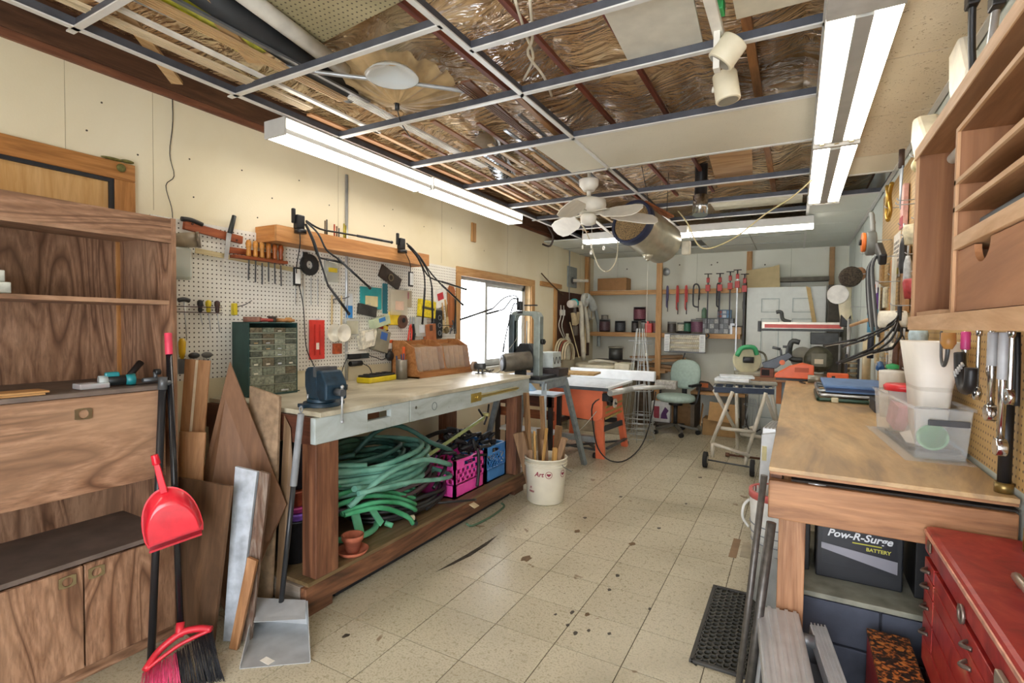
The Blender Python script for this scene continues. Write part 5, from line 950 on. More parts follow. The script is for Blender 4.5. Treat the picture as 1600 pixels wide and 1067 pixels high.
# ================================================================ BACK-LEFT CORNER: BROWN BOARD WITH HANGING BELTS AND HOSES
MAH = wood('5a3226', '472619', '2b160e', 'z'); XD = XL
t = thing('hanging_board', 'dark brown panel with pine edging on the left wall past the window', 'panel', (XL, 7.1, 1.0))
M().box(XL+.001, 6.45, .95, XL+.014, 7.75, 1.90).w('panel', MAH, t); M().box(XL+.001, 6.38, .95, XL+.03, 6.45, 1.93).w('edge_batten', PINE_Z, t, .002)
M().box(XL+.001, 5.95, 1.93, XL+.03, 6.60, 1.99).w('top_batten', PINE_Y, t, .002)
t = thing('curved_stick', 'thin bowed dark stick resting on the pine batten past the window', 'stick', (XL+.04, 6.2, 1.99)); M().tube([(-2.860, 5.914, 2.084), (-2.860, 6.109, 2.010), (-2.860, 6.357, 1.927), (-2.860, 6.621, 1.855)], .008, 6).w('stick', mt('5c4630', .6), t)
t = thing('conduit_box', 'grey steel disc plate with protruding white pipe near the ceiling corner', 'plate', (XL, 7.0, 1.95)); M().box(XL+.001, 6.83, 1.98, XL+.02, 7.18, 2.28).w('plate', mt('8f9694', .5, .3), t, .01); M().cyl((XL+.02, 7.0, 2.08), (XL+.03, 7.0, 2.08), .05).w('flange', DSTEEL, t); M().cyl((XL+.03, 7.0, 2.08), (XL+.22, 7.12, 2.08), .022).w('pipe', mt('d5cdbb', .5), t)
rr = random.Random(11)
for k, (lab, y, ln, c, w) in enumerate((('wide white canvas belt hanging from the brown panel', 6.95, .80, 'ded8c6', .035), ('pale folded strap hanging beside the white belt', 7.12, .55, 'cfc8b4', .03), ('grey hose pipe hanging at the far end of the brown panel', 7.58, .62, '9aa2a0', .028))):
    t = thing('hanging_belt', lab, 'belt', (XL+.16, y, 1.72), group='belts on the brown panel'); M().tube([(0, -.05, -.02), (0, 0, .03), (.01, .04, -.1), (.02, .10*(k+1)*.5, -.5*ln), (.03, .12, -ln)], w, 8).o('belt', mt(c, .6, 0, .12), t)
t = thing('drill_hanging', 'white and teal hand drill hanging on the brown panel', 'drill', (XL+.16, 6.72, 1.72)); M().cyl((-.0, -.13, 0), (0, .06, .01), .055).o('body', mt('ddd6cc', .45), t, .008); M().cyl((0, .0, .02), (0, .05, .02), .062).o('collar', mt('3fb0b4', .4), t); M().box(-.02, .02, -.16, .02, .07, 0).o('grip', mt('55504a', .5), t, .008)
t = thing('vacuum_hose_head', 'large white plastic vacuum head hung at the top of the brown panel', 'vacuum head', (XL+.18, 7.10, 1.80)); M().ring((-.03, 0, 0), (.03, 0, 0), .10, .045, 22).o('loop', mt('d3d4cc', .4), t, .008); M().tube([(0, .05, .05), (.02, .18, .0), (.02, .32, -.12)], .06, 10).o('neck', mt('c6ccc8', .4), t)
t = thing('tan_pouch', 'tan cloth tool pouch hanging under the hand drill', 'pouch', (XL+.14, 6.82, 1.50)); M().prism([(-.10, .10), (.10, .12), (.07, -.05), (-.03, -.08)], 'x', -.03, .04).o('pouch', mt('c7b48f', .7, 0, .2), t, .012); M().box(-.03, -.02, -.22, .03, .06, -.08).o('tail', mt('6b6258', .6), t, .01)
t = thing('coiled_flex', 'ring of thin blue-grey flex hanging at the end of the brown panel', 'cable', (XL+.16, 7.42, 1.62))
for k in range(5): M().ring((-.02+k*.01, 0, -.02*k*.3), (-.014+k*.01, 0, -.02*k*.3), .11-.006*k, .10-.006*k, 24).o('loop', mt('b9c4ca' if k % 2 else 'd8cdae', .5), t)
for lab, y, a in (('thin white cable loop hanging on the left part of the brown panel', 6.52, .16), ('second thin white cable hanging beside the first', 6.62, .10)):
    t = thing('white_cable', lab, 'cable', (XL+.05, y, 1.6)); M().tube([(0, 0, .10), (.02, -.04, -.05), (.0, -.05, -.2), (.02, a, -.42), (.04, a+.05, -.52)], .007, 6).o('cable', mt('d8d6cc', .5), t); M().box(-.01, -.02, -.04, .02, .02, .04).o('plug', mt('e8e6de', .5), t, .005)
t = thing('leaning_dowel', 'long pale dowel leaning against the brown panel', 'dowel', (XL+.12, 7.3, 1.0)); M().cyl((.1, -.25, 0.02), (-.05, .1, .62), .012).o('dowel', mt('d8c294', .5), t)
t = thing('leaning_dowel', 'pale plywood lath leaning low against the brown panel', 'lath', (XL+.12, 6.75, .95)); M().beam((.1, .05, .02), (-.02, -.02, .52), .05, .01).o('lath', mt('d6c79c', .5), t)
t = thing('spray_bottle', 'pale translucent plastic bottle standing before the brown panel', 'bottle', (XL+.12, 6.60, .95)); M().lathe([(.05, 0), (.055, .02), (.055, .26), (.02, .32), (.02, .36)]).o('bottle', mt('b8b39e', .4), t)
t = thing('hose_coil_hanging', 'coil of pale and brown flexible pipe at the foot of the pine edging', 'hose', (XL+.10, 6.45, .96))
for k in range(5): M().tube([(.03*k, .22*math.cos(q)*(1-.06*k), .16+.22*math.sin(q)*(1-.06*k)-.1) for q in [i*.35-.4 for i in range(12)]], .012, 7).o('loop', mt('cfc3a4' if k != 2 else '8a4a34', .5), t)
# big planer body / bin behind the saw
t = thing('shop_vac_drum', 'cream machine top with curved rim behind the table saw', 'machine', (-2.3, 6.75, 0)); CRM = mt('cfc8b0', .5, 0, .1)
M().box(-2.72, 6.5, 0, -1.95, 7.15, .84).w('cabinet', mt('9b8f78', .6, 0, .15), t, .01); M().cyl((-2.38, 6.8, .84), (-2.38, 6.8, .90), .34, .32, 30).w('round_top', CRM, t); M().tube([(-2.45, 6.6, .93), (-2.3, 6.5, .96), (-2.15, 6.6, .94), (-2.1, 6.7, .92)], .022).w('handle', mt('b9b4a2', .5), t); M().box(-2.1, 6.6, .84, -1.9, 6.9, .93).w('side_box', CRM, t, .01)
t = thing('metal_canister', 'dark lidded canister beside the cream machine', 'canister', (-2.30, 7.29, .931)); M().cyl((0, 0, 0), (0, 0, .17), .10, n=20).o('body', mt('4b4c4a', .4, .4), t); M().cyl((0, 0, .17), (0, 0, .19), .11, n=20).o('lid', mt('8f8b7c', .4, .3), t)
M().box(-2.62, 7.17, 0, -2.0, 7.43, .93).top('dark_chest', mt('4a4138', .7), 'dark low chest behind the cream machine', 'chest', bev=.004)
for k, (y0, x0, r, c) in enumerate(((7.60, -2.1, .03, 'b58a5a'), (7.62, -2.0, -.04, 'c79c68'), (7.60, -1.9, .05, 'a87a4c'), (7.66, -1.95, .08, '8f6b44'), (7.62, -1.75, -.1, 'b98f5e'), (7.64, -1.8, -.05, '9c7448'))):
    m = M().cb((x0, y0, .70+.055*k), (.75, .12, .04), (0, r, .1*k-.2)); m.top('scrap_plank', wood(c, '9a7448', '6b4c2c', 'x'), ('lowest', 'second', 'third', 'fourth', 'fifth', 'topmost')[k]+' scrap plank of the heap below the back shelf', 'plank', 'scrap planks heaped under the back shelf', .002)
M().box(-2.35, 7.45, 0, -1.80, 7.85, .655).top('lumber_bin', mt('5b4a3a', .8, 0, .25), 'dark wooden bin full of scrap planks under the back shelf', 'bin', bev=.004)
# ================================================================ WIRE CAGES
WR = mt('c3c8c9', .35, .6, .05)
def cage(lab, x, y, r0, r1, h, rot=0, lean=(0, 0)):
    t = thing('wire_cage', lab, 'plant cage', (x, y, .015), rot=(lean[0], lean[1], rot), group='wire plant cages by the table saw')
    for k in range(9): z = .04+k*h*.045+(.09*k*k*.12 if k > 4 else 0); r = r0+(r1-r0)*z/h; M().tube([(r*math.cos(a*.524), r*math.sin(a*.524), z) for a in range(12)], .0035, 4, 2, True).o('hoop', WR, t)
    for k in range(9): a = k*.698; M().cyl((r0*1.02*math.cos(a), r0*1.02*math.sin(a), 0), (r1*.35*math.cos(a), r1*.35*math.sin(a), h), .0035, n=4).o('upright', WR, t)
cage('galvanised wire plant cage nearest the table saw', -1.68, 6.30, .20, .13, 1.38); cage('second wire plant cage behind the first by the shelf post', -1.74, 6.70, .14, .10, 1.25, .3)
cage('small wire cage beside the cardboard box at the back', -.46, 7.2, .12, .10, .5, .2)
# ================================================================ OFFICE CHAIR
SG = mt('a9bdb2', .8, 0, .07, 30, .1); t = thing('office_chair', 'pale green upholstered swivel chair with black arms and star base', 'chair', (-1.38, 7.02, 0), -.35)
M().lathe([(.0, 0), (.20, 0), (.235, .02), (.245, .045), (.23, .08), (.16, .095), (0, .098)], (0, 0, .43), 28, cap=False).xf(Matrix.Diagonal((1.05, 1.0, 1, 1))).o('seat', SG, t)
bkp = []
n = 28; m = M()
for lay, (d, k) in enumerate(((.0, .9), (-.025, 1.0), (-.05, 1.0), (-.075, .86))):
    for i in range(n):
        a = 2*math.pi*i/n; x = .225*k*abs(math.cos(a))**.75*(1 if math.cos(a) > 0 else -1); z = .20*k*abs(math.sin(a))**.8*(1 if math.sin(a) > 0 else -1); bkp.append((x, .23+d+.12*x*-abs(x), .78+z))
m.add(bkp, [(l*n+i, l*n+(i+1) % n, (l+1)*n+(i+1) % n, (l+1)*n+i) for l in range(3) for i in range(n)]+[tuple(range(n-1, -1, -1)), tuple(range(3*n, 4*n))], True); m.rot(-.12, 0, 0, (0, .2, .5)).o('backrest', SG, t)
M().box(-.03, .20, .44, .03, .23, .74).o('back_bracket', BLK, t)
for s in (-1, 1): M().tube([(s*.18, .05, .42), (s*.27, .05, .44), (s*.285, .10, .64), (s*.27, .10, .655)], .015).cb((s*.275, .0, .665), (.05, .25, .03)).o('armrest', BLK, t)
M().cyl((0, 0, .10), (0, 0, .42), .028).cyl((0, 0, .38), (0, 0, .43), .09).o('column', BLK, t)
for k in range(5):
    a = k*1.2566+.5; e = V(.29*math.cos(a), .29*math.sin(a), .075); M().beam((0, 0, .12), e, .045, .03).o('base_spoke', mt('5b564c', .5), t, .004); c = M().cyl((e.x-.0, e.y-.02, .03), (e.x, e.y+.02, .03), .03).o('caster', BLK, t)
# ================================================================ BACK SHELVES
YS = 7.58; t = thing('wall_shelving', 'two-tier pine wall shelving with posts on the back wall', 'shelving', (-1.75, 7.75, 1.26))
for z0 in (1.265, 1.895):
    M().box(-2.82, YS+.038, z0+.045, -.66, YB-.001, z0+.062).w('shelf_board', mt('c7a06c', .6), t); M().box(-2.82, YS, z0, -.66, YS+.037, z0+.065).w('front_rail', PINE_X, t, .002)
t = thing('pine_post', 'pine post at the left end of the back shelves', 'post', (-2.85, 7.6, 1.2)); M().box(-2.89, 7.52, 1.62, -2.83, 7.60, 2.49).w('post', PINE_Z, t, .002)
t = thing('pine_post', 'full-height pine post in the middle of the back shelves', 'post', (-1.75, 7.54, 0)); M().box(-1.79, 7.53, 0, -1.71, 7.575, 2.49).w('post', PINE_Z, t, .002)
t = thing('pine_post', 'short pine stud above the cardboard sheet by the white door', 'post', (-.60, 7.9, 2.0)); M().box(-.63, 7.90, 1.95, -.56, 7.949, 2.49).w('post', PINE_Z, t, .002)
t = thing('pine_post', 'pine stud in the far right corner of the back wall', 'post', (.40, 7.9, 1.0)); M().box(.36, 7.90, 1.0, .42, 7.949, 2.49).w('post', mt('a9855a', .6), t, .002)
M().box(-2.80, 7.64, 1.9575, -1.80, 7.93, 1.968).top('white_board', mt('e8e4da', .5), 'white board lying on the upper back shelf', 'board')
t = thing('cardboard_box', 'closed cardboard box on the upper back shelf', 'box', (-2.50, 7.76, 1.9685)); M().box(-.23, -.10, 0, .23, .14, .19).o('carton', mt('a87c4f', .75, 0, .08), t, .003); M().box(-.23, -.004, .1901, .23, .0, .1915).o('flap_seam', mt('7c5a38', .7), t)
M().lathe([(.05, 0), (.06, .02), (.0, .03)], (0, 0, 0), 14, 'y', False).rot(0, 0, .6).mv(-1.66, 7.60, 2.22).top('metal_bell', STEEL, 'small metal cup fixed on the middle shelf post', 'cup')
def can(x, y, z, r, h, c, band, lab, grp='paint and stain tins on the lower back shelf', nm='paint_tin'):
    t = thing(nm, lab, 'tin', (x, y, z), group=grp); M().cyl((0, 0, 0), (0, 0, h), r, n=18).o('can', mt(c, .35, .4), t); M().cyl((0, 0, h*.12), (0, 0, h*.85), r*1.015, n=18, cap=False).o('label', mt(band, .5, 0, .25, 60), t)
    M().ring((0, 0, h), (0, 0, h+.008), r*1.03, r*.8, 18).o('rim', STEEL, t); return t
ZB = 1.3285
for a in ((-2.63, .085, .19, '3b3a3c', '5a4248', 'dark paint tin with a maroon label at the wall end of the lower shelf'), (-2.38, .08, .17, '25262a', '3c3f44', 'black paint tin second from the wall corner'), (-1.99, .065, .17, '26282a', '2f3032', 'small black tin under the tilted tin'), (-2.15, .05, .17, '2b2b2c', '45403c', 'narrow black tin between the black tin and the tilted pair'), (-1.83, .075, .17, '8c8f8c', '8a4a48', 'red and white labelled tin left of the shelf post'), (-1.60, .06, .16, '9a9a94', '4a4440', 'small grey tin just right of the middle post'), (-1.47, .055, .15, '8a8c84', 'b9b4a2', 'small pale tin next to the dark green one'), (-1.38, .05, .17, '2b3a34', '2f6a50', 'slim dark green tin on the lower back shelf'), (-1.24, .09, .20, '9c9c98', '70465a', 'large tin with purple and white label above the heater')):
    can(a[0], 7.74, ZB, a[1], a[2], a[3], a[4], a[5])
can(-2.08, 7.74, ZB+.18, .09, .20, '2c2224', '7a4450', 'dark tin with a pink label standing on two smaller tins')
can(-2.63, 7.74, ZB+.198, .055, .06, '77746c', '8a8478', 'small metal lid tin on top of the maroon-labelled tin')
M().lathe([(.03, 0), (.032, .11), (.045, .13), (.045, .15), (.0, .155)], (-2.00, 7.66, ZB), 14).top('plunger_jar', mt('b0b2ae', .4, .3), 'narrow pale jar standing before the tilted tin', 'jar')
t = thing('red_container', 'bright red plastic box with lid between the paint tins', 'box', (-1.90, 7.66, ZB)); t.location = (-1.915, 7.655, ZB); M().box(-.05, -.035, 0, .05, .035, .14).o('box', mt('cf4038', .4), t, .006); M().box(-.03, -.02, .14, .0, .02, .17).o('cap', mt('cf4038', .4), t)
t = thing('parts_drawer_rack', 'grey see-through small-parts drawer unit on the right half of the back shelf', 'organizer', (-1.02, 7.76, ZB)); M().box(-.24, -.06, 0, .26, .08, .22).o('case', mt('54585a', .5), t, .003)
for r in range(3):
    for k in range(8): M().box(-.235+k*.062, -.066, .008+r*.07, -.235+k*.062+.056, -.06, .07+r*.07).o('drawer', mt(('8c9092', '6f7376', 'a6a8a4', '5c6062')[(r*3+k) % 4], .3, 0, .3, 60), t)
t = thing('small_parts_box', 'blue and red speckled small-parts case on top of the grey drawer unit', 'case', (-.88, 7.74, ZB+.2205)); M().box(-.09, -.04, 0, .09, .04, .12).o('case', mt('56708a', .4, 0, .3, 40), t, .004)
for k in range(6): M().box(-.08+.058*(k % 3), -.044, .01+.055*(k//3), -.08+.058*(k % 3)+.045, -.04, .05+.055*(k//3)).o('cell', mt(('a04a3c', 'c2c8cc', '5a8cb4')[k % 3], .4), t)
M().lathe([(.035, 0), (.035, .12), (.02, .13), (.02, .15), (0, .15)], (-1.15, 7.72, ZB+.2205), 14).top('green_jar', mt('6c8a72', .4), 'green and white jar on top of the grey drawer unit', 'jar')
M().box(-.80, 7.68, ZB, -.74, 7.8, ZB+.15).top('steel_tube_pack', STEEL, 'upright steel tube at the end of the grey drawer unit', 'tube'); t = thing('tan_tub', 'tan plastic tub with dark lid at the right end of the back shelf', 'tub', (-.71, 7.66, ZB)); M().box(-.055, -.03, 0, .055, .06, .10).o('tub', mt('c4a077', .5), t, .006); M().box(-.06, -.035, .10, .06, .065, .118).o('lid', mt('4a3f36', .5), t)
t = thing('tool_roll', 'dark folded tool pouch lying above the heater', 'pouch', (-1.36, 7.63, ZB)); t.location.x = -1.42; t.location.y = 7.62; M().sph((0, 0, .018), (.10, .03, .018)).o('pouch', BLK, t)
# clamps hanging on the upper rail
CR = mt('b53a34', .4, 0, .1); CB = mt('36363a', .45, .4)
def barclamp(x, ztop, zbot, lab, c=CR, barm=CB, head=1):
    t = thing('bar_clamp', lab, 'clamp', (x, YS-.02, zbot), group='clamps hanging from the upper back shelf'); h = ztop-zbot
    M().box(-.008, -.006, 0, .008, .006, h-.10).o('bar', barm, t); M().box(-.03, -.025, h-.22, .03, .01, h-.13).box(-.02, -.02, h-.10, .02, .01, h-.03).each('jaw', c, t, False, .004); M().cyl((0, -.012, h-.05), (0, -.012, h+.02), .009).o('screw', CB, t)
    if head: M().cyl((-.05, -.012, h+.02), (.05, -.012, h+.02), .006).o('tommy_bar', CB, t)
def cclamp(x, ztop, zbot, lab, c, w=.045):
    t = thing('g_clamp', lab, 'clamp', (x, YS-.02, zbot), group='clamps hanging from the upper back shelf'); h = ztop-zbot
    M().tube([(w, 0, h*.4), (w, 0, h*.85), (w*.6, 0, h), (0, 0, h), (-w*.3, 0, h*.85), (-w*.3, 0, h*.3), (0, 0, h*.15), (w, 0, h*.12)], .011, 6).o('frame', c, t); M().cyl((w*.9, 0, -.02), (w*.9, 0, h*.45), .006).o('screw', CB, t)
cclamp(-1.64, 2.00, 1.66, 'slim dark blue clamp nearest the middle shelf post', mt('4a4468', .5), .012); cclamp(-1.50, 2.00, 1.62, 'red clamp second from the middle shelf post', CR, .016); cclamp(-1.38, 2.00, 1.62, 'red clamp third from the middle shelf post', CR, .016)
cclamp(-1.26, 2.02, 1.66, 'large black G clamp right of the two red clamps', CB, .06); cclamp(-.96, 2.02, 1.66, 'black G clamp left of the tallest clamps', CB, .02)
for k, x in enumerate((-1.06+.17*0, -.88+.0, -.70)): pass
barclamp(-.885-.20, 2.14, 1.40, 'red-headed bar clamp just right of the dark G clamp'); barclamp(-1.0+.03+.04, 2.14, 1.39, 'second red-headed bar clamp on the back shelf rail', CR, CB); barclamp(-.93+.13, 2.16, 1.45, 'third red-headed bar clamp on the back shelf rail')
barclamp(-.80+.09-.0, 2.18, .80, 'longest silver bar clamp reaching below the lower shelf', CR, STEEL); barclamp(-.62+.0, 2.12, .95, 'long dark bar clamp beside the silver one')
t = thing('hanging_driver', 'grey-handled tool hanging at the end of the clamp row', 'tool', (-.64, 7.757, 1.66)); M().lathe([(.012, 0), (.02, .04), (.018, .12), (.008, .15), (.008, .25), (.02, .28), (.0, .34)], n=10).o('shaft', mt('7b7d78', .4, .4), t)
# ---- heater
t = thing('radiant_heater', 'white-framed tube heater hanging under the lower back shelf', 'heater', (-1.36, 7.45, 1.06)); X0, X1, Z0, Z1 = -.28, .27, .0, .27
M().box(X0, 0, Z0, X1, .08, Z0+.02).box(X0, 0, Z1-.02, X1, .08, Z1).o('housing_rails', DSTEEL, t, .003)['kind'] = 'stuff'; M().box(X0, .07, Z0, X1, .085, Z1).o('reflector', mt('c9c3b2', .25, .7), t)
for a in (X0, X1-.075): g_ = M().box(a, -.002, Z0+.015, a+.075, .07, Z1-.015).o('end_grille', mt('e8e8e4', .4), t, .003); [M().box(a+.012, -.006, Z0+.03+k*.024, a+.063, -.002, Z0+.038+k*.024).o('vent_slot', mt('8f9294', .4), g_) for k in range(9)]
for z in (.07, .135, .20): M().cyl((X0+.07, .035, z), (X1-.07, .035, z), .014).o('heat_tube', mt('efe6cc', .3), t)
for k in range(14): M().cyl((X0+.09+k*.028, .005, .02), (X0+.09+k*.028, .005, .25), .0015, n=4).o('guard_wire', mt('b9a890', .4, .4), t)
M().tube([(X1, .04, .2), (X1+.04, .05, .24), (X1+.02, .08, .27)], .01).o('bracket', DSTEEL, t); M().cyl((-.0, .05, 0), (-.1, .12, -.30), .008).o('cord', BLK, t)
# ---- under the back shelves
t = thing('low_desk', 'low pine desk under the right half of the back shelves', 'desk', (-.9, 7.6, 0)); M().box(-1.25, 7.35, .50, -.55, 7.94, .535).w('top', PINE_X, t, .002)
M().box(-1.25, 7.40, 0, -1.20, 7.90, .50).box(-.60, 7.40, 0, -.55, 7.90, .50).each('side', mt('6b5d4c', .7), t)
for k, (x, lab, c) in enumerate(((-1.08, 'orange and black tool case on the low pine desk', '4a3a30'), (-.86, 'grey and black power tool lying on the low pine desk', '4a4c48'), (-.68, 'black wire basket of tools on the low pine desk', '303234'))):
    t = thing('tool_case', lab, 'tool', (x, 7.55, .536)); M().prism([(-.12, 0), (.10, 0), (.10, .05), (.03, .12), (-.08, .13), (-.12, .06)], 'y', -.06, .06).o('body', mt(c, .5, 0, .3), t, .01)
    if k == 0: M().box(-.06, -.065, .05, .04, -.06, .11).o('orange_face', mt('c96a2a', .5), t)
    else: M().cyl((-.1, -.03, .03), (.12, -.02, .05), .02).o('barrel', DSTEEL, t)
t = thing('cardboard_box', 'open cardboard box with handle hole under the low desk', 'box', (-.88, 7.22, 0)); CD = mt('b28a58', .75, 0, .08)
M().box(-.17, -.10, 0, .26, .16, .22).o('carton', mt('9c7a4c', .75), t, .003); M().cb((.08, -.13, .32), (.34, .008, .24), (-.18, .06, 0)).o('front_flap', CD, t); M().cb((.12, -.162, .36), (.08, .006, .028), (-.18, .06, 0)).o('hand_hole', mt('3a2a1c', .8), t); M().cb((-.19, -.06, .26), (.008, .22, .28), (0, .1, .2)).o('side_flap', CD, t)
t = thing('cardboard_box', 'brown cardboard box half hidden behind the office chair', 'box', (-1.42, 7.66, 0)); M().box(-.14, -.08, 0, .14, .10, .40).o('carton', mt('93704a', .75), t, .003)
t = thing('picture_carton', 'white carton with a purple and red picture behind the chair base', 'box', (-1.66, 7.46, .06)); M().box(-.13, -.05, 0, .13, .05, .29).o('carton', mt('e6e4e0', .5), t, .003); M().box(-.10, -.053, .05, -.02, -.05, .22).o('red_panel', mt('b04452', .5), t); M().prism([(.0, .05), (.10, .05), (.08, .12), (.11, .17), (.06, .22), (.03, .16), (.01, .12)], 'y', -.054, -.05).o('purple_panel', mt('5a2c66', .5), t)
M().box(-1.79, 7.40, 0, -1.54, 7.52, .059).top('plinth_block', mt('4a4038', .8), 'dark block under the white picture carton', 'block')
# ---- white panelled door leaning at the back
t = thing('panel_door', 'white six-panel door leaning on the back wall', 'door', (-.15, 7.75, 0)); DW = mt('e8ece6', .5, 0, .03); dx0, dx1 = -.60, .33
M().box(dx0, 7.72, 0, dx1, 7.76, 1.97).w('slab', DW, t, .003)
for (a, b) in ((-.42, -.20), (.0+-.05, .18)):
    for (z0, z1) in ((1.63, 1.82), (.98, 1.55), (.2, .85)):
        M().box(a, 7.712, z0, b, 7.72, z0+.012).box(a, 7.712, z1-.012, b, 7.72, z1).box(a, 7.712, z0, a+.012, 7.72, z1).box(b-.012, 7.712, z0, b, 7.72, z1).w('panel_moulding', mt('bcc6c2', .5), t)['kind'] = 'stuff'
        M().box(a+.028, 7.714, z0+.028, b-.028, 7.72, z1-.028).w('raised_panel', DW, t, .004)
t = thing('door_jamb', 'dark weathered door jamb framing the white door', 'frame', (-.63, 7.8, 0)); JM = mt('6b6558', .7, 0, .2)
M().box(-.655, 7.78, 0, -.62, 7.94, 2.10).w('jamb_post', JM, t); M().box(-.655, 7.78, 2.045, .36, 7.94, 2.10).w('jamb_head', JM, t)
t = thing('cardboard_sheet', 'beige cardboard sheet standing on top of the white door', 'cardboard', (-.40, 7.74, 1.971)); M().prism([(-.20, 0), (.20, 0), (.185, .30), (.10, .275), (-.215, .235)], 'y', -.004, .004).o('sheet', mt('c3b084', .7, 0, .05), t)
M().prism([(.19, 1.46), (.24, 1.44), (.15, 1.95), (.10, 1.97)], 'y', 7.69, 7.7195).top('pale_wedge', mt('d6b77c', .6), 'pale wooden wedge leaning at the white door top corner', 'wood')
M().box(.345, 7.5, 0, .50, 7.7, 1.97).top('dark_cabinet', mt('4c463c', .7, 0, .2), 'dark narrow cabinet at the right corner behind the white door', 'cabinet', bev=.003)
# ================================================================ WHITE FOLDING STAND
WT = mt('c9c2b2', .4, .1, .1); t = thing('folding_stand', 'off-white tubular folding stand on two black wheels with slotted navy top', 'stand', (-.55, 5.75, 0))
NV = mt('3f4a5e', .45, .2)
M().beam((-.70, 5.45, .80), (-.17, 5.60, .80), .02, .055).w('front_rail', NV, t, .004); M().beam((-.74, 6.0, .80), (-.21, 6.15, .80), .02, .05).w('rear_rail', NV, t, .004)
for k in range(7): f_ = k/6; a = V(-.70, 5.45, .83).lerp(V(-.17, 5.60, .83), f_); M().beam(a, a+V(-.04, .55, 0), .02, .012).w('slat', mt('8e9290', .4, .4), t)
M().cyl((-.72, 5.62, .86), (-.15, 5.74, .86), .017).w('roller', mt('b9b4a4', .4), t)
for p, q in (((-.53, 5.46, .79), (-.71, 5.44, .26)), ((-.24, 5.56, .79), (-.39, 5.50, .17)), ((-.70, 5.47, .79), (-.50, 5.95, .25)), ((-.22, 6.1, .79), (-.12, 6.1, .30)), ((-.55, 6.05, .79), (-.52, 6.02, .04)), ((-.71, 5.44, .26), (-.36, 5.47, .17)), ((-.63, 5.45, .42), (-.33, 5.52, .40)), ((-.39, 5.50, .20), (-.40, 5.50, .05)), ((-.70, 5.44, .26), (-.70, 5.44, .12)), ((-.50, 5.98, .28), (-.2, 6.0, .26)), ((-.33, 5.52, .45), (-.5, 6.0, .30)), ((-.24, 5.56, .76), (-.12, 6.05, .30))):
    M().cyl(p, q, .018).w('tube_leg', WT, t)
for p in ((-.77, 5.47, .08), (-.33, 5.38, .08)): w_ = M().cyl((p[0]-.02, p[1], p[2]), (p[0]+.02, p[1], p[2]), .08, n=22).w('wheel', RUB, t, .006); M().cyl((p[0]-.024, p[1], p[2]), (p[0]+.024, p[1], p[2]), .035).w('hub', mt('b9b6aa', .5), w_)
M().cyl((-.75, 5.47, .08), (-.31, 5.39, .08), .008).w('axle', DSTEEL, t); M().cyl((-.62, 6.02, .03), (-.2, 6.02, .03), .012).cyl((-.64, 6.02, .03), (-.6, 6.02, .03), .022).w('foot_bar', RUST, t)
M().tube([(-.42, 5.56, .76), (-.42, 5.57, .60), (-.41, 5.58, .48), (-.36, 5.6, .38), (-.28, 5.6, .42)], .006, 6).w('cable', BLK, t)
t = thing('plastic_tray', 'white plastic trays lying on top of the folding stand', 'tray', (-.55, 5.62, .88)); M().box(-.16, -.10, 0, .16, .12, .03).o('tray', mt('e2e6e8', .4), t, .006); M().box(-.12, -.06, .03, .20, .14, .055).rot(0, 0, .15).o('tray', mt('d4dadd', .4), t, .006)
# ================================================================ RIGHT WORKBENCH
PLW = wood('d2b486', 'bd9c6e', '83705a', 'y', .45, .5, grain=14); RB = wood('b5855c', '9c6e48', '6b4730', 'x', .8); RBZ = wood('b98b65', '966845', '6c472c', 'z', 1.0, grain=34)
t = thing('side_workbench', 'plywood-topped workbench with reddish pine frame along the right wall', 'workbench', (.25, 3.6, 0)); BX0, BX1 = -.068, .566
M().box(BX0, 1.945, .935, BX1, 5.36, .95).w('top', PLW, t, .002); M().box(BX0+.003, 1.952, .925, BX1, 2.02, .934).w('top_edging', RB, t)
M().box(BX0, 1.945, .775, BX1, 1.985, .905).w('front_beam', RB, t, .004); M().box(BX0, 1.99, .80, BX0+.04, 5.36, .92).w('side_beam', wood('9a6a48', '7d5136', '523220', 'y'), t, .003)
for x, y in ((-.035, 1.99), (.48, 1.99), (-.06, 5.28), (.48, 5.28), (-.06, 3.6)): M().box(x, y, 0, x+.082, y+.04, .80).w('leg', RBZ, t, .003)
M().cyl((.05, 1.97, .905), (.10, 1.97, .905), .006).w('metal_scrap', STEEL, t); M().box(.0, 1.965, .9055, .57, 2.01, .912).w('gap_strip', mt('2a221c', .8), t)  # dark strip set in the gap under the bench top
# concrete block plinth painted navy
CBm = mt('454b5a', .75, 0, .2, 12, .15); CBT = mt('8c8c7e', .8, 0, .2)
t = thing('block_plinth', 'navy-painted concrete block ledge under the right workbench', 'plinth', (.27, 2.5, 0)); M().box(-.02, 2.135, 0, .566, 2.76, .455).w('core', mt('33363f', .9), t); M().box(-.025, 2.12, .456, .566, 2.76, .475).w('ledge', CBT, t, .003)
for r in range(3):
    off = -.02 if r % 2 == 0 else -.17; x = off
    while x < .57:
        a, b = max(x, -.02)+.003, min(x+.30, .574)-.003
        if b-a > .04: M().box(a, 2.122, r*.152+.004, b, 2.134, r*.152+.148).w('block', CBm, t, .003)
        x += .30
t = thing('battery', 'black car battery with white lettering on the ledge under the bench', 'battery', (.225, 2.36, .4755)); BB = mt('1d1f24', .4)
M().box(-.135, -.09, 0, .135, .09, .245).o('case', BB, t, .005); M().box(-.14, -.095, .245, .14, .095, .275).o('lid', BB, t, .004); M().cyl((-.09, -.05, .275), (-.09, -.05, .29), .012).cyl((.09, -.05, .275), (.09, -.05, .29), .012).o('terminal', STEEL, t)
M().box(-.115, -.0915, .055, .115, -.0905, .24).o('label_plate', mt('23252b', .3), t)
flat_text('Pow-R-Surge', Matrix.Translation((0, -.093, .164)) @ Euler((math.pi/2, 0, 0)).to_matrix().to_4x4(), .038, mt('e2e4e6', .4, 0, 0), t, shear=.3)
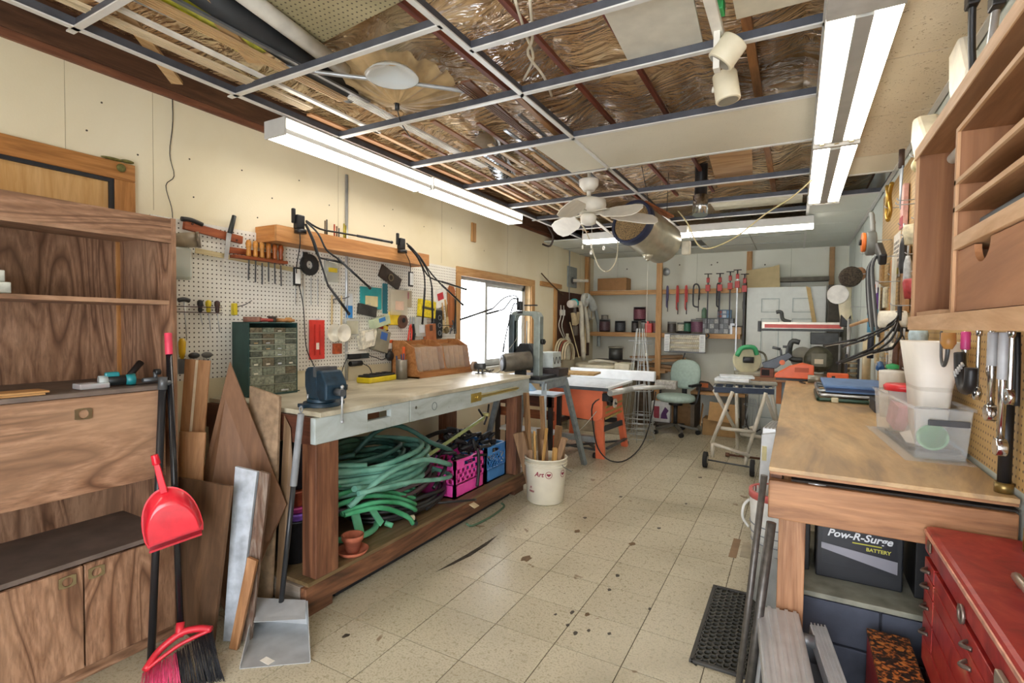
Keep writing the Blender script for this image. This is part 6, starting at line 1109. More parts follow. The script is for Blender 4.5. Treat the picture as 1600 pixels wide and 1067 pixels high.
M().box(-.02, -.0925, .150, .07, -.0915, .154).o('yellow_line', mt('b9b43a', .5, 0, 0), t); flat_text('BATTERY', Matrix.Translation((.06, -.093, .130)) @ Euler((math.pi/2, 0, 0)).to_matrix().to_4x4(), .018, mt('c4bd4e', .5, 0, 0), t)
M().prism([(-.118, .134), (.118, .108), (.118, .062), (-.118, .112)], 'y', -.093, -.0915).o('silver_stripe', mt('8f8e96', .35, .3, 0), t)
M().box(-.02, 2.30, .476, .07, 2.55, .66).top('black_box', mt('19191b', .5), 'small black box tucked beside the battery behind the bench leg', 'box', bev=.004)
M().box(.39, 2.25, .476, .56, 2.55, .70).top('dark_case', mt('141416', .5), 'dark case in the shadow beyond the battery', 'case', bev=.004)
# red toolbox
def worn_red():
    m, nt, p = base('worn_red_paint'); w = coords(nt, 'World'); a = noise(nt, w, 9, 8, .6, .65); c = ramp(nt, a, [(.30, '6e1718'), (.48, '9c2424'), (.60, 'ac3a30'), (.72, 'b07a5c')]); nt.links.new(c, p.inputs['Base Color']); p.inputs['Roughness'].default_value = .36; p.inputs['Metallic'].default_value = .1; return m
WRD = worn_red(); t = thing('toolbox', 'large worn red steel tool chest with drawers and top handle', 'toolbox', (.47, 1.55, .35)); HT = .0; TX0, TX1, TY0, TY1 = .355, .574, 1.12, 1.93
M().box(TX0+.012, TY0, .35, TX1, TY1, .70).w('body', WRD, t, .004); M().box(TX0, TY0-.004, .705, TX1, TY1+.004, .785).w('lid', WRD, t, .012); M().box(TX0-.003, TY0-.004, .762, TX0+.003, TY1, .774).w('lid_bead', mt('e0a890', .3, .4, .2, 30), t, .002)
zz = .695
for k, h in enumerate((.045, .045, .075, .075, .075)):
    for (a, b) in (((TY0+.01, TY1-.13), (TY1-.12, TY1-.01)) if k < 4 else ((TY0+.01, TY1-.01),)):
        d = M().box(TX0, a, zz-h+.004, TX0+.012, b, zz).w('drawer', WRD, t, .002); M().tube([(TX0-.0, (a+b)/2-.018, zz-h*.5), (TX0-.016, (a+b)/2, zz-h*.55), (TX0, (a+b)/2+.018, zz-h*.5)], .005, 6).w('pull', mt('6b5f58', .4, .6), d)
    zz -= h
M().ring((TX0-.008, 1.52, .715), (TX0-.002, 1.52, .715), .022, .014, 18).w('latch_ring', mt('8a7f78', .35, .7), t); M().box(TX0-.012, 1.22, .67, TX0-.0, 1.27, .735).w('latch', mt('9b8f80', .4, .6), t, .003); M().box(TX0-.006, 1.84, .73, TX0, 1.875, .76).w('latch', mt('6b5f50', .4, .6), t, .003)
M().tube([(.47, 1.38, .785), (.45, 1.39, .81), (.45, 1.55, .815), (.47, 1.56, .785)], .010, 8).w('top_handle', mt('a39488', .3, .8), t)
M().box(.365, 1.0, 0, .574, 1.92, .404).top('red_cabinet', mt('4a1716', .6), 'dark red lower cabinet carrying the tool chest', 'cabinet', bev=.004)
def rustspeck():
    m, nt, p = base('rusty_expanded_metal'); v = coords(nt, 'World', (1, 1, 1)); a = noise(nt, v, 70, 3, .6); nt.links.new(ramp(nt, a, [(.40, '1d1512'), (.5, '4a2a16'), (.58, 'b8662a'), (.7, 'c9863e')]), p.inputs['Base Color']); p.inputs['Roughness'].default_value = .6; bump(nt, p, a, .5, .004); return m
t = thing('red_box', 'small red box with rusty orange speckled lid at the bottom edge', 'box', (.29, 1.9, 0)); M().box(.235, 1.62, 0, .345, 2.05, .41).w('box', mt('8a1d22', .45), t, .004); M().box(.233, 1.618, .411, .347, 2.052, .425).w('speckled_lid', rustspeck(), t, .002)
# aluminium ladder (folded) seen from its ribbed end
AR = mt('c3c5c8', .32, .4, .08); t = thing('step_ladder', 'folded aluminium step ladder with ribbed rails at the bottom edge', 'ladder', (.04, 1.95, 0))
def rail(p, q, w, h, par=t):
    p, q = Vector(p), Vector(q); M().beam(p, q, w, h).w('rail', AR, par, .003); d = (q-p).normalized(); s = d.cross(V(0, 0, 1)).normalized()
    for k in range(5): o_ = s*(w*(k-2)/5)+V(0, 0, h/2+.0015); M().beam(p+o_, q+o_, w*.08, .004).w('rib', AR, par)
rail((-.03, 1.97, .43), (.03, 1.42, .40), .13, .05); rail((.09, 1.97, .41), (.19, 1.45, .32), .05, .05)
M().prism([(-.13, .0), (-.04, .0), (.02, .40), (-.075, .40)], 'y', 1.93, 1.965).w('end_plate', AR, t, .003); M().prism([(.03, .0), (.17, .0), (.11, .38), (.04, .38)], 'y', 1.945, 1.965).w('end_plate', mt('8a8d94', .3, .8), t, .003)
M().cyl((.03, 1.9, .41), (.08, 1.9, .41), .02).w('hinge', mt('8c8f92', .4, .6), t); M().box(-.07, 1.50, 0, .13, 1.9, .34).w('inner_steps', mt('6b6e74', .4, .6), t, .004)
for k, (a, b, r) in enumerate((((-.155, 1.86, .0), (-.080, 1.90, .93), .011), ((-.125, 1.87, .0), (-.055, 1.915, .77), .0155))):
    t = thing('steel_pole', ('thin dark steel pole leaning on the corner of the right bench', 'thicker dark steel pole leaning on the corner of the right bench')[k], 'pole', a); M().cyl((0, 0, 0), Vector(b)-Vector(a), r).o('shaft', mt('57534f', .4, .5, .2, 40), t)
# rubber mat with holes
t = thing('rubber_mat', 'black rubber drainage mat with oval holes beside the right bench', 'mat', (-.22, 2.62, 0)); mm = M(); x0, x1, y0, y1 = -.355, -.085, 2.24, 2.96
nx, ny = 9, 20; cw, ch = (x1-x0-.024)/nx, (y1-y0-.024)/ny
for i in range(nx):
    for j in range(ny):
        x = x0+.012+i*cw; y = y0+.012+j*ch+(ch/2 if i % 2 else 0)
        if y+ch > y1-.006: continue
        P = [(x, y+ch/2), (x+cw*.28, y+.001), (x+cw*.85, y+.001), (x+cw*1.12, y+ch/2)]
        for p, q in zip(P, P[1:]): mm.beam((p[0], p[1], .0065), (q[0], q[1], .0065), .0045, .011)
        mm.beam((x, y+ch/2, .0064), (x+cw*.28, y+ch, .0064), .0045, .011)
mm.w('grid', mt('4a4944', .6, 0, .15), t)['kind'] = 'stuff'; M().box(x0-.006, y0-.006, .0, x0+.012, y1+.006, .013).box(x1-.012, y0-.006, .0, x1+.006, y1+.006, .013).box(x0, y0-.006, 0, x1, y0+.012, .013).box(x0, y1-.012, 0, x1, y1+.006, .013).each('edge', mt('3c3b38', .6, 0, .15), t, True, .003); M().box(x0, y0, .0002, x1, y1, .001).w('shaded_floor', mt('24220f', .8), t)  # dark sheet paints in the shaded floor seen through the holes
# buckets under the bench edge
for k, (x, y, lab, h) in enumerate(((-.055, 2.95, 'white pail with red rim tucked under the right bench', .58),)):
    t = thing('pail', lab, 'bucket', (x, y, 0)); M().lathe([(0, 0), (.10, 0), (.135, h-.06), (.135, h), (.125, h), (.12, .02), (0, .02)], n=26, cap=False).o('body', mt('dfe0dc', .45), t); M().ring((0, 0, h-.03), (0, 0, h+.005), .14, .125, 26).o('red_rim', mt('c4605c', .5), t); M().tube([(-.135, 0, h-.06), (-.16, -.02, h-.09), (-.165, -.03, h-.15), (-.135, -.02, h-.20)], .007, 6).o('handle', mt('dfe0dc', .45), t)
    for j in range(8): M().ring((0, 0, .10+.045*j), (0, 0, .104+.045*j), .108+.0028*j*1.3, .10, 26).o('printed_band', mt('8a9098', .5), t)
    M().sph((.02, 0, h+.0), (.05, .05, .03)).o('rag', mt('b9604c', .8), t)
t = thing('ladder_section', 'aluminium ladder section standing on edge beside the right bench', 'ladder', (-.15, 4.2, 0)); AW = mt('bfc0bf', .4, .5, .1)
M().prism([(-.21, 0), (-.13, 0), (-.10, .70), (-.19, .68)], 'y', 3.95, 3.99).w('end_rail', AW, t, .003); M().beam((-.145, 3.99, .69), (-.12, 4.9, .60), .085, .06).w('top_rail', AW, t, .003)
for k in range(4): M().beam((-.175+k*.022, 3.99, .7225), (-.15+k*.022, 4.9, .632), .006, .005).w('rib', AW, t)
M().box(-.185, 3.944, .50, -.155, 3.95, .60).w('sticker', mt('d9cf9c', .5), t); M().box(-.16, 4.0, 0, -.12, 4.85, .05).w('bottom_rail', AW, t)
for k in range(3): M().box(-.15, 4.15+k*.28, .05, -.13, 4.18+k*.28, .62).w('rung', AW, t)
# ---- things on the bench
bpy.data.objects['toolbox'].location.z += .055
t = thing('folding_chair', 'two folded camp chairs with blue fabric and dark green tube frame on the bench', 'chair', (.31, 4.15, .951)); GT = mt('2c4a3c', .35, .2)
def loop(z, x0, x1, y0, y1, r, m, nm): M().tube([(x0+.04, y0, z), (x1-.04, y0, z), (x1, y0+.04, z), (x1, y1-.04, z), (x1-.04, y1, z), (x0+.04, y1, z), (x0, y1-.04, z), (x0, y0+.04, z)], r, 8, 3, True).o(nm, m, t)
loop(.014, -.17, .22, -.28, .30, .012, GT, 'tube_frame'); loop(.040, -.16, .22, -.25, .33, .011, mt('b9bbbb', .3, .6), 'tube_frame'); loop(.064, -.17, .21, -.22, .30, .010, mt('8f9494', .3, .6), 'tube_frame')
for x in (-.08, .12): M().box(x-.02, -.296, .0, x+.02, -.262, .03).o('clip', mt('d6cfae', .5), t, .004)
M().box(-.13, -.24, .056, .22, .34, .080).box(-.14, -.22, .083, .22, .36, .105).each('fabric', mt('6d8fc0', .6, 0, .08), t, False, .008); M().box(-.13, -.246, .070, .22, -.243, .086).o('dark_band', mt('34466a', .6), t)
# clear tote
TT = glass('e6eaec', .1, .22); t = thing('clear_tote', 'clear plastic storage tote with dark latch full of lids and bags', 'tote', (.462, 2.68, .951), .07)
X0, X1, Y0, Y1 = -.10, .07, -.33, .33
def taper(z0, z1, g0, g1, th=.003):
    q = M()
    for (ax, sgn) in (('x', -1), ('x', 1), ('y', -1), ('y', 1)):
        A = [];
        for z, gI in ((z0, g0), (z1, g1)):
            a, b, c, d = X0-gI, X1+gI, Y0-gI, Y1+gI
            A += ([V(a if sgn < 0 else b, c, z), V(a if sgn < 0 else b, d, z)] if ax == 'x' else [V(a, c if sgn < 0 else d, z), V(b, c if sgn < 0 else d, z)])
        A = [A[0], A[1], A[3], A[2]]; n_ = V(-sgn*th, 0, 0) if ax == 'x' else V(0, -sgn*th, 0); q.add(A+[v+n_ for v in A], BF)
    return q
taper(.004, .190, -.012, .0).each('wall', TT, t, False); M().box(X0+.01, Y0+.01, 0, X1-.01, Y1-.01, .004).o('base', TT, t); M().tube([(X0-.004, Y0-.004, .190), (X1+.004, Y0-.004, .190), (X1+.004, Y1+.004, .190), (X0-.004, Y1+.004, .190)], .007, 6, 1, True).o('rim', TT, t)
M().box(X0-.03, Y0-.04, .0, X1, Y1, .0035).o('flange', TT, t)
M().box(-.06, Y0-.012, .128, .06, Y0-.004, .150).o('latch', mt('4a4d52', .4), t, .003)
M().cyl((-.035, Y0+.030, .080), (-.035, Y0+.040, .083), .048, n=28).o('green_lid', mt('17802f', .4), t); M().ring((-.035, Y0+.026, .080), (-.035, Y0+.030, .080), .048, .040, 28).o('lid_ring', mt('7fc08c', .4), t)
for k in range(7): M().cb((-.03+.02*k, -.1+.05*k, .04+.008*(k % 3)), (.09, .10, .006), (U(-.5, .5), U(-.6, .6), k)).o('bag', mt(('c9c4be', 'a7a5a4', '5c5c60', 'ded6cc')[k % 4], .5), t)
M().box(-.08, -.2, .005, .08, .2, .02).o('black_tray', BLK, t)
M().cb((-.04, .08, .10), (.08, .16, .10), (.1, .1, 0)).o('pink_label', mt('c9929c', .5, 0, .2), t)
t = thing('red_lid_tub', 'clear food tub with bright red lid sitting in the tote', 'tub', (.425, 2.835, .957)); M().lathe([(.045, 0), (.055, .195)], n=24).o('tub', glass('f0eeea', .1, .4), t); M().lathe([(.070, .195), (.074, .215), (.064, .224), (.0, .224)], n=28).o('lid', mt('cc2a30', .35), t)
t = thing('waste_bin', 'large off-white plastic bin standing in the clear tote', 'bin', (.470, 2.60, .958)); BW = mt('e8e4dc', .5, 0, .03)
def rr_(w, d, z, n=28, e=.45): return [V(w*abs(math.cos(a))**e*(1 if math.cos(a) >= 0 else -1), d*abs(math.sin(a))**e*(1 if math.sin(a) >= 0 else -1), z) for a in [2*math.pi*i/n for i in range(n)]]
vs = rr_(.045, .10, 0)+rr_(.060, .14, .24)+rr_(.082, .19, .42)+rr_(.076, .18, .42)+rr_(.04, .09, .01); n = 28
M().add(vs, [(l*n+i, l*n+(i+1) % n, (l+1)*n+(i+1) % n, (l+1)*n+i) for l in range(4) for i in range(n)]+[tuple(range(n-1, -1, -1))], True).o('bin', BW, t); M().box(-.03, -.02, .4, .03, -.01, .402).o('slot', BLK, t)
M().box(.40, 3.5, .951, .56, 3.75, 1.02).top('black_tray', mt('2a2a2c', .5), 'small black tray behind the red-lidded tub', 'tray', bev=.004)
M().lathe([(.05, 0), (.06, .24), (.06, .25), (.0, .26)], (.46, 3.40, .951), 20).top('white_jar', mt('dcdad2', .5), 'white tub between the red lid and the white bin', 'tub')
M().lathe([(.03, 0), (.03, .02), (.0, .03)], (.46, 3.40, 1.212), 16).top('green_stopper', mt('2f9a5c', .4), 'bright green cap on the white tub', 'cap')
# ---- far power tools
t = thing('far_desk', 'brown-edged worktop at the end of the right bench under the radial saw', 'desk', (.1, 6.6, 0)); M().box(-.46, 6.20, .84, .574, 7.15, .88).w('top', wood('a87c5a', '8c6244', '5e3f2a', 'x'), t, .003); M().box(-.12, 6.3, .0, .574, 7.10, .839).w('base_cabinet', mt('9fb0bc', .5, 0, .1), t, .004); M().box(-.17, 6.25, .60, -.12, 6.40, .839).w('drawer_edge', mt('b9703c', .5), t)
t = thing('mitre_saw', 'green and cream mitre saw at the end of the far worktop', 'saw', (-.43, 6.40, .881), .3); M().cyl((-.05, -.03, .17), (-.05, .03, .17), .15, n=28).o('guard', mt('cfc9a6', .4, 0, .1), t, .01); M().tube([(-.17, -.05, .22), (-.12, -.06, .31), (.0, -.06, .32), (.04, -.05, .24)], .026, 10).o('handle', mt('3fa06a', .4), t); M().cyl((.0, -.09, .18), (-.1, -.05, .18), .035).o('motor', DK, t); M().tube([(.05, 0, .28), (.14, .02, .24), (.15, .0, .12), (.06, 0, .06)], .012, 8).o('carry_bar', mt('7d7a6a', .4, .4), t); M().box(-.16, -.10, 0, .16, .12, .04).o('table', mt('b9b4a0', .4, .3), t, .005)
t = thing('bench_planer', 'dark grey bench jointer with levers on a brown box', 'planer', (-.20, 6.30, .881)); M().box(-.13, -.05, 0, .0, .12, .10).o('wood_base', wood('8a4f38', '6f3c2a', '45241a', 'x'), t, .003); M().box(-.12, -.052, .02, -.04, -.05, .085).o('opening', mt('1c1412', .8), t); M().prism([(-.10, .10), (.02, .10), (.18, .24), (.14, .28), (-.06, .18), (-.12, .16)], 'y', -.04, .10).o('body', mt('50545a', .4, .4), t, .006); M().cyl((.08, -.06, .17), (.08, -.04, .17), .028).o('orange_knob', mt('e2703a', .4), t)
M().cyl((-.02, 0, .33), (.06, 0, .31), .015).cyl((.06, 0, .31), (.07, 0, .22), .012).cyl((.12, .0, .25), (.13, 0, .35), .016).cyl((.08, 0, .34), (.16, 0, .34), .014).each('lever', DSTEEL, t, False)
OG2 = mt('e86a3a', .4, 0, .05)
t = thing('belt_sander', 'bright orange wedge-shaped power sander on the bench end', 'sander', (.0, 5.30, .951)); M().prism([(-.16, .02), (.15, .02), (.15, .14), (.06, .16), (-.04, .13), (-.16, .05)], 'y', -.06, .06).o('body', OG2, t, .008); M().box(-.15, -.05, 0, .14, .05, .03).o('sole', BLK, t); M().box(.0, -.062, .08, .11, -.06, .12).o('vent', mt('b8522c', .5), t)
t = thing('jigsaw', 'second orange power tool with a steel barrel lying on the bench end', 'tool', (.24, 5.05, .951)); M().cyl((-.14, 0, .04), (-.0, 0, .04), .036, .032).o('barrel', mt('8f8c80', .35, .6), t); M().box(-.0, -.05, 0, .15, .05, .10).o('body', OG2, t, .008); M().box(.03, -.053, .02, .055, -.05, .08).o('switch', BLK, t); M().tube([(-.14, 0, .03), (-.2, .02, .01), (-.16, -.08, .01)], .006).o('cord', BLK, t)
t = thing('radial_arm_saw', 'radial arm saw with long red-striped arm and round motor', 'saw', (.15, 6.0, .881)); RS = t; CG = mt('3f4140', .45, .3, .2)
M().box(-.36, 5.93, 1.415, .42, 6.07, 1.49).w('arm', mt('d6d0c2', .35, .3, .08), t, .004); M().box(-.33, 5.924, 1.425, .40, 5.93, 1.465).w('red_stripe', mt('c05048', .45), t); M().box(-.38, 5.92, 1.39, .42, 6.08, 1.414).w('lower_rail', CG, t, .003); M().box(-.40, 5.92, 1.38, -.37, 6.08, 1.50).w('end_cap', CG, t, .003)
M().tube([(-.22, 6.0, 1.60), (-.17, 6.0, 1.60), (-.15, 6.0, 1.52), (-.07, 6.0, 1.49)], .02, 8).w('crank', CG, t)
M().box(.12, 5.9, 1.25, .38, 6.12, 1.38).w('carriage', CG, t, .008); M().lathe([(.06, -.16), (.135, -.12), (.14, .12), (.09, .16)], (.20, 5.95, 1.09), 24, 'y').w('motor', mt('4f4c3c', .45, .2, .25, 30), t); M().box(.13, 5.775, 1.02, .27, 5.79, 1.16).w('name_plate', mt('6a6656', .4, .4), t, .004); M().box(.16, 5.77, 1.05, .24, 5.776, 1.10).w('plate_emblem', mt('c9b9a0', .4), t)
M().tube([(.02, 5.85, 1.27), (-.06, 5.85, 1.27), (-.07, 5.85, 1.10), (.05, 5.85, 1.08)], .028, 8).w('handle', CG, t); M().cyl((.05, 5.9, 1.1), (.05, 5.95, 1.1), .12, n=24).w('blade_guard', mt('6f6a58', .4, .3), t); M().cyl((.44, 6.1, .88), (.44, 6.1, 1.55), .045).w('column', mt('77756a', .4, .5), t)
RS.location.y += .5; RS.location.x += .02
t = thing('slatted_rack', 'small black slatted rack standing beside the radial saw', 'rack', (.42, 5.15, .951)); M().box(-.05, -.04, 0, -.035, .04, .26).box(.035, -.04, 0, .05, .04, .26).each('upright', DK, t, False)
for k in range(6): M().box(-.035, -.035, .01+k*.042, .035, .035, .022+k*.042).o('shelf', mt('8a7a58', .6), t)
for k, (x, y, r, h, c, lab) in enumerate(((.50, 4.95, .03, .40, 'b9ac8c', 'tall pale cardboard tube standing at the wall by the bench'), (.40, 5.25, .016, .56, '9a9a98', 'chrome drill stand column behind the orange tools'), (.34, 5.30, .01, .40, '6b6b6a', 'thin steel rod beside the drill stand column'))):
    M().cyl((x, y, .951), (x, y, .951+h), r).top('upright_tube' if k == 0 else 'steel_column', mt(c, .4, .2 if k == 0 else .8), lab, 'tube')
# ================================================================ RIGHT WALL ORGANISER CABINET
OW = wood('b4855c', '9e6f48', '7d5434', 'y', .8, .5); OWZ = wood('a5734c', '8f5f3a', '704628', 'z', .6); EDG = wood('dcb790', 'cfa67c', 'b58a60', 'y'); EDZ = wood('d2a982', 'c0946a', 'a27850', 'z')
t = thing('wall_cabinet', 'oak wall organiser with slots and drawer hung over the right bench', 'cabinet', (.45, 1.4, 1.424)); cx0, cx1, cy0, cy1 = .30, .566, .55, 1.93
M().box(cx0+.006, cy1-.018, 1.443, cx1, cy1, 1.935).w('end_panel', OWZ, t); M().box(cx0, cy1-.018, 1.443, cx0+.006, cy1, 1.935).w('edge_band', EDZ, t)
M().box(cx0, cy0, 1.424, cx1, cy1, 1.443).w('bottom', OW, t, .001); M().box(cx0, cy0, 1.935, cx1, cy1, 1.955).w('top', OW, t); M().box(cx0-.004, cy0, 1.925, cx0, cy1, 1.957).w('top_edge', EDG, t, .001); M().box(cx0-.006, cy0, 1.424, cx0, cy1, 1.462).w('bottom_lip', EDG, t, .001)
M().box(cx1-.008, cy0, 1.443, cx1, cy1-.018, 1.935).w('back', OWZ, t); DYv = 1.485
M().box(cx0+.006, DYv-.014, 1.462, cx1-.008, DYv, 1.86).w('divider', OWZ, t); M().box(cx0, DYv-.014, 1.462, cx0+.006, DYv, 1.86).w('edge_band', EDZ, t)
for z in (1.86, 1.745, 1.685): M().box(cx0+.006, cy0, z, cx1-.008, DYv, z+.009).w('slot_shelf', OW, t); M().box(cx0, cy0, z, cx0+.006, DYv, z+.010).w('shelf_edge', EDG, t)
M().box(cx0, cy0, 1.60, cx1-.008, DYv-.014, 1.63).w('drawer_rail', EDG, t, .001)
nm = [(1.475-.012, 1.60), (1.40, 1.60)]+[(1.355+.042*math.cos(a), 1.60-.042*math.sin(a)) for a in [math.pi*i/12 for i in range(13)]]
M().prism([(1.465, 1.465), (1.465, 1.597)]+[(1.30+.05*math.cos(math.pi*i/14), 1.597-.04*math.sin(math.pi*i/14)) for i in range(15)]+[(.56, 1.597), (.56, 1.465)], 'x', cx0+.008, cx0+.02).w('drawer_front', wood('bd8a62', 'ad7850', '93613c', 'y', .5), t)
M().box(cx0+.03, .6, 1.47, cx1-.02, 1.46, 1.48).w('drawer_floor', OW, t); M().box(cx0+.01, cy1-.30, 1.463, cx0+.03, cy1-.03, 1.475).w('loose_batten', EDG, t)
M().box(.33, .7, 1.6305, .54, 1.42, 1.66).top('grey_case', mt('5c6368', .5), 'grey flat case in the lowest slot of the oak organiser', 'case', bev=.004)
M().cyl((.36, .75, 1.888), (.36, 1.80, 1.888), .014, n=16).top('white_roll', mt('e6e6e2', .4), 'long white tube lying on top of the oak organiser slots', 'roll')
# ---- wrenches and tools hanging under it
CH = mt('d2d5d8', .14, 1, .05); 
def hang(nm, lab, px, z0, z1, x, kind, c='c9ccd0', grp='tools hanging under the oak organiser'):
    y = px; t = thing(nm, lab, 'tool', (x, y, z0), group=grp); L = z1-z0
    if kind == 'wrench': M().box(-.004, -.008, .03, .004, .008, L).o('shank', CH, t, .003); M().ring((-.007, 0, .012), (.007, 0, .012), .021, .012, 16).o('ring_end', CH, t); M().sph((0, 0, L), (.008, .016, .018)).o('open_end', CH, t)
    elif kind == 'ratchet': M().cyl((0, 0, .02), (0, 0, L), .008, .011).o('shank', CH, t); M().cyl((-.012, 0, .01), (.012, 0, .01), .024, n=18).o('head', CH, t, .003); M().cyl((0, 0, L*.6), (0, 0, L), .013).o('grip', mt(c, .4), t, .003)
    else: M().tube([(0, -.004, L), (0, -.016, L*.5), (0, -.02, .0)], .008).tube([(0, .004, L), (0, .016, L*.5), (0, .02, 0)], .008).each('grip', mt(c, .45), t, False)
    return t
for a in (('ratchet', 'chrome ratchet hanging nearest the white bin', 2.20, 1.27, 1.42, .49, 'ratchet', 'd44a8c'), ('wrench', 'chrome ring wrench second along from the white bin', 2.06, 1.22, 1.42, .49, 'wrench'), ('wrench', 'short chrome wrench behind the ring wrenches', 2.10, 1.29, 1.42, .53, 'wrench'), ('ratchet', 'long bright ratchet in the middle of the hanging tools', 1.93, 1.18, 1.42, .49, 'ratchet', 'b9bcc0'), ('ratchet', 'longest chrome ratchet with a round head', 1.84, 1.10, 1.42, .49, 'ratchet', 'b9bcc0'), ('wrench', 'thin chrome wrench near the image edge', 1.79, 1.24, 1.42, .49, 'wrench'), ('pliers', 'red-handled pliers among the hanging wrenches', 1.74, 1.26, 1.42, .52, 'pliers', 'a83030'), ('wrench', 'dark steel wrench at the end of the hanging row', 1.69, 1.20, 1.42, .52, 'wrench'), ('pliers', 'black-handled cutters hanging behind the chrome ratchets', 1.90, 1.22, 1.42, .53, 'pliers', '202022'), ('ratchet', 'small yellow-gripped driver in the hanging row', 2.0, 1.24, 1.42, .54, 'ratchet', 'c98a3c')):
    hang(*a)
t = thing('pruning_hook', 'wooden-handled curved steel scraper hanging before the white bin', 'tool', (.45, 2.22, 1.30)); M().lathe([(.012, .06), (.022, .08), (.02, .115)], n=14).o('handle', mt('b98648', .45), t); M().tube([(0, 0, .08), (0, .01, .03), (0, .05, .0), (0, .09, .03), (0, .10, .12)], .007, 7, r1=.004).o('hook', DSTEEL, t)
t = thing('chain_wrench', 'black curved ribbed rubber grip hanging before the white bin', 'tool', (.47, 2.10, 1.23)); M().tube([(0, .07, .12), (0, .05, .05), (0, .01, .01), (0, -.05, .02), (0, -.06, .08)], .016, 10).o('grip', BLK, t)
for k in range(5): M().tube([(-.017, .03-.02*k, .045+.01*k), (-.017, .045-.02*k, .06+.008*k)], .004, 5).o('rib', STEEL, t)
t = thing('caulking_rod', 'black rod with brass fittings standing at the wall end of the bench', 'rod', (.545, 2.0, .951)); M().cyl((0, 0, .03), (0, 0, .28), .016).o('rod', BLK, t); M().cyl((0, 0, 0), (0, 0, .03), .022).o('brass_end', mt('8f7a4a', .35, .8), t)
t = thing('grease_hose', 'long black hose with a brass end hanging past the bench edge', 'hose', (.545, 1.80, .87)); M().tube([(0, 0, .55), (.005, .01, .35), (0, 0, .04)], .008, 8).o('hose', BLK, t); M().cyl((0, 0, -.02), (0, 0, .04), .013).o('brass_end', mt('a58c4a', .35, .8), t)
# ================================================================ RIGHT WALL: HUNG TOOLS
XW_ = XR-.013
def wthing(nm, lab, cat, y, z, d=0): 
    t = thing(nm, lab, cat, (XW_-d, y, z)); M().tube([(d, 0, .02), (-.03, 0, .02), (-.045, 0, .035)], .003, 5).o('hook', STEEL, t); return t
t = wthing('ear_muffs', 'orange and grey ear protectors hanging at the top of the right pegboard', 'ear protectors', 4.42, 2.03, .09); M().cyl((-.06, 0, .0), (.0, .0, 0), .085, n=26).o('grey_cup', mt('6f7370', .5), t, .01); M().cyl((-.085, 0, .01), (-.06, 0, .01), .068, n=26).o('orange_face', mt('e8772e', .4), t, .006); M().cyl((-.10, 0, .01), (-.085, 0, .01), .02).o('knob', BLK, t); M().tube([(-.02, .0, .08), (-.02, .06, .20), (-.02, .13, .23), (-.0, .18, .17)], .016, 8).o('headband', mt('8f9290', .5), t)
t = wthing('calendar_card', 'printed cream wall card with yellow and blue strip under the ear protectors', 'card', 4.18, 1.76); M().box(-.006, -.13, .0, -.0, .10, .29).o('card', mt('dcd6ca', .6), t)
for r in range(5):
    for k in range(5): M().box(-.0075, -.11+.04*k, .10+.03*r, -.006, -.085+.04*k, .118+.03*r).o('printed_block', mt('9a948c' if (r+k) % 3 else '6b6864', .6), t)
M().box(-.0075, -.12, .02, -.006, .09, .06).o('yellow_strip', mt('d6cf4a', .5), t); M().box(-.0085, -.05, .025, -.0075, .0, .055).o('blue_mark', mt('3a4fa0', .5), t)
t = wthing('brass_clamps', 'brass-coloured spring clamps hanging over the ear protectors', 'clamp', 4.0, 2.17, .05); M().tube([(-.02, -.06, .16), (-.02, .02, .10), (-.02, -.03, .0), (-.02, .05, -.05)], .012).tube([(-.03, .06, .17), (-.03, .0, .09), (-.03, .04, .0), (-.03, -.02, -.06)], .012).each('jaw', mt('a88638', .35, .7), t, False)
t = wthing('grey_trowel', 'blue-grey pointed trowel high on the right pegboard', 'trowel', 3.55, 2.12, .05); M().prism([(-.05, .20), (.05, .22), (.03, .0), (.0, -.03)], 'x', -.03, -.026).o('blade', mt('7a8794', .35, .5), t); M().cyl((-.03, 0, .2), (-.03, .0, .30), .014).o('handle', mt('4a3a34', .5), t)
t = wthing('pink_glove_pack', 'pale red and white carded pack hanging by the trowel', 'pack', 3.85, 2.03); M().box(-.03, -.05, 0, -.004, .05, .26).o('pack', mt('d9a8a0', .5, 0, .15, 30), t, .004); M().box(-.032, -.05, 0, -.03, .05, .07).o('red_foot', mt('a8283c', .5), t)
t = wthing('green_cup', 'pale green plastic cup hanging beside the oak organiser', 'cup', 2.95, 1.92, .05); M().lathe([(.03, 0), (.045, .10), (.045, .14)], n=18).o('cup', mt('b4d4ae', .5), t)
t = wthing('spirit_level', 'long black level hanging upright beside the oak organiser', 'level', 2.98, 1.47, .02); M().box(-.03, -.018, 0, .0, .018, .52).o('body', mt('23282e', .4), t, .003)
for z in (.1, .25, .4): M().tube([(-.03, -.0, z), (-.05, -.03, z), (-.05, .05, z+.005)], .003).o('peg', STEEL, t)
t = wthing('white_blade_pack', 'narrow clear packs of white blades under the red-footed pack', 'pack', 3.78, 1.78)
for k in range(3): M().box(-.02, -.10+.07*k, 0, -.008, -.045+.07*k, .24).o('sleeve', mt(('ddd8c8', 'c9c2a8', 'e3e0d6')[k], .5), t, .003)
t = wthing('scrub_brush', 'round dark-bristled wooden brush hanging on the right wall', 'brush', 5.35, 1.88, .12); M().lathe([(.05, -.05), (.085, -.03), (.09, .05), (.08, .07)], (-.04, 0, 0), 20, 'y').o('bristles', mt('4a4034', .9, 0, .5, 90, .5), t); M().tube([(-.02, .05, .02), (.04, .10, .03)], .06, 10).o('handle', mt('b07a50', .5), t)
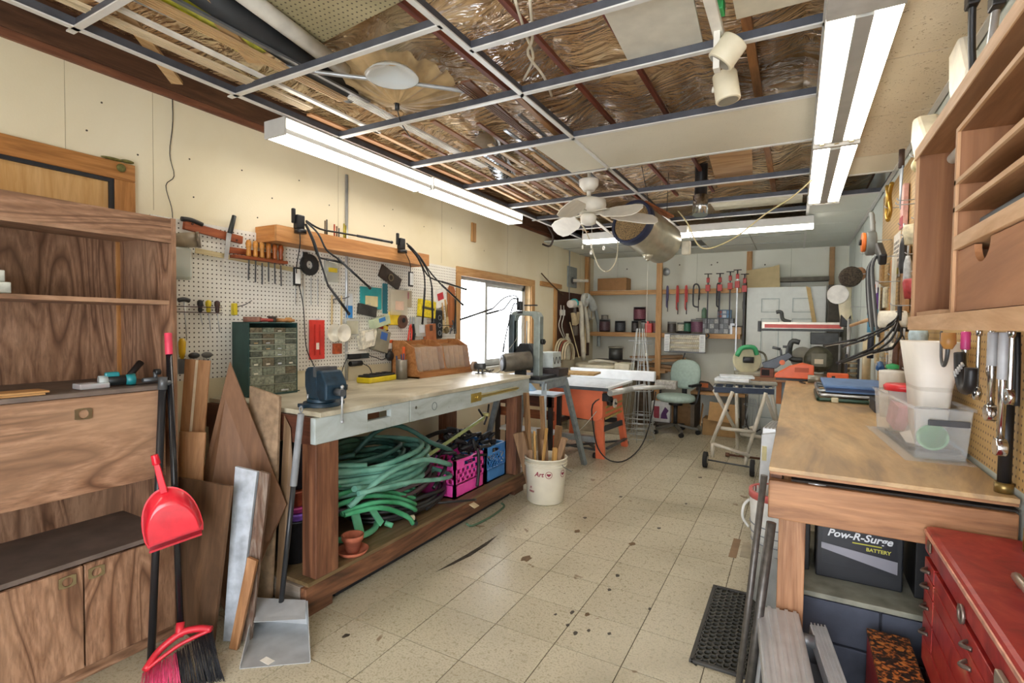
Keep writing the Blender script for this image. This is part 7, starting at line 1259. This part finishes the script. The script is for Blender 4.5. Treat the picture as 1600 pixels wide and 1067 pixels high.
t = wthing('angle_grinder', 'cream power tool with a white disc under the round brush', 'grinder', 5.45, 1.60, .14); M().cyl((-.11, -.03, .13), (-.10, .0, .13), .085, n=28).o('disc', mt('dcdcd6', .5), t); M().tube([(-.05, 0, .20), (-.05, .02, .05), (-.03, .05, -.10)], .05, 10).o('body', mt('d2cbae', .45), t); M().box(-.08, .0, -.16, .0, .10, -.05).o('battery', BLK, t, .01)
t = wthing('purple_pack', 'purple and orange sanding sheet pack hanging on the right wall', 'pack', 4.75, 1.45, .04); M().box(-.012, -.16, .05, -.004, .12, .28).o('purple_face', mt('5c2f8c', .5), t); M().box(-.013, -.16, .24, -.003, .12, .33).o('white_top', mt('d8d8de', .5), t); M().box(-.0135, -.06, .26, -.013, .04, .31).o('orange_tag', mt('e87a30', .5), t); M().box(-.013, -.14, -.01, -.004, .12, .05).o('orange_foot', mt('ec7a34', .5), t)
for k in range(2): M().box(-.0135, -.08, .13+.07*k, -.012, .06, .17+.07*k).o('print_line', mt('b9a6d0', .5), t)
t = wthing('spray_can', 'light blue spray can hanging in front of the purple pack', 'can', 4.35, 1.40, .08); M().cyl((-.02, 0, 0), (-.02, 0, .16), .032, n=18).o('can', mt('5fa8cc', .35), t); M().cyl((-.02, 0, .16), (-.02, 0, .19), .018).o('cap', mt('d8dcdc', .4), t)
t = wthing('broom_stick', 'long pale wooden handle hung across the purple pack', 'handle', 4.6, 1.46, .12); M().cyl((-.06, .35, -.01), (-.0, -.55, .04), .012).o('handle', mt('c9a070', .5), t)
t = wthing('white_strip_pack', 'tall white and cream strip beside the cable bunch', 'strip', 4.05, 1.47, .02); M().box(-.02, -.07, 0, -.005, .02, .43).o('strip', mt('e0dccb', .5), t, .003); M().box(-.022, .02, .0, -.007, .06, .40).o('orange_strip', mt('c98a50', .5), t, .002)
t = wthing('cable_bunch', 'bunch of black and grey cables with a power block on the right wall', 'cables', 3.95, 1.86, .10); M().box(-.04, -.16, .02, .0, .08, .09).rot(.45, 0, 0).o('power_block', BLK, t, .01)
for k in range(6): M().tube([(-.04, .1-.04*k, .02), (-.06, .22-.06*k, -.05), (-.05, .24-.075*k, -.25), (-.04, .14-.08*k, -.42-.03*(k % 3))], .007, 6).o('cable', mt(('1e1e20', '8f9292', '3a3c3e')[k % 3], .5), t)
M().cyl((-.05, -.0, -.62), (-.05, -.02, -.47), .018).o('inline_plug', mt('1a2030', .5), t)
t = wthing('wood_slab', 'brown live-edge wooden slab hanging behind the cables', 'board', 3.72, 1.52); M().prism([(-.09, 0), (.06, .0), (.09, .15), (.06, .36), (-.06, .38), (-.10, .2)], 'x', -.03, -.008).o('slab', wood('b98d5c', '9c7040', '5e3f22', 'z'), t, .003)
t = wthing('white_roller', 'white round paint roller end sticking out of the right wall', 'roller', 3.55, 1.45, .06); M().cyl((-.10, 0, .03), (.03, 0, .03), .048, n=20).o('roller', mt('e6e2d2', .8, 0, .08, 60), t, .01)
t = wthing('white_drill', 'white electric tool hanging above the oak organiser', 'tool', 2.72, 2.10, .09); M().prism([(-.09, .10), (.07, .24), (.16, .26), (.18, .16), (.05, .02), (-.03, -.18), (-.08, -.20)], 'x', -.05, .03).o('body', mt('dcd6c0', .45), t, .015); M().cyl((-.06, -.03, .02), (-.05, -.03, .02), .035).o('dial', mt('b9b4a2', .5), t); M().cyl((-.05, -.12, .0), (-.05, -.05, .0), .03).o('collar', mt('d9cf9c', .5), t)
t = wthing('white_cloth', 'folded white cloth hanging under the ceiling near the oak organiser', 'cloth', 2.30, 2.10, .07); M().prism([(-.10, .0), (.02, .06), (.10, .18), (.12, .32), (.0, .33), (-.10, .18)], 'x', -.04, .0).o('cloth', mt('e6e0d0', .8, 0, .08), t, .015)
for k, (p, q) in enumerate((((.44, 2.05, 2.42), (.46, 2.10, 2.20)), ((.46, 1.90, 2.33), (.48, 2.05, 2.12)))):
    t = thing('spring_clamp', ('black spring clamp pointing up beside the ceiling light', 'silver and black spring clamp lying on the organiser top')[k], 'clamp', q); d = Vector(p)-Vector(q); M().tube([(0, 0, 0), d*.5+V(0, .01, 0), d], .010, 8).o('arm', DK if k == 0 else STEEL, t); M().cb(d, (.03, .05, .04)).o('tip', BLK, t, .005); M().tube([(0, 0, 0), (.04, .03, .01), (.10, .05, .0)], .006).o('spring', STEEL, t)
clip_lamp('clip_lamp', 'black multi-arm clip lamp reaching out from the right wall over the bench', (.50, 3.55, 1.44), [[(.49, 3.5, 1.50), (.47, 3.48, 1.47), (.42, 3.60, 1.42), (.34, 3.95, 1.355), (0.188, 4.450, 1.297)], [(.49, 3.5, 1.49), (.47, 3.46, 1.46), (.43, 3.50, 1.42), (.37, 3.78, 1.36), (0.290, 4.200, 1.303)], [(.49, 3.5, 1.48), (.46, 3.42, 1.43), (.42, 3.46, 1.36), (.37, 3.6, 1.30), (0.245, 3.950, 1.200)], [(.49, 3.5, 1.48), (.47, 3.40, 1.42), (.44, 3.38, 1.36), (.40, 3.45, 1.31), (0.255, 3.700, 1.216)], [(.49, 3.5, 1.46), (.50, 3.44, 1.40), (.48, 3.42, 1.36), (.47, 3.5, 1.32), (0.320, 3.900, 1.240)]], [(.50, 3.5, 1.43), (.53, 3.3, 1.25), (.54, 3.4, 1.15)], None)
rr = random.Random(8)
small = [('blue spring clamp lying low on the right wall pegs', 'clamp', 4.25, 1.14, '3f6a9c'), ('black rubber grip under the lamp arms', 'grip', 4.05, 1.10, '26282a'), ('brass fitting pack low on the right pegboard', 'pack', 3.80, 1.14, 'a8894c'), ('brown leather-handled tool under the white roller', 'tool', 3.70, 1.28, '6b4632'), ('dark wooden file handle under the white roller', 'tool', 3.48, 1.27, '5c3a2a'), ('white tube of glue low on the right pegboard', 'tube', 3.85, 1.26, 'dcd8cc'), ('cream putty knife pack under the purple pack', 'pack', 4.35, 1.22, 'c9bfa0'), ('bundle of wire pegs near the white bin', 'pegs', 3.40, 1.12, '9a8f78'), ('pale blue cup near the white bin rim', 'cup', 3.05, 1.36, 'b4cbd4'), ('red string ball under the green cup', 'string', 3.25, 1.62, 'a83a3c'), ('yellow screw pack under the spray can', 'pack', 4.85, 1.32, 'd8c23c'), ('grey steel bracket by the oak organiser', 'bracket', 3.2, 1.80, '8c8f90'), ('orange driver handle near the top of the right pegboard', 'driver', 3.15, 2.12, 'd8823c'), ('cream rubber mallet head on the right pegboard', 'mallet', 3.30, 1.90, 'd9cfae'), ('white card pack just below the lamp clip', 'pack', 3.95, 1.36, 'e6e2d6'), ('white and grey drill bit card near the blue spray can', 'pack', 4.15, 1.32, 'c9ccca'), ('ivory plastic fitting card left of the brown slab', 'pack', 4.30, 1.62, 'd6cfb4'), ('dark steel shears hanging beyond the purple pack', 'tool', 5.0, 1.62, '44484a'), ('beige sandpaper sleeve beyond the spray can', 'pack', 4.6, 1.22, 'cdb98c'), ('black grip pliers beyond the card', 'tool', 3.60, 1.86, '2a2a2c'), ('silver scissors under the green cup', 'tool', 3.45, 1.74, 'b4b8ba'), ('tan leather pouch under the ear protectors', 'pack', 4.5, 1.80, 'b08a58')]
for k, (lab, cat, y, z, c) in enumerate(small):
    nm = lab.split(' ')[0]; t = thing({'clamp': 'spring_clamp', 'pack': 'hung_pack', 'tube': 'glue_tube', 'cup': 'plastic_cup'}.get(cat, 'hung_'+cat), lab, cat, (XW_-.03, y, z)); m_ = mt(c, .5, 0, .2, 40)
    if cat in ('pack', 'pegs', 'bracket'): M().box(-.02, -.05, -.05, .0, .05, .09).o('body', m_, t, .006)
    elif cat in ('tool', 'driver', 'tube', 'grip'): M().lathe([(.012, -.12), (.02, -.08), (.018, .04), (.01, .08)], (-.02, 0, 0), 12).o('handle', m_, t); M().cyl((-.02, 0, .08), (-.02, 0, .16), .005).o('shaft', STEEL, t)
    elif cat == 'clamp': M().tube([(-.03, -.08, .02), (-.03, 0, .05), (-.03, .08, .01)], .018).o('jaw', m_, t); M().cyl((-.05, 0, .05), (.0, 0, .05), .015).o('spring', STEEL, t)
    else: M().lathe([(.03, -.04), (.04, .04), (.035, .06)], (-.03, 0, 0), 16).o('body', m_, t)
    M().tube([(.03, 0, .09), (-.02, 0, .09), (-.035, 0, .10)], .003, 5).o('hook', STEEL, t)
for (y, z, lab) in ((2.9, 2.20, 'bare steel hook beside the white drill above the organiser'), (3.25, 2.06, 'bare hook between the green cup and the white tool'), (3.9, 1.72, 'bare hook below the cable bunch'), (4.9, 2.02, 'bare hook high beyond the ear protectors'), (3.3, 1.55, 'bare hook above the white roller'), (3.6, 1.12, 'bare hook low on the pegboard near the white bin')):
    t = thing('peg_hook', lab, 'hook', (XW_, y, z), group='bare hooks on the right pegboard'); M().tube([(0, 0, 0), (-.12, 0, -.002), (-.14, 0, .012)], .003, 5).o('hook', STEEL, t)
# ================================================================ THINGS ON AND ABOVE THE CEILING GRID
WF = mt('e4e0d4', .45, 0, .06)
t = thing('ceiling_fan', 'white ceiling fan with rounded blades and pull chains', 'fan', (-1.37, 3.62, 2.10)); c = V(-1.37, 3.62, 0)
M().lathe([(.04, 2.42), (.07, 2.46), (.075, 2.50), (.07, 2.505)], c, 20).w('canopy', WF, t); M().cyl(c+V(0, 0, 2.37), c+V(0, 0, 2.43), .016).cyl(c+V(0, 0, 2.5), c+V(0, 0, 2.80), .012).each('downrod', WF, t); M().lathe([(.055, 2.255), (.12, 2.275), (.13, 2.31), (.125, 2.35), (.04, 2.375)], c, 26).w('motor_housing', WF, t); M().lathe([(.03, 2.17), (.055, 2.18), (.06, 2.23), (.05, 2.25)], c, 22).w('switch_housing', WF, t)
for a in (-.45, .35, -1.55, 2.5, 1.6):
    d = V(math.cos(a), math.sin(a), 0); n_ = V(-d.y, d.x, 0); m = M()
    pts = [(.16, .035), (.22, .055), (.40, .065), (.47, .055), (.50, .02), (.50, -.02), (.47, -.055), (.40, -.065), (.22, -.055), (.16, -.035)]
    top_ = [c+d*p+n_*q+V(0, 0, 2.262+.75*q-.12*p) for p, q in pts]; m.add(top_+[v-V(0, 0, .006) for v in top_], [tuple(range(10)), tuple(range(19, 9, -1))]+[(i, 10+i, 10+(i+1) % 10, (i+1) % 10) for i in range(10)]); b = m.w('blade', WF, t)
    M().beam(c+d*.08+V(0, 0, 2.262), c+d*.20+V(0, 0, 2.256), .03, .008).w('blade_iron', mt('cfc9ba', .4, .2), t)
for dx in (-.03, .04): M().cyl(c+V(dx, -.03, 2.17), c+V(dx, -.03, 2.02), .0015, n=5).cyl(c+V(dx, -.03, 1.99), c+V(dx, -.03, 2.02), .008, .005).w('pull_chain', mt('e6e2d6', .5), t)
# hanging cylinder air cleaner
SS = mt('b9b4a0', .28, .6, .1); t = thing('air_cleaner', 'large steel drum air cleaner with brown mesh face hung from the ceiling', 'air cleaner', (-.98, 3.95, 2.0)); a, b = V(-1.22, 4.24, 2.29), V(-1.06, 4.70, 2.16); d = (b-a).normalized()
def grillem():
    m, nt, p = base('brown_grille'); v = coords(nt, 'World'); a_ = noise(nt, v, 160, 1); nt.links.new(ramp(nt, a_, [(.42, '5a4a34'), (.58, 'a3885c')]), p.inputs['Base Color']); p.inputs['Roughness'].default_value = .6; return m
M().cyl(a, b, .18, n=36).w('drum', SS, t, .01); M().ring(a-d*.02, a+d*.05, .19, .165, 36).w('navy_rim', mt('28324e', .4), t, .004); M().cyl(a-d*.012, a-d*.004, .160, n=36).w('mesh_face', grillem(), t)
M().cyl(b, b+d*.06, .11, .08, 24).w('outlet', mt('d8d2bc', .4), t); M().cyl(V(-1.14, 4.47, 2.05), V(-1.14, 4.47, 2.01), .05, .03).sph((-1.14, 4.47, 2.005), .016).w('bottom_knob', SS, t); M().box(-.90, 4.68, 2.06, -.83, 4.75, 2.18).w('bracket_pod', mt('d8d2bc', .4), t, .01)
M().beam((-1.16, 4.36, 2.475), (-1.0, 4.70, 2.40), .06, .02).w('mount_board', wood('b9774c', '9c5c34', '6f3c20', 'y'), t); M().cyl((-1.12, 4.4, 2.46), (-1.18, 4.36, 2.78), .003).cyl((-1.02, 4.62, 2.42), (-1.02, 4.65, 2.78), .003).w('hanging_wires', BLK, t)['kind'] = 'stuff'
t = thing('pull_string', 'long thin white cord hanging from the air cleaner', 'cord', (-1.14, 4.47, 1.18)); M().cyl((0, 0, 0.0), (0, 0, .79), .0018, n=5).cyl((0, 0, -.02), (0, 0, .01), .006).o('cord_line', mt('e2dfd2', .6), t)
t = thing('hanging_cable', 'white cable looping down below the ceiling fan', 'cable', (-1.2, 4.0, 2.0)); M().tube([(-1.66, 4.73, 2.51), (-1.785, 4.400, 2.409), (-1.709, 4.400, 2.316), (-1.645, 4.400, 2.179), (-1.563, 4.400, 1.962), (-1.473, 4.400, 1.907), (-1.399, 4.400, 2.011), (-1.391, 4.400, 2.206), (-1.434, 4.400, 2.350)], .005, 6).w('cable', mt('d6cfb4', .5), t)
t = thing('hanging_cable', 'pale yellow cable sagging from the right light toward the drum', 'cable', (-.5, 3.9, 2.1)); M().tube([(0.067, 3.700, 2.348), (-0.054, 3.800, 2.265), (-0.206, 3.900, 2.195), (-0.388, 3.950, 2.064), (-0.564, 4.000, 2.001), (-0.654, 4.000, 2.035), (-0.726, 4.000, 2.191), (-0.818, 4.100, 2.315)], .005, 6).w('cable', mt('d9cc9c', .5), t)
# track lights
t = thing('track_light', 'white track light with two cylinder heads at the top of the ceiling', 'light', (-.27, 2.2, 2.3)); TWh = mt('dcd3b8', .4, 0, .04)
M().box(-.30, 1.6, 2.505, -.262, 2.5, 2.53).w('track', WF, t, .003)
def head(a, b, r): a, b = Vector(a), Vector(b); M().cyl(a, b, r, r*1.02, 24).w('spot_head', TWh, t, .006); q = M().cyl(b+(a-b)*.02, b+(b-a).normalized()*.001, r*.82, n=20).w('lamp_face', mt('8f8a7a', .4), t)
head((-0.219, 2.050, 2.471), (-0.274, 2.050, 2.401), .050); head((-0.280, 2.250, 2.449), (-0.263, 2.250, 2.336), .047)
M().box(-.292, 2.02, 2.37, -.270, 2.06, 2.51).box(-.262, 2.22, 2.40, -.245, 2.26, 2.51).each('arm', WF, t); M().cyl((-0.325, 2.250, 2.394), (-0.313, 2.250, 2.392), .012).w('knob', WF, t)
t = thing('green_tape', 'green tape wrapped round the track light wiring', 'tape', (-.27, 1.95, 2.53)); M().box(-.30, 1.93, 2.531, -.25, 1.99, 2.58).w('tape', mt('3fae62', .5), t, .004)
t = thing('spare_flex', 'two pale wires hanging through the ceiling grid', 'wire', (-.8, 1.9, 2.6)); M().tube([(-0.937, 1.683, 2.620), (-0.984, 1.851, 2.600), (-1.025, 2.008, 2.580), (-1.137, 2.131, 2.560)], .006).tube([(-0.874, 1.680, 2.600), (-0.961, 1.874, 2.580), (-1.033, 1.975, 2.580), (-1.030, 2.128, 2.550), (-1.090, 2.343, 2.560)], .006).each('flex', mt('cfc4ae', .5), t)
# boards lying on the grid
B2 = 'boards and sheets stored on the ceiling grid'
def onb(nm, m, lab, x0, x1, y0, y1, z, th=.008, rz=0, cat='board', up=0):
    c = ((x0+x1)/2, (y0+y1)/2, z); t_ = M().box(x0, y0, z, x1, y1, z+th); t_.mk = 0; t_.rot(up, 0, rz, c); return t_.top(nm, m, lab, cat, B2, .001)
onb('spare_board', mt('cfcaba', .6, 0, .06), 'large white panel lying on the ceiling grid near the track lights', -.62, -.32, .9, 2.16, 2.545, .012, .05, 'panel')
onb('spare_board', mt('cbc3ad', .6, 0, .06), 'cream panel on the grid beside the near tube light', -.22, .05, .8, 2.06, 2.548, .012, 0, 'panel')
onb('plywood_piece', wood('c9a67a', 'b58d60', '8f6c44', 'x'), 'curved thin plywood piece resting above the grid past the white panel', -.56, -.30, 3.55, 4.5, 2.56, .005, .06)
onb('perforated_sheet', mt('d5cfb4', .5, 0, .1), 'cream perforated strip above the grid near the back light', -.72, .02, 4.95, 5.35, 2.56, .006, 0)
onb('pegboard_sheet', pegmat('pegboard_dusty', 'b5a983', '4c4230', (0, 1), .2), 'dusty pegboard sheet lying above the top of the ceiling grid', -1.98, -1.36, .95, 1.60, 2.68, .006, -.12, 'pegboard')
rr = random.Random(21)
strips = [(-2.26, .25, 1.85, .05, 'd8c3a0', 'wide pale moulding board above the left grid'), (-2.18, .3, 2.3, .03, 'e6e2d8', 'white edge trim on the left grid'), (-2.05, .2, 1.9, .06, 'c9a678', 'tan board stored above the left grid'), (-1.98, .3, 2.0, .02, '7c8084', 'grey metal channel above the left grid'), (-2.30, 1.9, 3.6, .04, 'a3754c', 'brown moulding past the first cross tee'), (-2.22, 2.2, 4.6, .03, 'c79a66', 'long tan moulding over the workbench side'), (-2.12, 2.4, 4.9, .025, '8a5434', 'reddish moulding over the workbench side'), (-2.02, 1.9, 3.2, .06, 'e4e1da', 'wide white grooved casing lying on the grid'), (-1.92, 2.6, 5.2, .03, 'd2b183', 'pale moulding in the middle bundle'), (-1.84, 2.3, 4.9, .035, '9c6a42', 'brown moulding in the middle bundle'), (-1.76, 2.8, 5.5, .03, 'dcc096', 'cream moulding in the middle bundle'), (-1.68, 2.5, 5.0, .025, '7a4a30', 'dark red moulding in the middle bundle'), (-1.60, 3.0, 5.6, .03, 'c9a06e', 'tan moulding in the far bundle'), (-1.52, 2.6, 3.9, .02, 'b8bcc0', 'thin steel strip in the far bundle'), (-1.46, 2.6, 4.0, .02, '8f9498', 'grey steel strip in the far bundle'), (-1.38, 2.5, 3.9, .02, 'a6aaae', 'bright steel strip in the far bundle'), (-2.16, 3.4, 5.8, .03, 'b98c5c', 'ochre moulding toward the window'), (-2.06, 3.5, 5.7, .02, 'e0cda8', 'cream strip toward the window'), (-1.96, 3.6, 5.9, .025, '8f5f3e', 'brown strip toward the window'), (-1.30, 2.3, 3.5, .03, 'a2764a', 'short brown board beside the main tee'), (-1.40, 1.98, 3.1, .05, '6b4630', 'dark brown plank above the second bay')]
for k, (x, y0, y1, w, c, lab) in enumerate(strips):
    z = 2.535+.012*(k % 4); c0 = (x, (y0+y1)/2, z); m = M().box(x-w/2, y0, z, x+w/2, y1, z+.010); m.mk = 0; m.rot(0, 0, rr.uniform(-.03, .03)+(.05 if k > 7 else 0), c0)
    if w > .045: [m.box(x-w/2+j*w/4+.004, y0, z-.003, x-w/2+j*w/4+.010, y1, z) for j in range(4)]
    pale = c[0] in 'ed'; mm_ = wood(c, c, ''.join('%02x' % int(int(c[i:i+2], 16)*.78) for i in (0, 2, 4)), 'y') if c not in ('7c8084', 'b8bcc0', '8f9498', 'a6aaae', 'e6e2d8', 'e4e1da') else mt(c, .35, .6 if c[0] not in 'e' else 0, .1)
    m.top('moulding_strip', mm_, lab, 'moulding', 'mouldings stored on the ceiling grid')
m = M().beam((-2.38, .95, 2.60), (-2.16, 1.58, 2.475), .05, .012); m.beam((-2.30, .8, 2.63), (-2.20, 1.3, 2.52), .03, .010)
for k, (p, q, w, lab) in enumerate((((-2.02, .75, 2.62), (-2.56, 1.36, 2.535), .05, 'pale batten hanging off the grid above the door casing'), ((-1.80, .85, 2.64), (-2.12, 1.45, 2.57), .055, 'tan batten lying across the near left grid'))): M().beam(p, q, w, .014).top('batten', wood('d2b184', 'c09a68', '9a7646', 'y'), lab, 'batten', 'mouldings stored on the ceiling grid')
M().cyl((-1.93, .9, 2.65), (-2.06, 1.95, 2.62), .055, n=24).top('drain_pipe', mt('2c2e30', .5), 'thick black plastic pipe lying above the grid', 'pipe')
M().cyl((-1.82, 1.0, 2.66), (-1.92, 1.78, 2.63), .035, n=16).top('white_tube', mt('cdc8bc', .5), 'dusty pale tube beside the black pipe', 'pipe')
M().tube([(-2.16, .9, 2.60), (-2.10, 1.35, 2.59), (-2.05, 1.55, 2.575), (-1.62, 1.95, 2.57), (-1.42, 2.16, 2.57)], .010, 8).top('metal_conduit', STEEL, 'long thin metal conduit crossing the first ceiling bays', 'conduit')
for k in range(3): M().box(-2.10+.05*k, .7, 2.585+.004*k, -2.045+.05*k, 1.45, 2.592+.004*k).rot(.0, 0, .12, (-2.0, 1.1, 2.6)).top('yellow_wrap', mt(('d2d02c', 'e0dc5a', 'c4c02a')[k], .45, 0, .35, 14), ('yellow printed wrap nearest the left wall above the grid', 'pale yellow printed wrap in the middle above the grid', 'olive yellow wrap strip beside the black pipe')[k], 'wrap')
# gathered beige film with a nail, and foil duct
t = thing('gathered_liner', 'beige creased liner gathered to a nail above the second bay', 'liner', (-1.84, 2.06, 2.56)); GM = mt('b99d72', .45, 0, .25, 9)
def gl(u, v): a = 2*math.pi*u; r = .02+.34*v; return V(r*math.cos(a)*.85, r*math.sin(a), .0+.10*v**1.3+.012*v*math.sin(a*17)+.008*v*math.sin(a*31+1))
M().surf(gl, 120, 8).o('creased_sheet', GM, t); M().cyl((0, 0, -.03), (0, 0, .01), .012).o('nail', DK, t); M().tube([(0, 0, -.02), (-.06, .10, -.05), (-.10, .22, -.08)], .003).o('tie_wire', BLK, t)
t = thing('foil_duct', 'bright ribbed aluminium duct elbow above the third bay', 'duct', (-1.95, 3.3, 2.60)); FD = mt('c9cdd0', .18, 1, .1)
M().tube([(-2.15, 3.75, 2.64), (-2.05, 3.45, 2.65), (-1.95, 3.25, 2.66), (-1.90, 3.0, 2.66)], .075, 20, 6).w('duct', FD, t)
for k in range(9): f_ = k/8; p = V(-2.13+.22*f_, 3.70-.62*f_, 2.645+.015*f_); M().ring(p, p+V(.01, -.02, 0), .083, .07, 20).w('rib', FD, t)
t = thing('foil_duct', 'short foil duct end poking through the grid by the drum', 'duct', (-.72, 4.5, 2.35)); M().cyl((0, 0, .16), (0, -.02, 0), .06, n=20).o('duct', FD, t); M().cyl((0, .0, .16), (0, 0, .52), .05).o('black_collar', BLK, t)
t = thing('glass_disc', 'clear glass lamp shade disc resting above the first main bay', 'glass', (-1.62, 1.78, 2.53)); M().lathe([(.03, .05), (.10, .02), (.12, 0), (.115, 0), (.09, .03), (.02, .06)], n=26, cap=False).o('shade', glass('e8f0f0', .05, .45), t)
t = thing('ceiling_wire', 'looped dark wires hanging at the back left end of the ceiling', 'wire', (-2.5, 5.3, 2.45)); M().tube([(0.05, 0, .35), (0, 0, .14), (.03, .1, .0), (-.1, .3, -.08), (-.2, .3, -.05)], .012).o('wire', mt('3a2c22', .7), t)
for k, (lab, x, y, z) in enumerate((('white cord knob hanging below the back strip light, wall side', -2.08, 5.6, 2.24), ('white cord knob hanging below the back strip light, fan side', -1.93, 5.6, 2.28))):
    t = thing('pull_switch', lab, 'cord', (x, y, z)); M().cyl((0, 0, .03), (0, 0, 2.39-z), .002, n=5).o('line', mt('d8d4c8', .5), t); M().lathe([(.012, 0), (.016, .03), (.006, .045)], n=12).o('knob_end', mt('e8e4da', .5), t)
